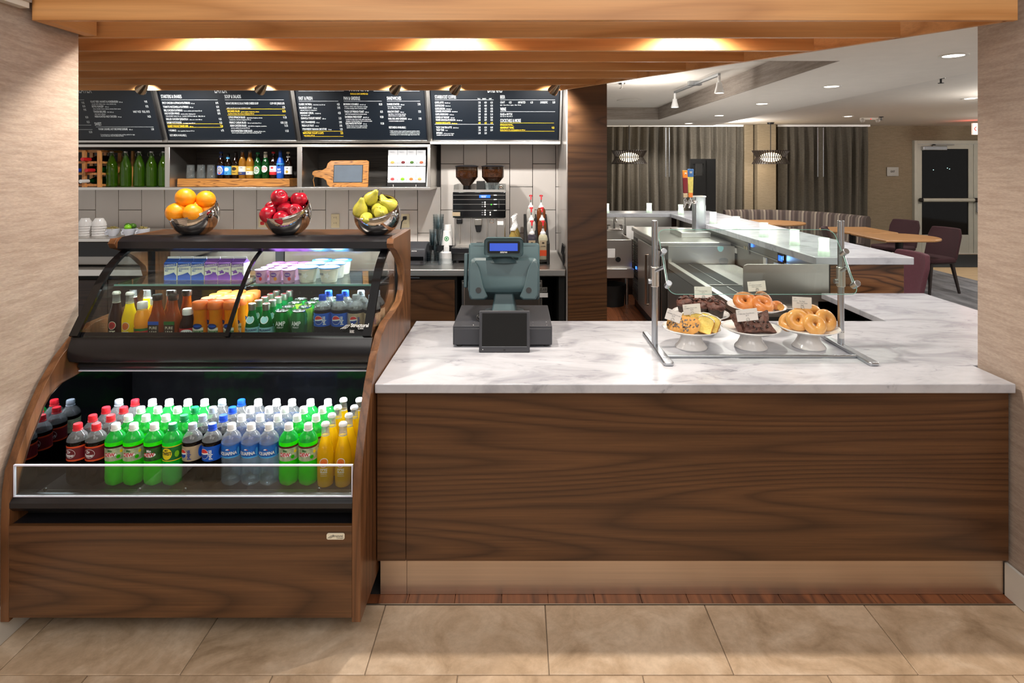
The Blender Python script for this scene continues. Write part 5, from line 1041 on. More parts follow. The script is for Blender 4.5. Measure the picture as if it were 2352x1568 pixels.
for r in range(4):
    for i, x in enumerate((601, 633, 664)):
        (yb if i == 1 else ya).put((X(x, 2.515), 2.515 + .06 * r, zs), random.uniform(-8, 8), 'small purple-lidded yogurt cup, %s from the glass, %s column' % (ORD[r], ('left', 'middle', 'right')[i]), 'small yogurt cups on the glass shelf')
for r in range(3):
    for i, x in enumerate((707, 756)):
        yo.put((X(x, 2.53), 2.53 + .094 * r, zs), 0, 'wide blue-lidded yogurt cup, %s row, %s' % (('front', 'middle', 'rear')[r], ('left', 'right')[i]), 'wide yogurt cups on the glass shelf')
for i, x in enumerate(()): yo.put((x, 2.718, zs + .0655), 0, 'wide blue-lidded yogurt cup stacked on the rear row, %s' % ('left', 'right')[i], 'wide yogurt cups on the glass shelf')
# ================================================================ FRUIT BOWLS
def fbowl(x, lb):
    Y = 2.70; c = Vector((X(x, Y), Y, 1.3455 + .099)); t = thing('fruit_bowl', lb, 'bowl', (c.x, c.y, 1.3455), 'slanted steel bowls on the display case'); r = .107; b = B()
    n, k = 40, 14; v = []; f = []
    for j in range(k + 1):
        for i in range(n):
            a = 2 * PI * i / n; zr = .033 + .014 * math.cos(a) + .048 * math.sin(a); th0 = math.acos(.099 / r); th1 = math.acos(max(-1, min(1, -zr / r)))
            th = th0 + (th1 - th0) * j / k; rr = r * math.sin(th); v.append((c.x + rr * math.cos(a), c.y + rr * math.sin(a), c.z - r * math.cos(th)))
    for j in range(k):
        for i in range(n): f.append((j * n + i, j * n + (i + 1) % n, (j + 1) * n + (i + 1) % n, (j + 1) * n + i))
    f.append(tuple(range(n))); b.add(v, f)
    o = build(b, 'shell', 'bowl_steel', t, sharp=60); m = o.modifiers.new('wall', 'SOLIDIFY'); m.thickness = .004; m.offset = -1
    rim = [v[k * n + i] for i in range(n)]; build(B().tube(rim, .0028, 8, closed=True), 'rim', 'chrome', t)
    return c
def orange_():
    b = B().sphere((0, 0, 0), .042, 24, 16, 0, (1, 1, .97), fn=lambda p: 1 - .05 * max(0, p.z - .93) * 14); o = thing('orange', 'x', 'orange'); build(b, 'peel', 'orange', o); build(B().disc(.003, .003, T(0, 0, .0395), 8), 'navel', 'lime_dark', o, recalc=False); return Proto(o)
def apple_():
    def fn(p):
        th = math.acos(max(-1, min(1, p.z))); return (1 - .36 * math.exp(-(th / .38) ** 2) - .2 * math.exp(-((PI - th) / .3) ** 2)) * (1 + .05 * p.z) * (1 + .025 * math.cos(5 * math.atan2(p.y, p.x)) * max(0, -p.z))
    o = thing('apple', 'x', 'apple'); build(B().sphere((0, 0, 0), .042, 28, 20, 0, (1, 1, 1), fn=fn), 'flesh', 'apple_red', o); build(B().tube([(0, 0, .026), (.001, 0, .036), (.004, 0, .047)], .0014, 6), 'stem', 'stem', o); return Proto(o)
def pear_():
    pr = [(0, -.043), (.012, -.0425), (.028, -.036), (.036, -.02), (.037, -.004), (.032, .014), (.022, .032), (.0155, .046), (.0125, .056), (.008, .0615), (0, .0625)]
    o = thing('pear', 'x', 'pear'); build(B().lathe(pr, 26, 0, rf=lambda a, z: 1 + .03 * math.cos(a * 2 + z * 40)), 'flesh', 'pear', o, sharp=80); build(B().tube([(0, 0, .060), (.002, 0, .068), (.005, .001, .075)], .0015, 6), 'stem', 'stem', o); return Proto(o)
c = fbowl(447, 'slanted mirror steel bowl of oranges'); P_ = orange_()
for (dx, dy, dz, lb, s) in ((-.022, -.035, .125, 'topmost large orange in the heap', 1.05), (.052, .0, .115, 'upper right orange in the heap', 1.0), (-.052, -.058, .060, 'large orange at the front left of the bowl', 1.06), (.030, -.068, .058, 'orange at the front right of the bowl', 1.0), (-.052, .01, .046, 'orange tucked against the left rim', .95), (.052, .012, .060, 'orange tucked against the right rim', .9), (-.02, .06, .06, 'orange at the back of the bowl', 1.0)):
    P_.put((c.x + dx, c.y + dy, c.z + dz - .05), 0, lb, 'oranges in the steel bowl', s, rot=(R(random.uniform(-40, 40)), R(random.uniform(-40, 40)), random.random() * 6))
for (dx, dy, dz, lb, s) in ((0, 0, -.058, 'orange at the bottom of the bowl', 1.0),): P_.put((c.x + dx, c.y + dy, c.z + dz), 0, lb, 'oranges in the steel bowl', s)
c = fbowl(661, 'slanted mirror steel bowl of red apples'); P_ = apple_()
for (dx, dy, dz, lb, s, rx, ry) in ((-.032, -.03, .125, 'topmost red apple, stem hollow facing out', 1.0, 55, 0), (.058, .0, .115, 'dark red apple with upright stem at upper right', .97, 0, 0), (-.078, .0, .072, 'red apple behind the left front one', .95, 20, -30), (-.075, -.062, .05, 'red apple lying on its side at front left', 1.02, 20, 110), (.0, -.03, .066, 'bright red apple in the middle of the heap', 1.0, 100, 20), (.0, -.078, .032, 'dark red apple at the front of the bowl', .98, 150, 30), (.052, -.042, .062, 'red apple at front right showing its stem hollow', .95, 70, 15), (.05, .045, .06, 'red apple at the back of the bowl', 1.0, 10, 10), (0, 0, -.01, 'red apple hidden at the bottom', 1.0, 0, 0)):
    P_.put((c.x + dx * .9, c.y + dy * .9, c.z + dz - .05), 0, lb, 'apples in the steel bowl', s * .9, rot=(R(rx), R(ry), random.random()))
c = fbowl(866, 'slanted mirror steel bowl of yellow pears'); P_ = pear_()
for (dx, dy, dz, lb, s, rx, ry) in ((-.028, -.01, .122, 'topmost yellow pear leaning right', .95, 30, 35), (-.075, -.045, .075, 'greenish pear standing at the left of the bowl', 1.0, 15, 14), (.068, -.0, .088, 'pear lying at upper right with stem to the left', 1.0, 30, -62), (.035, .03, .092, 'pear at the back with its stem up', .9, -10, -25), (.015, -.03, .070, 'pear in the middle of the heap', .95, 60, 60), (.038, -.068, .058, 'pear at the front right pointing left', 1.0, 80, 70), (-.035, -.078, .032, 'pear at the front, blossom end out', .9, 95, 0), (.055, .02, .055, 'pear against the right rim', .95, 40, -40), (0, 0, -.005, 'pear at the bottom of the bowl', 1.0, 80, 0)):
    P_.put((c.x + dx * .88, c.y + dy * .88, c.z + dz - .05), 0, lb, 'pears in the steel bowl', s * .88, rot=(R(rx), R(ry), random.uniform(-.3, .3)))
# ================================================================ FRONT COUNTER
ZCT = .84; hc = ZC - ZCT
def onc(x, y):                                                       # point of the counter top seen at a pixel
    Y = hc * F / (y - CY); return Vector((X(x, Y), Y, ZCT))
XCR = 1.885
fc = thing('front_counter', 'long walnut front counter base with steel kick plate', 'counter', (.67, 2.6, 0))
build(B().box(-.542, X(932, 2.24), 2.24, 2.26, .148, ZCT - .036), 'front_panel', 'walnut', fc, bev=.001)
build(B().box(X(932, 2.24) + .0015, XCR, 2.24, 2.26, .148, ZCT - .036), 'front_panel', 'walnut', fc, bev=.001)
build(B().box(-.535, X(934, 2.265), 2.266, 2.275, .002, .148), 'kick_plate', 'kick_steel', fc)
build(B().box(X(934, 2.265) + .0015, XCR, 2.266, 2.275, .002, .148), 'kick_plate', 'kick_steel', fc)
build(B().box(-.53, XCR, 2.28, 2.95, .01, ZCT - .036), 'carcass', 'black_matte', fc)
build(B().box(XCR + .02, 2.58, 2.45, 3.7, .01, ZCT - .036).box(1.985, XCR + .02, 2.96, 3.7, .01, ZCT - .036), 'side_carcass', 'speckle', fc)
top = [(-.543, 2.206), (XCR, 2.206), (XCR, 2.418), (2.63, 2.418), (2.63, 3.78), (1.965, 3.78), (1.965, 3.105), (-.543, 3.105)]
wt = build(B().prism(top, 'z', ZCT - .036, ZCT), 'worktop', 'marble', bev=.004, loc=(.67, 2.6, ZCT - .036)); tag(wt, 'L-shaped white marble worktop with grey veins on the front counter', 'worktop')
# ---------------------------------------------------------------- register
dw = thing('cash_drawer', 'wide charcoal cash drawer under the register', 'cash drawer', (-.071, 2.85, ZCT))
build(B().box(-.297, .155, 2.655, 3.05, ZCT + .010, ZCT + .097), 'body', 'charcoal', dw, bev=.003)
build(B().box(-.292, .150, 2.651, 2.656, ZCT + .014, ZCT + .086), 'drawer_front', 'charcoal', dw, bev=.002)
for x in (-.27, .13):
    for y in (2.68, 3.02): build(B().cyl((x, y, ZCT), (x, y, ZCT + .012), .014, 10), 'foot', 'rubber', dw)
for x in (-.262, -.205, .068, .13):
    for y in (2.67, 2.72): build(B().lathe([(.003, 0), (.002, .0008), (0, .001)], 8, 0, T(x, y, ZCT + .097)), 'screw', 'wire', dw)
rg = thing('register', 'teal point-of-sale register seen from behind on the cash drawer', 'register', (-.07, 2.85, ZCT + .0975)); zr = ZCT + .098
cx = -.068
def ring(Y, x0, x1, z0, z1, r, n=5): return [(p[0] + (x0 + x1) / 2, Y, p[1] + (z0 + z1) / 2) for p in rbox(x1 - x0, z1 - z0, r, n)]
def loft(rings, m=0, cap=True):
    b = B(); n = len(rings[0]); v = [p for q in rings for p in q]; f = []
    for j in range(len(rings) - 1):
        for i in range(n): f.append((j * n + i, j * n + (i + 1) % n, (j + 1) * n + (i + 1) % n, (j + 1) * n + i))
    if cap: f += [tuple(range(n)), tuple(range((len(rings) - 1) * n, len(rings) * n))]
    return b.add(v, f, m)
tilt = T(cx, 2.90, zr + .17) @ RX(-14) @ T(-cx, -2.90, -(zr + .17))
def L2(rings, nm, m_, sh=50):
    b = loft(rings); b.v = [tuple(tilt @ Vector(p)) for p in b.v]; return build(b, nm, m_, rg, sharp=sh)
z_ = zr
L2([ring(2.80, cx - .165, cx + .165, z_ + .235, z_ + .33, .012), ring(2.805, cx - .172, cx + .172, z_ + .10, z_ + .333, .014), ring(2.93, cx - .176, cx + .176, z_ + .065, z_ + .335, .014), ring(2.95, cx - .17, cx + .17, z_ + .07, z_ + .33, .014)], 'monitor_back', 'pos_teal', 30)
L2([ring(2.765, cx - .150, cx + .150, z_ + .115, z_ + .245, .02), ring(2.775, cx - .160, cx + .160, z_ + .098, z_ + .258, .022), ring(2.81, cx - .166, cx + .166, z_ + .09, z_ + .262, .022)], 'rear_cover', 'pos_teal', 30)
for s in (-1, 1):
    out = [(.075, .075), (.092, .062), (.150, .062), (.163, .085), (.166, .20), (.155, .238), (.135, .242), (.118, .215), (.095, .12)]
    b = B().prism([(cx + s * p[0], z_ + p[1]) for p in out], 'y', 2.748, 2.80); b.v = [tuple(tilt @ Vector(p)) for p in b.v]
    ck = build(b, 'speaker_cheek', 'pos_dark', rg, bev=.006, seg=3)
    M = tilt @ T(cx + s * .118, 2.747, z_ + .105) @ RX(90); build(B().lathe([(0, -.001), (.013, -.001), (.0135, .0005)], 16, 0, M), 'screw_hole', 'black', ck)
b = B().box(cx - .15, cx + .15, 2.799, 2.8035, z_ + .318, z_ + .320); b.v = [tuple(tilt @ Vector(p)) for p in b.v]; build(b, 'vent_line', 'pos_dark', rg)
b = B().box(cx - .172, cx + .172, 2.952, 2.958, z_ + .075, z_ + .325); b.v = [tuple(tilt @ Vector(p)) for p in b.v]; build(b, 'screen', 'screen_off', rg)
# neck and base
nk = loft([[(cx - .062, 2.72, z_ + .012), (cx + .062, 2.72, z_ + .012), (cx + .064, 2.90, z_ + .012), (cx - .064, 2.90, z_ + .012)], [(cx - .048, 2.775, z_ + .085), (cx + .048, 2.775, z_ + .085), (cx + .05, 2.88, z_ + .085), (cx - .05, 2.88, z_ + .085)], [(cx - .044, 2.79, z_ + .12), (cx + .044, 2.79, z_ + .12), (cx + .046, 2.87, z_ + .12), (cx - .046, 2.87, z_ + .12)]])
build(nk, 'neck', 'pos_teal', rg, bev=.006, seg=3)
bs = loft([[(cx - .092, 2.685, z_), (cx + .092, 2.685, z_), (cx + .10, 2.92, z_), (cx - .10, 2.92, z_)], [(cx - .088, 2.69, z_ + .012), (cx + .088, 2.69, z_ + .012), (cx + .096, 2.915, z_ + .012), (cx - .096, 2.915, z_ + .012)], [(cx - .066, 2.715, z_ + .026), (cx + .066, 2.715, z_ + .026), (cx + .07, 2.89, z_ + .026), (cx - .07, 2.89, z_ + .026)]])
st_ = build(bs, 'stand', 'pos_teal', rg, bev=.004, seg=3)
sl = math.degrees(math.atan2(.073, .055)); build(B().text('micros', T(cx, 2.7165, z_ + .022) @ RX(sl), .026, .85, .03, 'c'), 'lettering', 'white', st_, recalc=False)
b = B().box(cx - .195, cx - .178, 2.82, 2.86, z_ + .12, z_ + .285); b.v = [tuple(tilt @ Vector(p)) for p in b.v]; build(b, 'card_reader', 'pos_dark', rg, bev=.004)
b = B().torus(.022, .0035, 20, 8, 0, T(cx - .105, 2.74, z_ + .016) @ RX(35)).torus(.020, .0035, 20, 8, 0, T(cx - .10, 2.75, z_ + .02) @ RX(55)); build(b, 'cable_loop', 'black', rg)
cd = build(loft([ring(2.765, cx - .090, cx + .090, zr + .300, zr + .383, .016), ring(2.755, cx - .093, cx + .093, zr + .297, zr + .386, .018), ring(2.81, cx - .090, cx + .090, zr + .303, zr + .385, .018)]), 'customer_display', 'pos_teal', rg, bev=.002)
build(B().prism([(p[0] + cx, p[1] + zr + .343) for p in rbox(.152, .056, .006)], 'y', 2.7525, 2.756), 'display_bezel', 'black_gloss', cd)
build(B().box(cx - .066, cx + .066, 2.7505, 2.7535, zr + .326, zr + .362), 'display_screen', 'lcd_blue', cd)
build(B().text('micros', T(cx, 2.7515, zr + .3165) @ RX(90), .0135, .9, .03, 'c'), 'lettering', 'white', cd, recalc=False)
build(B().lathe([(.05, 0), (.04, .012), (.022, .028), (.02, .04)], 24, 0, T(cx, 2.80, zr + .265) @ Matrix.Diagonal((1.5, .7, 1, 1))), 'display_foot', 'pos_dark', rg)
# tablet frame
Y = 2.575; xa, xb = X(1100, Y), X(1217, Y); t = thing('digital_frame', 'dark digital picture frame leaning on the cash drawer', 'digital frame', ((xa + xb) / 2, Y, ZCT)); zt_ = Z(713, Y + .03)
M = T(0, Y, ZCT) @ RX(-9) @ T(0, -Y, -ZCT); h = (zt_ - ZCT) / math.cos(R(9))
build(B().box(xa, xb, Y, Y + .014, ZCT + .001, ZCT + h, 0, M), 'bezel', 'charcoal', t, bev=.004)
build(B().box(xa + .013, xb - .013, Y - .0012, Y + .001, ZCT + .027, ZCT + h - .011, 0, M), 'screen', 'screen_off', t)
build(B().box(xa + .0125, xb - .0125, Y - .0009, Y + .001, ZCT + .0255, ZCT + .027, 0, M), 'screen_edge', 'alu', t)
xm = (xa + xb) / 2
build(B().box(xm - .005, xm + .005, Y - .001, Y + .001, ZCT + .010, ZCT + .014, 0, M), 'sensor', 'black', t); build(B().disc(.002, .002, M @ T(xa + .017, Y - .0006, ZCT + .014) @ RX(90), 8), 'indicator', 'white', t, recalc=False)
build(B().box(xm - .02, xm + .02, Y + .03, Y + .04, ZCT + .001, ZCT + .10), 'easel_leg', 'charcoal', t)
# ---------------------------------------------------------------- sneeze guard
sg = thing('sneeze_guard', 'glass sneeze guard on two aluminium posts over the pastries', 'sneeze guard', (1.046, 2.63, ZCT))
for s, x in ((-1, .622), (1, 1.47)):
    ft = [(-.022, 2.41), (-.016, 2.40), (.016, 2.40), (.022, 2.41), (.016, 2.63), (.014, 2.85), (.008, 2.858), (-.008, 2.858), (-.014, 2.85), (-.016, 2.63)]
    build(B().prism([(x + p[0], p[1]) for p in ft], 'z', ZCT + .0005, ZCT + .016), 'foot_bar', 'alu', sg, bev=.005, seg=3)
    build(B().lathe([(.010, 0), (.010, .001), (0, .001)], 14, 0, T(x, 2.47, ZCT + .016)), 'foot_pad', 'alu', sg)
    build(B().cyl((x, 2.655, ZCT + .014), (x, 2.655, 1.417), .0138, 24), 'post', 'alu', sg, bev=.002)
    sl_ = build(B().cyl((x, 2.655, 1.116), (x, 2.655, 1.207), .0185, 24), 'clamp_sleeve', 'steel', sg, bev=.003)
    i = -s * .022
    a = Vector((x + i, 2.60, 1.275)); c = Vector((x + i, 2.515, 1.150)); m1 = Vector((x + i, 2.60, 1.215))
    build(B().tube([a, c], .006, 10), 'clamp_arm', 'alu', sg)
    build(B().cyl((x, 2.655, 1.185), (x + i, 2.565, 1.222), .008, 10), 'clamp_stem', 'alu', sg)
    for p in (a, c): build(B().cyl(p + Vector((0, .006, -.004)), p + Vector((0, -.030, .016)), .0135, 18), 'clamp_knob', 'alu', sg, bev=.002)
    build(B().cyl((x - .030, 2.655, 1.14), (x - .016, 2.655, 1.14), .011, 14), 'set_screw', 'alu', sg)
g0, g1 = Vector((0, 2.468, 1.122)), Vector((0, 2.675, 1.373)); gd_ = (g1 - g0); gl = gd_.length; gn = Vector((0, -gd_.z, gd_.y)).normalized(); gd_.normalize()
Mg = Matrix(((1, 0, 0, 0), (0, gd_.y, gn.y, 0), (0, gd_.z, gn.z, 0), (0, 0, 0, 1))); Mg = T(1.042, (g0.y + g1.y) / 2, (g0.z + g1.z) / 2) @ Mg
pl_ = rbox(.805, gl, .035, 8)
gp_ = build(B().prism(pl_, 'z', -.003, .003, 0, Mg), 'glass_pane', 'pane', sg, label='tilted clear glass')
build(B().tube([Mg @ Vector((p[0], p[1], 0)) for p in pl_], .0013, 6, closed=True), 'pane_edge', 'glass_edge', gp_)
build(B().tube([(.635, 2.505, ZCT + .008), (1.457, 2.505, ZCT + .008)], .0065, 10), 'front_rod', 'alu', sg)
p = Vector((1.47, 2.655, .90)); build(B().lathe([(.0141, -.018), (.0141, .018)], 16, 0, T(*p), caps=False, a0=-150, a1=-40), 'sticker', 'paper_white', sg)
build(B().text('BSI, LLC', T(p.x, p.y, p.z + .010) @ RX(90), .009, .8, .02, 'c', wrap=.0146), 'sticker_print', 'ink', sg, recalc=False)
# ---------------------------------------------------------------- cake stands
def stand(loc, h, r, lb, rb=.072):
    t = thing('cake_stand', lb, 'cake stand', loc, 'white ceramic cake stands behind the glass')
    build(B().lathe([(r - .006, h + .010), (r, h + .016), (r + .001, h + .013), (r * .8, h - .001), (r * .45, h - .006), (0, h - .006)], 48, 0, T(*loc), caps=False).lathe([(0, h), (r * .7, h + .001), (r - .006, h + .010)], 48, 0, T(*loc), caps=False), 'plate', 'ceramic', t, sharp=70)
    build(B().lathe([(rb * .62, h - .003), (rb * .66, h * .55), (rb * .80, h * .28), (rb * .97, h * .10), (rb, .003), (rb - .003, 0), (0, .0)], 40, 0, T(*loc)), 'foot', 'ceramic', t, sharp=70)
    return Vector(loc) + Vector((0, 0, h + .002))
S1 = stand((.788, 2.655, ZCT), .078, .128, 'white cake stand with cookies and pound cake, front left')
S2 = stand((1.060, 2.655, ZCT), .078, .128, 'white cake stand with brownies, front middle')
S3 = stand((1.326, 2.66, ZCT), .078, .130, 'white cake stand with pale bagels, front right')
S4 = stand((.912, 2.915, ZCT), .078, .138, 'white cake stand with chocolate muffins, rear left')
S5 = stand((1.198, 2.93, ZCT), .112, .140, 'tall white cake stand with brown bagels, rear right', .06)
def bagel(mat_, flat, seed):
    random.seed(seed); ph = random.random() * 6
    t = B().torus(.030, .0235, 36, 18, 0, None, lambda a, b: 1 + .05 * math.sin(2 * a + ph) + .03 * math.sin(3 * a + b), flat); o = build(t, 'bagel', mat_, sharp=80); return o
def place(o, lb, cat, grp, loc, rot, s=1.0):
    o.location = loc; o.rotation_euler = tuple(R(q) for q in rot); o.scale = (s, s, s); return tag(o, lb, cat, grp)
for (dx, dy, dz, rx, ry, lb, s) in ((-.062, -.015, .034, 38, -8, 'brown bagel on the tall stand, left', 1.06), (.010, -.055, .028, 30, 4, 'brown bagel on the tall stand, front middle', 1.0), (-.012, .03, .024, 5, 0, 'brown bagel at the back of the tall stand', 1.0), (.045, .02, .03, 40, 30, 'brown bagel behind the cut half', .95)):
    place(bagel('bagel_brown', .86, int(s * 100 + dx * 1000)), lb, 'bagel', 'brown bagels on the tall stand', S5 + Vector((dx, dy, dz)), (rx, ry, 0), s * 1.02)
t = thing('bagel_half', 'cut brown bagel half showing its crumb at the right rim', 'bagel', S5 + Vector((.078, -.05, .0)))
p = t.location; build(B().sphere((p.x, p.y, p.z + .022), .026, 18, 12, 0, (1.25, .8, .9)), 'crust', 'bagel_brown', t); build(B().disc(.018, .017, T(p.x + .012, p.y - .0215, p.z + .018) @ RX(80), 16), 'crumb', 'cookie', t, recalc=False)
for (dx, dy, dz, rx, ry, lb, s) in ((-.052, .0, .052, 62, -20, 'pale bagel standing at the left of the heap', 1.12), (.004, -.048, .042, 55, 6, 'glossy pale bagel at the front of the heap', 1.10), (.078, -.005, .052, 62, 38, 'glossy pale bagel standing at the right', 1.12), (-.078, .035, .03, 40, -40, 'pale bagel low behind the left one', 1.0), (-.005, .045, .062, 70, -10, 'pale bagel at the back left of the heap', 1.05), (.045, .055, .068, 84, 20, 'sliced pale bagel on edge at the back right', 1.0)):
    place(bagel('bagel_plain', .95, int(s * 77 + dx * 1000)), lb, 'bagel', 'pale bagels on the right stand', S3 + Vector((dx * .95, dy * .95, dz * .80)), (rx, ry, 0), s * .86)
def muffin(seed):
    random.seed(seed); t = thing('chocolate_muffin', 'x', 'muffin')
    build(B().lathe([(0, 0), (.028, 0), (.037, .05), (.0375, .052), (.034, .05), (0, .048)], 28, 0, None, lambda a, z: 1 + .02 * math.cos(14 * a)), 'wrapper', 'muffin_wrap', t)
    def fn(p): return 1 + .16 * noise.noise(p * 3.1 + Vector((seed, 0, 0))) + .10 * noise.noise(p * 7 + Vector((0, seed, 0)))
    build(B().sphere((0, 0, .052), .040, 26, 16, 0, (1.02, 1.02, .62), fn=fn), 'crown', 'chocolate', t)
    for i in range(9):
        a = random.random() * 6.28; r = random.uniform(.006, .034); z = .052 + .026 * math.sqrt(max(0, 1 - (r / .042) ** 2))
        build(B().prism([(-.012, -.006), (.010, -.009), (.013, .006), (-.006, .010)], 'z', -.0025, .0025, 0, T(r * math.cos(a), r * math.sin(a), z + .002) @ RZ(random.uniform(0, 360)) @ RX(random.uniform(-55, 55)) @ RY(random.uniform(-40, 40))), 'chocolate_shard', 'chocolate' if i % 3 else 'chip', t, bev=.001)
    return Proto(t)
for i, (dx, dy, lb, s) in enumerate(((-.072, .02, 'chocolate muffin at the left of the rear stand', 1.05), (.0, -.015, 'chocolate muffin in the middle, partly behind the cards', 1.0), (.058, -.058, 'chocolate muffin at the front right, full wrapper showing', 1.08), (.058, .03, 'chocolate muffin at the back right', 1.08), (-.005, .065, 'chocolate muffin at the back', 1.0))):
    muffin(11 + i).put(S4 + Vector((dx, dy, .0005)), 30 * i, lb, 'chocolate muffins on the rear stand', s)
def lump(b, amp, fr, seed):
    b.v = [tuple(Vector(p) + noise.noise_vector(Vector(p) * fr + Vector((seed, 0, 0))) * amp) for p in b.v]; return b
def gridbox(sx, sy, sz, n):
    b = B()
    me = bpy.data.meshes.new('q'); bm = bmesh.new(); bmesh.ops.create_cube(bm, size=1); bmesh.ops.subdivide_edges(bm, edges=bm.edges, cuts=n, use_grid_fill=True)
    v = [(p.co.x * sx, p.co.y * sy, p.co.z * sz) for p in bm.verts]; bm.verts.index_update(); f = [tuple(q.index for q in p.verts) for p in bm.faces]; bm.free(); bpy.data.meshes.remove(me); return b.add(v, f)
def brownie(seed):
    b = B(); n = 7; v = []; tri = [(-.055, -.036), (.055, -.036), (0, .050)]
    g = gridbox(1, 1, .026, n)
    q = []
    for p in g.v:
        u, w_ = p[0] + .5, p[1] + .5; q.append(((u - .5) * .115 * (1 - w_ * .92), (w_ - .45) * .088, p[2]))
    g.v = q; lump(g, .005, 42, seed); t = thing('brownie', 'x', 'brownie'); build(g, 'crumb', 'chocolate', t, sharp=50)
    random.seed(seed)
    for i in range(6): build(B().box(-.006, .006, -.004, .004, -.003, .003, 0, T(random.uniform(-.03, .03), random.uniform(-.03, .02), .0135) @ RZ(random.uniform(0, 180)) @ RX(20)), 'chocolate_chunk', 'chip', t, bev=.0015)
    return Proto(t)
for i, (dx, dy, dz, rx, ry, rz, lb, s) in enumerate(((-.072, .0, .036, 55, -10, 62, 'brownie wedge standing at the left of the heap', 1.05), (-.045, .03, .034, 60, 0, 70, 'brownie wedge behind the left one', 1.0), (-.012, -.048, .034, 48, 0, 8, 'large brownie wedge at the front of the heap', 1.15), (.052, -.05, .034, 46, 6, -14, 'brownie wedge at the front right', 1.05), (.062, -.0, .046, 56, 24, -40, 'brownie wedge standing at the back right', 1.15), (.012, .012, .04, 40, 0, 12, 'brownie wedge in the middle', 1.1), (.01, .06, .03, 30, 0, 180, 'brownie wedge at the back', 1.0))):
    brownie(3 + i).put(S2 + Vector((dx * .8, dy * .75, dz * .95)), 0, lb, 'brownies on the middle stand', s * .85, rot=(R(rx), R(ry), R(rz)))
def cookie(seed):
    t = thing('cookie', 'x', 'cookie'); b = B().lathe([(0, -.005), (.034, -.005), (.040, 0), (.036, .004), (.020, .0065), (0, .007)], 30, 0, None, lambda a, z: 1 + .025 * math.sin(3 * a + seed) + .02 * math.sin(7 * a))
    build(b, 'dough', 'cookie', t, sharp=70); random.seed(seed)
    for i in range(12):
        a = random.random() * 6.28; r = .032 * math.sqrt(random.random()); build(B().box(-.0045, .0045, -.003, .003, -.0015, .002, 0, T(r * math.cos(a), r * math.sin(a), .0062 - .003 * (r / .036) ** 2) @ RZ(random.uniform(0, 180))), 'chocolate_chip', 'chip', t, bev=.001)
    return Proto(t)
for i, (dx, dy, lb) in enumerate(((-.028, -.070, 'front cookie with dark chunks leaning on the others'), (-.048, -.052, 'second cookie in the leaning row'), (-.064, -.036, 'third cookie in the leaning row'), (-.078, -.020, 'fourth cookie in the leaning row'), (-.090, -.006, 'rearmost cookie at the left rim'))):
    cookie(5 + i).put(S1 + Vector((dx + .012, dy * .85, .034)), 0, lb, 'chocolate chunk cookies', 1.0, rot=(R(52), R(-14 - 4 * i), R(-28)))
def cake():
    t = thing('cake_slice', 'x', 'cake'); pr = [(-.034, 0), (.034, 0), (.040, .058), (.033, .072), (.012, .080), (-.012, .080), (-.033, .072), (-.040, .058)]
    build(B().prism(pr, 'y', -.0135, .0135), 'crumb', 'cake', t, bev=.002)
    build(B().strip([(-.0345, .0), (-.0405, .058), (-.034, .0725)], 'y', -.0138, .0138, -.0012).strip([(.0345, 0), (.0405, .058), (.034, .0725)], 'y', -.0138, .0138, .0012).box(-.034, .034, -.0138, .0138, -.0012, 0), 'crust', 'cake_crust', t)
    build(lump(B().strip([(.037, .066), (.033, .0735), (.012, .0815), (-.012, .0815), (-.033, .0735), (-.037, .066)], 'y', -.0143, .0143, -.003), .002, 60, 2), 'icing', 'icing', t); return Proto(t)
C_ = cake()
for (dx, dy, dz, rx, ry, rz, lb, s) in ((.034, -.070, .006, -14, 12, -28, 'iced pound cake slice at the front of the stand', .95), (.068, -.056, .008, -14, 12, -32, 'iced pound cake slice at the front right', .92), (.02, -.022, .004, -10, 4, -18, 'iced pound cake slice behind the front one', .98), (.055, -.012, .004, -8, 6, -20, 'iced pound cake slice at the back right', .98), (.0, .035, .003, -4, 0, -10, 'pound cake slice at the back of the stand', .9)):
    C_.put(S1 + Vector((dx, dy, dz)), 0, lb, 'pound cake slices', s * .92, rot=(R(rx), R(ry), R(rz)))
# price cards on clips
def card(x, y, Y, w_, h_, rz, roll, lines, lb, base):
    c = at(x, y, Y); t = thing('price_card', lb, 'price card', (c.x, c.y, base.z + .002), 'white price cards on wire clips')
    M = T(*c) @ RZ(rz) @ RY(-roll) @ RX(90 - 8)
    k = build(B().box(-w_ / 2, w_ / 2, -h_ / 2, h_ / 2, -.0006, .0006, 0, M), 'card', 'card', t)
    q = B()
    for i, s in enumerate(lines): q.text(s, M @ T(0, .004 - .0085 * i, .0012), .0075, .8, 0, 'c')
    build(q, 'lettering', 'ink_grey', k, recalc=False)
    build(B().tube([M @ Vector((-w_ / 2 + .013 + .004 * math.cos(g), h_ / 2 - .010 + .003 * math.sin(g), .0010)) for g in [i * .6 for i in range(8)]], .0004, 4).text('COURTYARD', M @ T(-w_ / 2 + .013, h_ / 2 - .020, .0012), .004, .9, 0, 'c'), 'logo', 'ink_grey', k, recalc=False)
    pb = M @ Vector((0, -h_ / 2 + .004, .002)); ring_ = [M @ Vector((.007 * math.cos(g), -h_ / 2 + .006 + .007 * math.sin(g), .0022)) for g in [i * PI / 8 for i in range(16)]]
    build(B().tube(ring_, .0008, 6, closed=True).tube([pb, pb + Vector((.003, .012, -.02)), Vector((pb.x + .003, pb.y + .02, base.z + .003))], .0008, 6).tube([pb, pb + Vector((-.008, .014, -.02)), Vector((pb.x - .010, pb.y + .02, base.z + .003))], .0008, 6), 'clip', 'wire', t)
card(1547, 725, 2.60, .070, .048, 0, -19, ['Chocolate Chunk Cookie', '$2.25'], 'tilted price card above the cookies', S1)
card(1589, 710, 2.68, .080, .047, 0, 5, ['Lemon Pound Cake', '$2.75'], 'price card above the pound cake, behind the tilted one', S1)
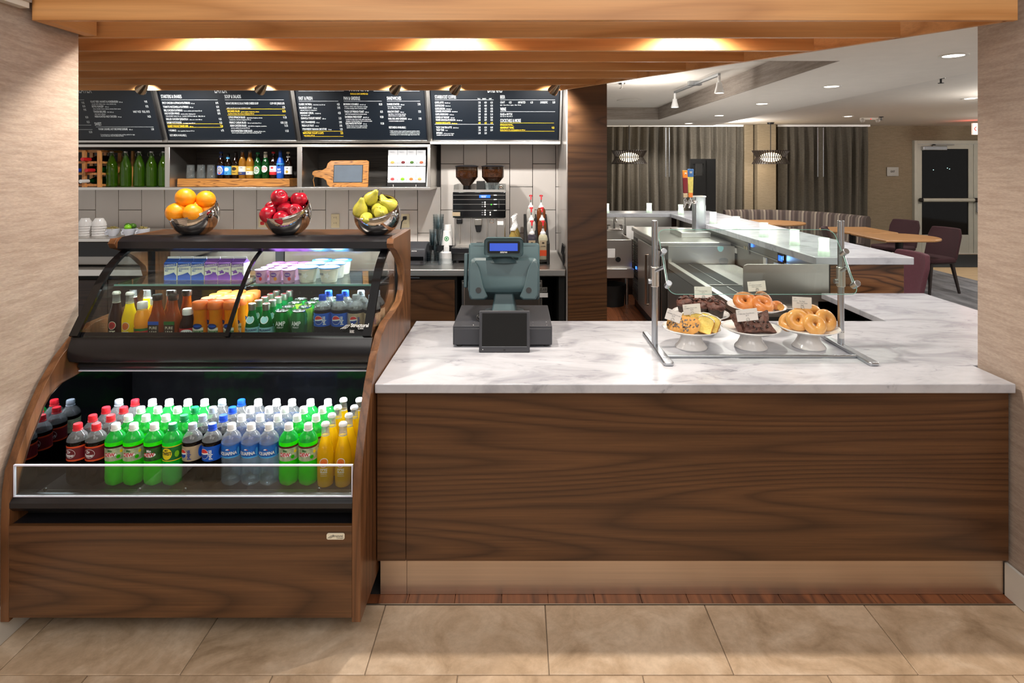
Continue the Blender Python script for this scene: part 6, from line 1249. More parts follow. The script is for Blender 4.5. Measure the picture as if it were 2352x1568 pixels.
card(1615, 671, 2.93, .088, .056, 0, 0, ['Chocolate Muffin', '$2.75'], 'price card standing among the muffins', S4)
card(1716, 723, 2.595, .094, .052, 0, 6, ['Chocolate Chunk Brownie', '$2.75'], 'price card above the brownies', S2)
card(1738, 657, 2.94, .090, .050, 0, 4, ['Whole Grain Bagel', 'With Cream Cheese', '$3.25'], 'price card above the brown bagels', S5)
card(1842, 695, 2.70, .090, .052, 0, -3, ['Plain Bagel', 'With Cream Cheese', '$3.25'], 'price card above the pale bagels', S3)
# ================================================================ COFFEE STATION
zb = .9142; Y = 4.60
em = thing('coffee_machine', 'stainless espresso machine with two bean hoppers on back counter', 'coffee machine', (X(1100, Y), 4.72, zb))
xa, xb = X(1041, Y), X(1161, Y)
build(B().box(xa + .004, xb - .004, Y + .03, 4.98, zb + .12, Z(441, Y)), 'body', 'steel', em, bev=.006)
pn = build(B().box(xa - .004, xb + .002, Y, Y + .035, Z(500, Y), Z(441, Y)), 'control_panel', 'black_gloss', em, bev=.004)
for y in (448, 458, 469, 483):
    build(B().box(xa, xb - .002, Y - .0012, Y, Z(y, Y) - .0012, Z(y, Y) + .0012), 'trim_line', 'steel', pn)
build(B().box(X(1101, Y), X(1126, Y), Y - .002, Y, Z(454, Y), Z(447.5, Y)), 'display', 'lcd_bright', pn)
build(B().text('PLEASE SELECT', T(X(1104, Y), Y - .003, Z(450.5, Y)) @ RX(90), .009, .8, .02).text('BEVERAGE', T(X(1106, Y), Y - .003, Z(453.3, Y)) @ RX(90), .009, .8, .02), 'display_text', 'white', pn, recalc=False)
for (x, y) in ((1114, 464.5), (1114, 469), (1114, 474), (1114, 483), (1114, 488), (1114, 493), (1126, 488), (1126, 493)):
    build(B().lathe([(.0065, 0), (.0055, .003), (0, .0035)], 12, 0, T(X(x, Y), Y, Z(y, Y)) @ RX(90)), 'button', 'white', pn)
    if x == 1114: build(B().box(X(1106, Y), X(1110, Y), Y - .001, Y, Z(y, Y) - .003, Z(y, Y) + .003), 'button_mark', 'ink_grey', pn)
build(B().disc(.005, .005, T(X(1128.5, Y), Y - .002, Z(469.5, Y)) @ RX(90), 10), 'indicator', 'led_green', pn, recalc=False)
build(B().box(X(1145, Y), X(1147, Y), Y - .001, Y, Z(478, Y), Z(461, Y)), 'slot', 'ink', pn)
build(B().box(X(1039, Y), X(1057, Y), Y - .0016, Y, Z(496, Y), Z(487, Y)), 'name_plate', 'lab_champagne', pn)
for y in (448, 458, 469, 483): build(B().box(X(1134, Y), X(1141, Y), Y - .002, Y, Z(y, Y) - .003, Z(y, Y) + .003), 'white_mark', 'white', pn)
for a, c in ((1045, 1081), (1083.5, 1119), (1121, 1140), (1141, 1159)):
    build(B().box(X(a, Y), X(c, Y), Y + .022, Y + .03, Z(566, Y) + .004, Z(501, Y)), 'lower_panel', 'steel_v', em, bev=.003)
build(B().box(X(1049, Y), X(1062, Y), Y - .02, Y + .02, Z(514, Y), Z(502, Y)), 'milk_spout', 'black', em, bev=.006)
build(B().cyl((X(1056, Y), Y, Z(513, Y)), (X(1056, Y), Y, Z(560, Y)), .004, 8), 'milk_tube', 'steel', em)
sp_ = build(B().prism([(X(1091, Y), Z(516, Y)), (X(1107, Y), Z(516, Y)), (X(1107, Y), Z(502, Y)), (X(1091, Y), Z(502, Y))], 'y', Y - .04, Y + .02), 'coffee_spout', 'plate_silver', em, bev=.004)
build(B().prism([(X(1095, Y), Z(532, Y)), (X(1104, Y), Z(532, Y)), (X(1107, Y), Z(516, Y)), (X(1091, Y), Z(516, Y))], 'y', Y - .036, Y + .01), 'spout_tip', 'black', sp_, bev=.003)
build(B().torus(.016, .003, 20, 8, 0, T(X(1129, Y), Y + .02, Z(508, Y)) @ RX(90)), 'pressure_dial', 'chrome', em)
build(B().box(X(1142, Y), X(1156, Y), Y + .019, Y + .022, Z(517, Y), Z(503, Y)), 'notice', 'paper_white', em)
build(B().box(xa - .004, xb + .002, Y - .12, Y + .03, zb + .075, zb + .12), 'drip_tray', 'black_satin', em, bev=.006)
build(B().box(xa + .02, xb - .02, Y - .112, Y + .02, zb + .12, zb + .1215), 'drip_grid', 'steel_dark', em)
build(B().box(X(1094, Y), X(1109, Y), Y - .03, Y + .02, zb + .1215, zb + .15), 'knock_cover', 'black_gloss', em, bev=.006)
build(B().box(xa + .01, xb - .01, Y - .10, 4.97, zb + .02, zb + .075), 'base', 'black', em)
for x in (xa + .04, xb - .04):
    for y in (Y - .08, 4.94): build(B().cyl((x, y, zb), (x, y, zb + .021), .018, 12), 'foot', 'black', em)
zt = Z(441, Y)
for q in ((xa, xb, Y + .035, Y + .04, zt, zt + .018), (xa, xa + .004, Y + .035, 4.97, zt, zt + .055), (xb - .004, xb, Y + .035, 4.97, zt, zt + .055), (xa, xb, 4.966, 4.97, zt, zt + .055)): build(B().box(*q), 'top_rail', 'tumbler' if q[1] - q[0] < .01 else 'steel', em)
for x, lvl in ((1073, .085), (1132.5, .105)):
    c = Vector((X(x, 4.75), 4.75, zt)); r = .098; sq2 = lambda a, z: 1 / (abs(math.cos(a)) ** 5 + abs(math.sin(a)) ** 5) ** .2
    hp = build(B().lathe([(.030, .0), (.030, .045), (.05, .07), (.088, .115), (.090, .195), (.092, .20)], 32, 0, T(*c), sq2, caps=False), 'bean_hopper', 'hopper', em, label='smoked clear bean hopper')
    build(B().lathe([(0, .048), (.028, .048), (.048, .072), (.085, .117), (.0865, .115 + lvl * .6), (.05, .12 + lvl * .62), (0, .115 + lvl * .6)], 28, 0, T(*c), sq2), 'coffee_beans', 'beans', hp)
    build(B().lathe([(.094, .20), (.095, .206), (.06, .213), (0, .214)], 32, 0, T(*c), sq2), 'hopper_lid', 'black_satin', hp)
    build(B().cyl((c.x, c.y, zt), (c.x, c.y, zt + .045), .034, 20), 'hopper_neck', 'black_gloss', hp)
bx = build(B().box(X(1095, 4.7), X(1114, 4.7), 4.66, 4.72, zt + .002, zt + .085), 'grinds_box', 'black_matte', bev=.003); tag(bx, 'small black box between the two bean hoppers', 'box')
for i, x in enumerate((1119, 1129, 1140)):
    o = build(B().lathe([(.019, 0), (.026, .07), (.0245, .07), (.018, .006), (0, .005)], 20, caps=False), 'shot_glass', 'tumbler'); o.location = (X(x, 4.72), 4.70, zt + .002); tag(o, 'small clear glass on top of the coffee machine, %s' % ('left', 'middle', 'right')[i], 'glass', 'small glasses on the coffee machine')
o = build(B().lathe([(.016, 0), (.022, .008), (.024, .035), (.018, .048), (.0165, .048), (.02, .035), (0, .006)], 20, caps=False), 'steel_pitcher', 'bowl_steel'); o.location = (X(1151, 4.68), 4.67, zt + .002); tag(o, 'small shiny steel pitcher at the right of the machine top', 'pitcher')
# receipt printer
t = thing('receipt_printer', 'grey receipt printer half hidden by the display case', 'printer', (X(955, 4.5), 4.5, zb)); xa, xb = X(928, 4.42), X(977, 4.42)
build(B().prism([(4.40, zb), (4.64, zb), (4.64, zb + .15), (4.50, zb + .155), (4.42, zb + .12), (4.40, zb + .07)], 'x', xa, xb), 'body', 'charcoal', t, bev=.008)
build(B().box(xa + .01, xb - .012, 4.397, 4.402, zb + .035, zb + .065), 'paper_slot', 'black_gloss', t); build(B().box(xb - .035, xb - .015, 4.395, 4.401, zb + .012, zb + .028), 'switch', 'black', t); build(B().text('micros', T(X(951, 4.41), 4.412, zb + .102) @ RX(70), .016, .9, .02, 'c'), 'lettering', 'white', t, recalc=False)
# cups
def cupstack(name, x, Y, n, r0, r1, h, lip, mat_, lb, cat='cup', z0=zb, grp=None, inv=True, first=None):
    for k in range(n):
        zz = z0 + k * lip; pr = [(r0, 0), (r0 + .0015, .004), (r1, h), (r1 - .0015, h), (r0 * .9, .004), (0, .004)] if inv else [(r1, 0), (r1 + .002, .002), (r1 + .002, .006), (r0, h), (0, h)]
        o = build(B().lathe(pr, 22, caps=False), name, mat_); o.location = (X(x, Y), Y, zz)
        tag(o, '%s, %s' % (lb, 'topmost' if k == n - 1 else '%s from the bottom' % NTH[min(k, 12)]), cat, grp or lb)
dsp = thing('lid_organiser', 'clear plastic organiser tray holding cups and lids', 'organiser', (X(1010, 4.5), 4.5, zb))
for a, c in ((975, 1010), (1011, 1042)):
    build(B().box(X(a, 4.45), X(c, 4.45), 4.40, 4.404, zb, zb + .05).box(X(a, 4.45), X(a, 4.45) + .004, 4.404, 4.62, zb, zb + .09).box(X(c, 4.45) - .004, X(c, 4.45), 4.404, 4.62, zb, zb + .09), 'bin', 'cup_clear', dsp)
build(B().box(X(975, 4.45), X(1042, 4.45), 4.62, 4.626, zb, zb + .12), 'divider', 'black', dsp)
cupstack('plastic_cup', 1007, 4.80, 12, .030, .046, .12, .021, 'cup_clear', 'clear plastic cup in the tall back stack')
cupstack('plastic_cup', 1000, 4.66, 9, .034, .050, .11, .0165, 'cup_clear', 'frosted cup in the middle stack')
cupstack('dome_cover', 994, 4.50, 5, .046, .048, .03, .016, 'cup_clear', 'clear domed lid in the front left bin', 'lid')
cupstack('cup_cover', 1025, 4.50, 5, .042, .044, .02, .016, 'ceramic', 'white cup lid in the front right bin', 'lid')
cupstack('paper_cup', 1029, 4.82, 8, .028, .040, .11, .022, 'paper_white', 'upside-down paper cup in the back stack', inv=False)
cupstack('paper_cup', 1027, 4.66, 9, .030, .044, .13, .0125, 'paper_white', 'upside-down white paper cup in the front stack', inv=False)
cpz = zb + 8 * .0125; p = Vector((X(1027, 4.66), 4.66, cpz + .068)); b = B()
lg = [o for o in bpy.data.objects if o.name.startswith('paper_cup')][-1]
sl = math.degrees(math.atan2(.014, .13)); Ml = T(p.x, p.y, p.z) @ RX(90 - sl)
build(B().disc(.019, .019, Ml, 22, wrap=.0385), 'disc', 'cap_green', lg, recalc=False); build(B().disc(.0125, .0125, Ml, 18, wrap=.0389), 'inner', 'paper_white', lg, recalc=False); build(B().disc(.008, .010, Ml, 12, wrap=.0393, fn=lambda a: 1 + .25 * math.cos(6 * a)), 'motif', 'cap_green', lg, recalc=False)
# pump bottles
def pump(b_or_t, c, red, t):
    m_ = 'cap_red' if red else 'white'
    build(B().lathe([(.022, 0), (.022, .012), (.014, .022), (.010, .03), (.008, .045)], 16, 0, T(*c)), 'pump_collar', 'white', t)
    build(B().cyl(c + Vector((0, 0, .04)), c + Vector((0, 0, .095)), .004, 8), 'pump_rod', 'wire' if red else 'white', t)
    h = c + Vector((0, 0, .095)); build(B().lathe([(.014, 0), (.016, .004), (.012, .012), (0, .013)], 14, 0, T(*h)).tube([h + Vector((0, 0, .006)), h + Vector((.0, -.025, .002)), h + Vector((.0, -.034, -.026))], [.008, .007, .0055], 8), 'pump_head', m_, t)
rk = thing('sauce_rack', 'black stepped rack holding pump bottles at the right end', 'rack', (X(1228, 4.6), 4.6, zb))
for a, c in ((1204, 1212), (1230, 1237), (1256, 1263)): build(B().prism([(4.44, zb), (4.98, zb), (4.98, zb + .34), (4.80, zb + .30), (4.62, zb + .20), (4.44, zb + .16)], 'x', X(a, 4.46), X(a, 4.46) + .022), 'rack_side', 'black_matte', rk, bev=.004)
for i in range(3): build(B().box(X(1206, 4.46), X(1262, 4.46), 4.45 + .18 * i, 4.62 + .18 * i, zb + .018 + .09 * i, zb + .024 + .09 * i), 'rack_step', 'black_matte', rk)
liq = [['sauce_d', 'sauce_c'], ['sauce_w', 'sauce_b'], ['sauce_w', 'sauce_b']]; nmq = [['dark', 'cream'], ['pale', 'brown'], ['pale', 'brown']]
for r in range(3):
    for k, x in enumerate((1222, 1248)):
        c = Vector((X(x, 4.46), 4.53 + .18 * r, zb + .026 + .09 * r)); t = thing('sauce_bottle', '%s sauce bottle with red pump, %s tier, %s' % (nmq[r][k], ('lower', 'middle', 'upper')[r], ('left', 'right')[k]), 'pump bottle', c, 'sauce pump bottles in the black rack')
        sqb = lambda a, z: 1 / (abs(math.cos(a)) ** 6 + abs(math.sin(a)) ** 6) ** (1 / 6)
        build(B().lathe([(0, 0), (.034, 0), (.036, .006), (.036, .165), (.030, .185), (.018, .195)], 28, 0, T(*c), sqb), 'body', liq[r][k], t)
        if r == 0:
            lo = build(B().box(c.x - .026, c.x + .026, c.y - .0375, c.y - .0365, c.z + .03, c.z + .15), 'label', 'lab_champagne', t); build(B().prism([(c.x - .012, c.z + .13), (c.x, c.z + .122), (c.x + .012, c.z + .13), (c.x, c.z + .138)], 'y', c.y - .0382, c.y - .0374), 'label_diamond', 'lab_brown', lo); build(B().text('CHOCOLATE' if k == 0 else 'CARAMEL', T(c.x, c.y - .0385, c.z + .10) @ RX(90), .011, .8, .02, 'c'), 'lettering', 'ink', lo, recalc=False)
            if k: build(B().box(c.x - .026, c.x + .026, c.y - .0381, c.y - .0374, c.z + .03, c.z + .075), 'label_band', 'lab_orange', lo)
        pump(None, c + Vector((0, 0, .193)), True, t)
for i in range(4):
    c = Vector((X(1178 + 2.2 * i, 4.55), 4.52 + .10 * i, zb)); t = thing('syrup_bottle', 'clear syrup bottle with white pump, %s from the front' % ORD[i], 'pump bottle', c, 'syrup pump bottles beside the coffee machine')
    build(B().lathe([(0, 0), (.034, 0), (.037, .006), (.037, .17), (.028, .21), (.016, .235), (.016, .25)], 24, 0, T(*c)), 'body', 'syrup', t); build(B().box(c.x - .02, c.x + .02, c.y - .0385, c.y - .037, c.z + .06, c.z + .14), 'label', 'lab_cream', t)
    pump(None, c + Vector((0, 0, .25 + .0)), False, t)
wr = thing('wire_rack', 'small black wire rack on the tiled return', 'rack', (.33, 4.5, 1.0)); b = B()
for i in range(4): b.tube([(.342, 4.36 + .05 * i, .925), (.342, 4.36 + .05 * i, 1.06)], .003, 6)
b.tube([(.345, 4.34, 1.06), (.335, 4.30, .99), (.335, 4.53, .99), (.345, 4.54, 1.06), (.345, 4.34, 1.06)], .004, 6); build(b, 'wire_frame', 'black', wr); build(B().box(.338, .349, 4.38, 4.48, .93, 1.0), 'back_plate', 'black', wr)
# small wall switch studs
# ================================================================ BAR
zB = 1.05
bt = build(B().prism([(2.0, 3.915), (2.66, 3.915), (2.60, 7.94), (.68, 7.94), (.68, 7.51), (1.96, 7.51)], 'z', zB - .05, zB), 'bar_worktop', 'marble', bev=.004, loc=(2.3, 5.5, zB - .05)); tag(bt, 'raised white marble bar top turning left at the far end', 'bar top')
br = thing('bar_cabinet', 'bar base with walnut end panel and stainless inner face', 'bar', (2.3, 5.5, 0))
build(B().box(2.07, 2.615, 3.95, 3.97, 0, zB - .051), 'end_panel', 'walnut_bar', br, bev=.002)
build(B().box(2.09, 2.55, 3.972, 7.5, 0, zB - .051), 'core', 'walnut_dark', br)
build(B().box(2.075, 2.088, 3.975, 7.5, .55, zB - .052), 'inner_face', 'steel_dark', br)
build(B().box(2.066, 2.074, 4.3, 7.3, .905, .912), 'inner_seam', 'steel', br)
build(B().box(.68, 2.05, 7.54, 7.9, 0, zB - .051), 'far_core', 'walnut_dark', br)
for a, c in ((.68, X(1436, 7.5)), (X(1437, 7.5), 1.98)): build(B().box(a, c, 7.525, 7.538, .78, zB - .052), 'splash_panel', 'steel', br)
p = Vector((2.07, (0, 5.3)[1], .93))
def onface(x): return 2.073 * F / (x - CX)                          # depth on the inner face seen at pixel column x
for x, nm, m_, w_, h_ in ((1716, 'outlet_plate', 'steel_dark', .12, .10), (1691, 'notice', 'paper_white', .05, .05), (1759, 'notice', 'paper_white', .06, .06), (1786, 'notice', 'paper_white', .10, .05), (1796, 'thermostat', 'black_gloss', .11, .09)):
    Yf = onface(x); zz = {1716: Z(569, Yf), 1691: Z(575, Yf), 1759: Z(599, Yf), 1786: Z(612, Yf), 1796: Z(593, Yf)}[x]
    o = build(B().box(2.062, 2.0735, Yf - w_ / 2, Yf + w_ / 2, zz - h_ / 2, zz + h_ / 2), nm, m_, br, bev=.002)
    if x == 1716:
        for s in (-1, 1): build(B().cyl((2.058, Yf + s * .024, zz), (2.063, Yf + s * .024, zz), .017, 14), 'socket', 'ivory', o)
    if x == 1796: build(B().box(2.059, 2.063, Yf - .035, Yf + .035, zz - .022, zz + .02), 'display', 'lcd_bright', o); light('POINT', 'thermostat_glow', (2.03, Yf, zz), .3, (.2, .45, 1), .02)
Yf = onface(1728.5); build(B().box(2.062, 2.0735, Yf - .012, Yf + .012, Z(567, Yf), Z(556, Yf)), 'blue_light', 'blue_glow', br)
# cooler
ck = thing('keg_cooler', 'stainless keg cooler cabinet under the bar with louvred vents', 'cooler', (1.7, 6.3, 0))
build(B().box(1.385, 2.04, 5.64, 7.0, .08, .885), 'body', 'steel_dark', ck, bev=.004)
build(B().box(1.365, 2.05, 5.60, 7.02, .885, .93), 'top', 'steel', ck, bev=.008)
build(B().box(1.39, 2.03, 5.7, 6.95, .0, .08), 'plinth', 'black', ck)
for z0_, z1_ in ((.40, .82), (.12, .36)):
    n = int((z1_ - z0_) / .02)
    vt = build(B().box(1.379, 1.385, 6.66, 6.97, z0_, z1_), 'vent_panel', 'black', ck)
    for i in range(n):
        build(B().box(1.366, 1.38, 6.67, 6.96, z0_ + .02 * i, z0_ + .02 * i + .008, 0), 'louvre', 'steel', vt)
build(B().box(1.362, 1.38, 5.66, 6.63, .10, .84), 'door', 'steel_v', ck, bev=.004)
build(B().tube([(1.375, 6.10, .74), (1.335, 6.10, .735), (1.335, 6.10, .22), (1.375, 6.10, .215)], .014, 10), 'door_handle', 'brushed_warm', ck)
build(B().box(1.36, 1.366, 6.72, 6.76, .47, .50), 'indicator', 'blue_glow', ck)
# beer tower
tw = thing('beer_tower', 'square stainless beer tower with two taps', 'beer tower', (X(1605, 6.3), 6.3, .9305))
xt = X(1605, 6.2); Yt = 6.2
dt = build(B().box(X(1565, 5.95), X(1633, 5.95), 5.95, 6.40, .9305, .985), 'drip_tray', 'steel', tw, bev=.004)
for s in (-1, 1):
    for z in (.945, .97): build(B().sphere((X(1565, 5.95) + .008 if s < 0 else X(1633, 5.95) - .008, 5.948, z), .004, 8, 6), 'rivet', 'chrome', dt)
build(B().prism(rbox(.115, .12, .012), 'z', .985, Z(452, Yt), 0, T(xt, Yt, 0)), 'column', 'alu', tw)
build(B().box(xt - .10, xt + .06, Yt - .063, Yt + .063, Z(452, Yt), Z(452, Yt) + .012), 'cap_plate', 'steel', tw, bev=.002)
for i, (x, Yq, h0, c1, c2, c3) in enumerate(((1586, 6.15, 388, 'tap_blue', 'tap_yellow', 'tap_orange'), (1574, 6.32, 391, 'tap_orange', 'lab_maroon', 'lab_champagne'))):
    xq = X(x, Yq); z0_ = Z(464, Yq)
    tp = build(B().cyl((xt - .03, Yq, z0_), (xq - .01, Yq, z0_), .014, 12).sphere((xt - .06, Yq, z0_), .024, 12, 8).tube([(xq, Yq, z0_ + .03), (xq, Yq, z0_ - .01), (xq - .02, Yq - .01, z0_ - .06)], [.016, .016, .010], 10).cyl((xq, Yq, z0_), (xq, Yq, z0_ + .05), .009, 10), 'tap', 'chrome', tw)
    zh0, zh1 = z0_ + .05, Z(h0, Yq); w_ = .038
    for a, c, m_ in ((0, .16, c3), (.16, .72, c2), (.72, 1, c1)):
        build(B().prism([(xq - w_ * (.55 + .25 * a), zh0 + (zh1 - zh0) * a), (xq + w_ * (.55 + .25 * a), zh0 + (zh1 - zh0) * a), (xq + w_ * (.55 + .25 * c), zh0 + (zh1 - zh0) * c), (xq - w_ * (.55 + .25 * c), zh0 + (zh1 - zh0) * c)], 'y', Yq - .014, Yq + .014), 'tap_handle', m_, tp, bev=.004)
    build(B().text('W' if i == 0 else 'M', T(xq, Yq - .016, zh0 + (zh1 - zh0) * .84) @ RX(90), .035, .8, .02, 'c'), 'handle_mark', 'lab_cream', tp, recalc=False)
# ice bin
ib = thing('ice_bin', 'stainless underbar ice bin with black sliding cover', 'ice bin', (1.72, 4.7, 0)); zi = .75
build(B().box(1.43, 2.06, 5.545, 5.57, .30, .90), 'backsplash', 'steel', ib)
pb2 = at(1657, 601, 5.54); 
for (x, y, r) in ((1662, 601, .045), (1655, 571, .03)):
    q = at(x, y, 5.543); build(B().disc(r, r * .9, T(q.x, 5.5435, q.z) @ RX(90), 18, fn=lambda a: 1 + .1 * math.sin(3 * a)), 'decal', 'lab_teal' if r < .04 else 'alu', ib, recalc=False)
build(B().box(1.42, 1.47, 3.80, 5.53, zi - .06, zi), 'left_rim', 'steel', ib, bev=.004)
build(B().box(1.43, 2.06, 3.80, 5.53, .30, zi - .07), 'tub', 'steel_dark', ib)
for a, c in ((4.52, 5.52), (3.82, 4.50)):
    cv = build(B().box(1.475, 1.73, a, c, zi - .03, zi - .012), 'sliding_cover', 'cover_black', ib, bev=.004)
    build(B().box(1.60, 1.606, a + .01, c - .01, zi - .012, zi - .0095), 'cover_line', 'wire', cv)
    build(B().box(1.735, 2.055, a, c, zi - .035, zi - .02), 'tread_plate', 'steel', ib, bev=.003)
    pt = B()
    for i in range(14):
        for j in range(int((c - a) / .03)): pt.sphere((1.75 + .022 * i, a + .02 + .03 * j, zi - .02), .004, 5, 4, 0, (1, 1.6, .6))
    o = build(pt, 'tread_pattern', 'steel', ib); o['kind'] = 'stuff'
build(B().box(1.475, 2.055, 4.505, 4.515, zi - .03, zi - .004), 'cross_rail', 'steel', ib)
Ys = 3.86
sp2 = build(B().prism([(X(1708, Ys), Z(740, Ys)), (X(1904, Ys), Z(740, Ys)), (X(1904, Ys), Z(607, Ys)), (X(1717, Ys), Z(607, Ys)), (X(1710, Ys), Z(610, Ys)), (X(1708, Ys), Z(616, Ys))], 'y', Ys, Ys + .012), 'splash_guard', 'steel_v', loc=(X(1806, Ys), Ys, 0)); tag(sp2, 'upright stainless splash guard with rounded corner behind the bagels', 'splash guard')
build(B().box(X(1904, Ys), X(1911, Ys), Ys + .02, Ys + .05, .2, 1.0), 'dark_gap', 'black_matte', br)  # black strip made for the shade in the gap beside the splash guard
# hand sink
sk = thing('hand_sink', 'stainless hand sink with faucet at the far end of the bar', 'sink', (1.18, 7.1, 0)); sx0, sx1 = .93, 1.335
build(B().box(sx0, sx1, 6.82, 6.845, .44, .80).box(sx0, sx0 + .02, 6.845, 7.40, .44, .80).box(sx1 - .02, sx1, 6.845, 7.40, .44, .80).box(sx0 + .02, sx1 - .02, 6.845, 7.40, .44, .46), 'basin', 'steel', sk, bev=.006)
build(B().box(sx0, sx1, 7.40, 7.44, .44, .98), 'backsplash', 'steel', sk, bev=.003)
build(B().box(sx0 + .02, sx1 + .01, 6.76, 6.83, .36, .47), 'lower_tray', 'steel', sk, bev=.005)
build(B().cyl((X(1420, 6.8), 6.80, .57), (X(1420, 6.8), 6.822, .57), .03, 16), 'drain_hole', 'black', sk)
build(B().box(X(1396, 6.8), X(1413, 6.8), 6.81, 6.82, Z(592, 6.8), Z(572, 6.8)), 'notice', 'paper_white', sk)
build(B().box(X(1437, 7.2), X(1455, 7.2), 7.15, 7.16, Z(548, 7.2), Z(518, 7.2)), 'side_notice', 'paper_white', sk)
xf = X(1412, 7.3); zf = .86
build(B().cyl((xf - .10, 7.34, zf), (xf + .10, 7.34, zf), .018, 12).tube([(xf, 7.34, zf), (xf, 7.34, zf + .10), (xf, 7.31, zf + .15), (xf, 7.25, zf + .155), (xf, 7.20, zf + .11)], .013, 10), 'faucet', 'chrome', sk)
for s in (-1, 1): build(B().cyl((xf + s * .09, 7.34, zf), (xf + s * .09, 7.33, zf + .06), .016, 10).box(xf + s * .09 - .035, xf + s * .09 + .035, 7.30, 7.32, zf + .055, zf + .068), 'faucet_lever', 'chrome', sk)
for x in (sx0 + .03, sx1 - .03): build(B().cyl((x, 7.0, 0), (x, 7.0, .44), .02, 10), 'leg', 'steel', sk)
bk = build(B().lathe([(.15, 0), (.17, .25), (.165, .25), (.145, .01), (0, .01)], 24, caps=False), 'waste_bin', 'black_matte'); bk.location = (1.12, 7.0, .0); tag(bk, 'black bin in the shadow under the hand sink', 'bin')
# candles
def candle():
    t = thing('candle_holder', 'x', 'candle holder')
    build(B().lathe([(0, .001), (.038, 0), (.039, .004), (.037, .03), (.033, .06), (.034, .10), (.036, .122), (.034, .122), (.031, .10), (.030, .06), (.034, .03), (0, .012)], 24), 'glass', 'frosted_low', t); build(B().lathe([(0, .030), (.018, .032), (.019, .07), (.010, .088), (0, .09)], 14), 'light', 'candle_glow', t); return Proto(t)
CD = candle(); hB = ZC - zB
for i, (x, y) in enumerate(((1393, 489), (1491, 488), (1564, 495), (1638, 516), (1691, 529), (1754, 547), (1825, 566), (1899, 590))):
    Yc = hB * F / (max(y, 486) - CY); Yc = min(Yc, 7.72)
    if i > 1: Yc = min(hB * F / (y - 3 - CY), 7.65)
    xx = X(x, Yc); xx = min(max(xx, .75), 2.55)
    if i >= 2: xx = max(xx, 2.045)
    if i == 7: Yc = 3.985; xx = 2.09
    CD.put((xx, Yc, zB + .0005), 0, 'frosted glass candle holder on the bar, %s from the far left' % NTH[i], 'frosted candle holders along the bar')
    light('POINT', 'candle_light', (xx, Yc, zB + .16), .6, (.95, 1, .85), .03)
# ================================================================ DINING AREA
def curtain(x0, x1, Y, z0, z1, n, lb, amp=.055):
    N = n * 10; M_ = 10; v = []; f = []
    for j in range(M_ + 1):
        q = j / M_; z = z1 + (z0 - z1) * q
        for i in range(N + 1):
            u = i / N; a = amp * (.55 + .45 * min(1, q * 5)) * (math.sin(2 * PI * n * u + .5 * math.sin(7 * u + q)) + .35 * math.sin(2 * PI * n * 1.7 * u + 1.3))
            v.append((x0 + (x1 - x0) * u + .012 * math.sin(9 * u + 3 * q), Y + a, z))
    for j in range(M_):
        for i in range(N): f.append((j * (N + 1) + i, j * (N + 1) + i + 1, (j + 1) * (N + 1) + i + 1, (j + 1) * (N + 1) + i))
    t = thing('curtain', lb, 'curtain', ((x0 + x1) / 2, Y, z0)); build(B().add(v, f), 'fabric', 'curtain', t, recalc=False, sharp=80)
    build(B().box(x0 - .02, x1 + .02, Y - .03, Y + .03, z1, z1 + .035), 'track', 'white', t); return t
c1 = curtain(X(1330, 10.75), X(1713, 10.75), 10.80, .02, 2.385, 19, 'long grey pleated curtain left of the pier')
c2 = curtain(X(1790, 10.75), X(1998, 10.75), 10.80, .02, 2.385, 10, 'grey pleated curtain between the pier and the exit wall')
for c, xs_ in ((c1, (1531, 1539)), (c2, (1882, 1895))):
    for x in xs_: build(B().cyl((X(x, 10.6), 10.66, 2.36), (X(x, 10.6), 10.66, Z(406, 10.6)), .007, 8), 'draw_wand', 'alu', c)
def pendant(x, lb):
    Yp = 10.2; c = Vector((X(x, Yp), Yp, Z(361, Yp))); t = thing('pendant_lamp', lb, 'pendant lamp', (c.x, c.y, c.z), 'slatted drum pendants')
    b = B()
    for i in range(44):
        a = 360 * i / 44; M = T(*c) @ RZ(a)
        b.prism([(.225, 0), (.300, .118), (.312, .118), (.240, 0), (.312, -.118), (.300, -.118)], 'y', -.008, .008, 0, M)
    o = build(b, 'shade_slats', 'lamp_dark', t); o['kind'] = 'stuff'
    for z, r in ((.112, .302), (-.112, .302), (0, .232)): build(B().torus(r, .006, 40, 6, 0, T(c.x, c.y, c.z + z)), 'shade_ring', 'lamp_dark', t)
    build(B().sphere(tuple(c), .13, 18, 10, 0, (1.35, 1.35, .62)), 'bulb', 'pend_bulb', t)
    build(B().cyl(c + Vector((0, 0, .05)), (c.x, c.y, 2.41), .007, 8).lathe([(.06, 0), (.05, -.03), (.01, -.035)], 20, 0, T(c.x, c.y, 2.419)), 'rod', 'black', t)
    light('POINT', 'pendant_light', c + Vector((0, 0, -.16)), 7, WARM, .08)

pendant(1445, 'dark slatted drum pendant near the walnut pillar'); pendant(1770, 'dark slatted drum pendant in front of the pier')
sc_ = thing('screen_stand', 'tall black freestanding panel with a square opening', 'panel', (X(1610, 9.0), 9.0, 0)); a, c = X(1586, 9.0), X(1618, 9.0); e = X(1635, 9.2)
build(B().box(a, X(1592, 9), 9.0, 9.05, 0, 1.77).box(X(1616, 9), c + .02, 9.0, 9.05, 0, 1.77).box(X(1592, 9), X(1616, 9), 9.0, 9.05, Z(376, 9), 1.77).box(X(1592, 9), X(1616, 9), 9.0, 9.05, 0, Z(403, 9)), 'front', 'black_matte', sc_)
build(B().box(c + .02, e, 9.02, 9.5, 0, 1.77), 'side', 'black_matte', sc_); build(B().box(X(1592, 9), X(1607, 9), 9.2, 9.22, Z(403, 9), Z(376, 9)), 'inner_panel', 'black', sc_)
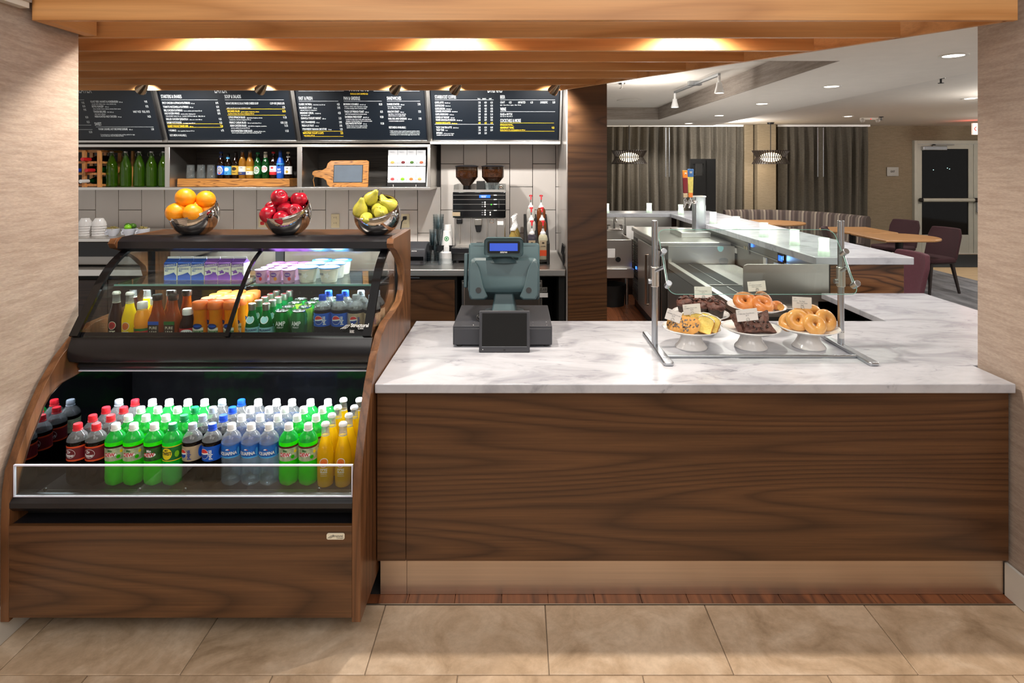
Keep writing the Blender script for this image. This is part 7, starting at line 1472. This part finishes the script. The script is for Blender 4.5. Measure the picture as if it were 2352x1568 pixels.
# exit sign and plate
p = at(2050, 394, 11.04); pp_ = thing('exit_plate', 'small silver room plate lettered EXIT on the tan wall', 'sign', p); build(B().box(p.x - .11, p.x + .11, 11.03, 11.048, p.z - .085, p.z + .085), 'plate', 'plate_silver', pp_, bev=.002); build(B().text('EXIT', T(p.x, 11.028, p.z - .015) @ RX(90), .05, .8, .02, 'c'), 'lettering', 'ink', pp_, recalc=False)
p = at(2250, 296, 9.6); es = thing('exit_sign', 'lit red and white exit sign cut by the right wall', 'sign', p)
build(B().box(p.x - .12, p.x + .22, 9.58, 9.62, p.z - .095, p.z + .095), 'housing', 'exit_face', es, bev=.004); build(B().text('<', T(p.x - .108, 9.577, p.z - .06) @ RX(90), .17, .45, .01).text('EXIT', T(p.x - .045, 9.577, p.z - .075) @ RX(90), .22, .5, .03), 'lettering', 'exit_red', es, recalc=False); build(B().box(p.x - .02, p.x + .04, 9.59, 9.61, p.z + .095, 2.419), 'mount', 'white', es)
light('POINT', 'exit_glow', (p.x - .05, 9.75, p.z), 1.5, (1, .12, .08), .08)
dm = build(B().box(6.7, 9.3, 9.55, 10.85, .001, .012), 'door_mat', 'mat_dark'); tag(dm, 'dark mat on the pale floor before the exit doors', 'mat')
# tables
def table(outline, px_, Yp, lb, legs):
    z = .74; t = thing('cafe_table', lb, 'table', (px_, Yp, 0), 'wooden cafe tables'); build(B().prism(outline, 'z', z - .028, z), 'tabletop', 'oak_table', t, bev=.008)
    for (x, y) in legs: build(B().cyl((x, y, .02), (x, y, z - .028), .045, 14), 'column', 'black', t); build(B().lathe([(.30, 0), (.29, .012), (.05, .025)], 24, 0, T(x, y, 0.001)), 'base', 'black', t)
c = Vector((X(1768, 9.6), 9.55)); table([(c.x + .54 * math.cos(2 * PI * i / 40), c.y + .42 * math.sin(2 * PI * i / 40)) for i in range(40)], c.x, c.y, 'round wooden table in front of the striped banquette', [(c.x, c.y)])
hf = lambda x0, y0, y1, ext, s: [(x0, y0), (x0 + s * (ext - .35), y0)] + [(x0 + s * (ext - .35 + .35 * math.cos(R(q))), (y0 + y1) / 2 + (y1 - y0) / 2 * math.sin(R(q))) for q in range(-80, 81, 10)] + [(x0 + s * (ext - .35), y1), (x0, y1)]
table(hf(4.56, 7.23, 8.0, .88, 1), 5.0, 7.6, 'wooden table with rounded right end nearest the exit', [(4.98, 7.62)])
table(hf(5.26, 8.06, 8.82, .85, -1), 4.9, 8.4, 'wooden table with rounded left end behind the nearer table', [(4.85, 8.45)])
# banquette
bq = thing('banquette', 'curved striped banquette seat along the curtain', 'banquette', (4.6, 10.0, 0))
path = [(3.65, 10.35), (4.2, 10.42), (4.7, 10.30), (5.1, 9.95), (5.32, 9.5), (5.42, 9.0)]
def spl(P, n=8):
    o = []
    for i in range(len(P) - 1):
        a = P[max(i - 1, 0)]; b = P[i]; c = P[i + 1]; d = P[min(i + 2, len(P) - 1)]
        for k in range(n):
            t = k / n; o.append(tuple(.5 * (2 * b[q] + (c[q] - a[q]) * t + (2 * a[q] - 5 * b[q] + 4 * c[q] - d[q]) * t * t + (3 * b[q] - a[q] - 3 * c[q] + d[q]) * t ** 3) for q in (0, 1)))
    return o + [P[-1]]
SPP = spl(path)
def sweep(name, prof, mat_, t, rep=5.0):
    n = len(prof); v = []; f = []; L = [0]
    for i in range(1, len(SPP)): L.append(L[-1] + math.dist(SPP[i], SPP[i - 1]))
    for i, p in enumerate(SPP):
        a = SPP[max(i - 1, 0)]; b = SPP[min(i + 1, len(SPP) - 1)]; d = Vector((b[0] - a[0], b[1] - a[1])).normalized(); nrm = Vector((d.y, -d.x))
        for (o, z) in prof: v.append((p[0] + nrm.x * o, p[1] + nrm.y * o, z))
    for i in range(len(SPP) - 1):
        for k in range(n): f.append((i * n + k, i * n + (k + 1) % n, (i + 1) * n + (k + 1) % n, (i + 1) * n + k))
    f += [tuple(range(n)), tuple(range((len(SPP) - 1) * n, len(SPP) * n))]
    o = build(B().add(v, f), name, mat_, t, recalc=True); uv = o.data.uv_layers.new(name='UVMap'); d0 = org(t)
    for lp in o.data.loops:
        i = lp.vertex_index // n; uv.data[lp.index].uv = (L[i] * rep, 0)
    return o
sweep('backrest', [(-.02, .30), (.10, .30), (.06, .84), (.03, .88), (-.01, .88), (-.03, .84)], 'stripe_fabric', bq, 4.6)
sweep('seat', [(.06, .34), (.52, .34), (.55, .40), (.52, .46), (.06, .46)], 'stripe_fabric', bq, 4.6)
sweep('plinth', [(.0, .0), (.46, 0), (.46, .34), (.0, .34)], 'black_matte', bq)
# chairs
def chair(mat_):
    t = thing('dining_chair', 'x', 'chair'); prf = rbox(.46, .46, .09, 6)
    build(B().prism(prf, 'z', .40, .465), 'seat', mat_, t, bev=.02, seg=3)
    n = 10; v = []; f = []
    for sd in (0, 1):
        for j in range(9):
            z = .44 + .40 * j / 8; w_ = .23 * (1 if j < 7 else (.93 if j == 7 else .84))
            for i in range(n + 1):
                u = -1 + 2 * i / n; v.append((w_ * u, .20 + .10 * (j / 8) - .055 * u * u + (.045 if sd else 0), z))
    m_ = 9 * (n + 1)
    for j in range(8):
        for i in range(n):
            a = j * (n + 1) + i; f += [(a, a + 1, a + n + 2, a + n + 1), (m_ + a, m_ + a + n + 1, m_ + a + n + 2, m_ + a + 1)]
    for i in range(n): f += [(i, m_ + i, m_ + i + 1, i + 1), (8 * (n + 1) + i, 8 * (n + 1) + i + 1, m_ + 8 * (n + 1) + i + 1, m_ + 8 * (n + 1) + i)]
    for j in range(8):
        for i in (0, n): a = j * (n + 1) + i; f.append((a, a + n + 1, m_ + a + n + 1, m_ + a))
    build(B().add(v, f), 'backrest', mat_, t, bev=.012, seg=3)
    for sx in (-1, 1):
        for sy in (-1, 1): build(B().tube([(sx * .17, sy * .16, .41), (sx * .215, sy * .235, 0)], [.026, .016], 4), 'leg', 'chair_leg', t)
    build(B().box(-.19, .19, -.17, .17, .385, .405), 'frame', 'chair_leg', t); return Proto(t)
CH = chair('maroon'); GC = 'maroon upholstered chairs in the dining area'
CH.put((5.47, 7.75, 0), -78, 'maroon chair at the right end of the nearer table', GC)
CH.put((5.66, 8.80, 0), -70, 'maroon chair behind the tables with only its back showing', GC)
CH.put((4.38, 7.70, 0), 65, 'maroon chair tucked at the left end of the tables', GC)
C2 = chair('maroon_lit'); C2.put((3.20, 5.13, 0), -90, 'lit maroon chair back rising beside the bar end', 'chairs beside the bar', (1.0, 1.0, 1.08))  # lighter maroon copy puts the light on this back into its colour
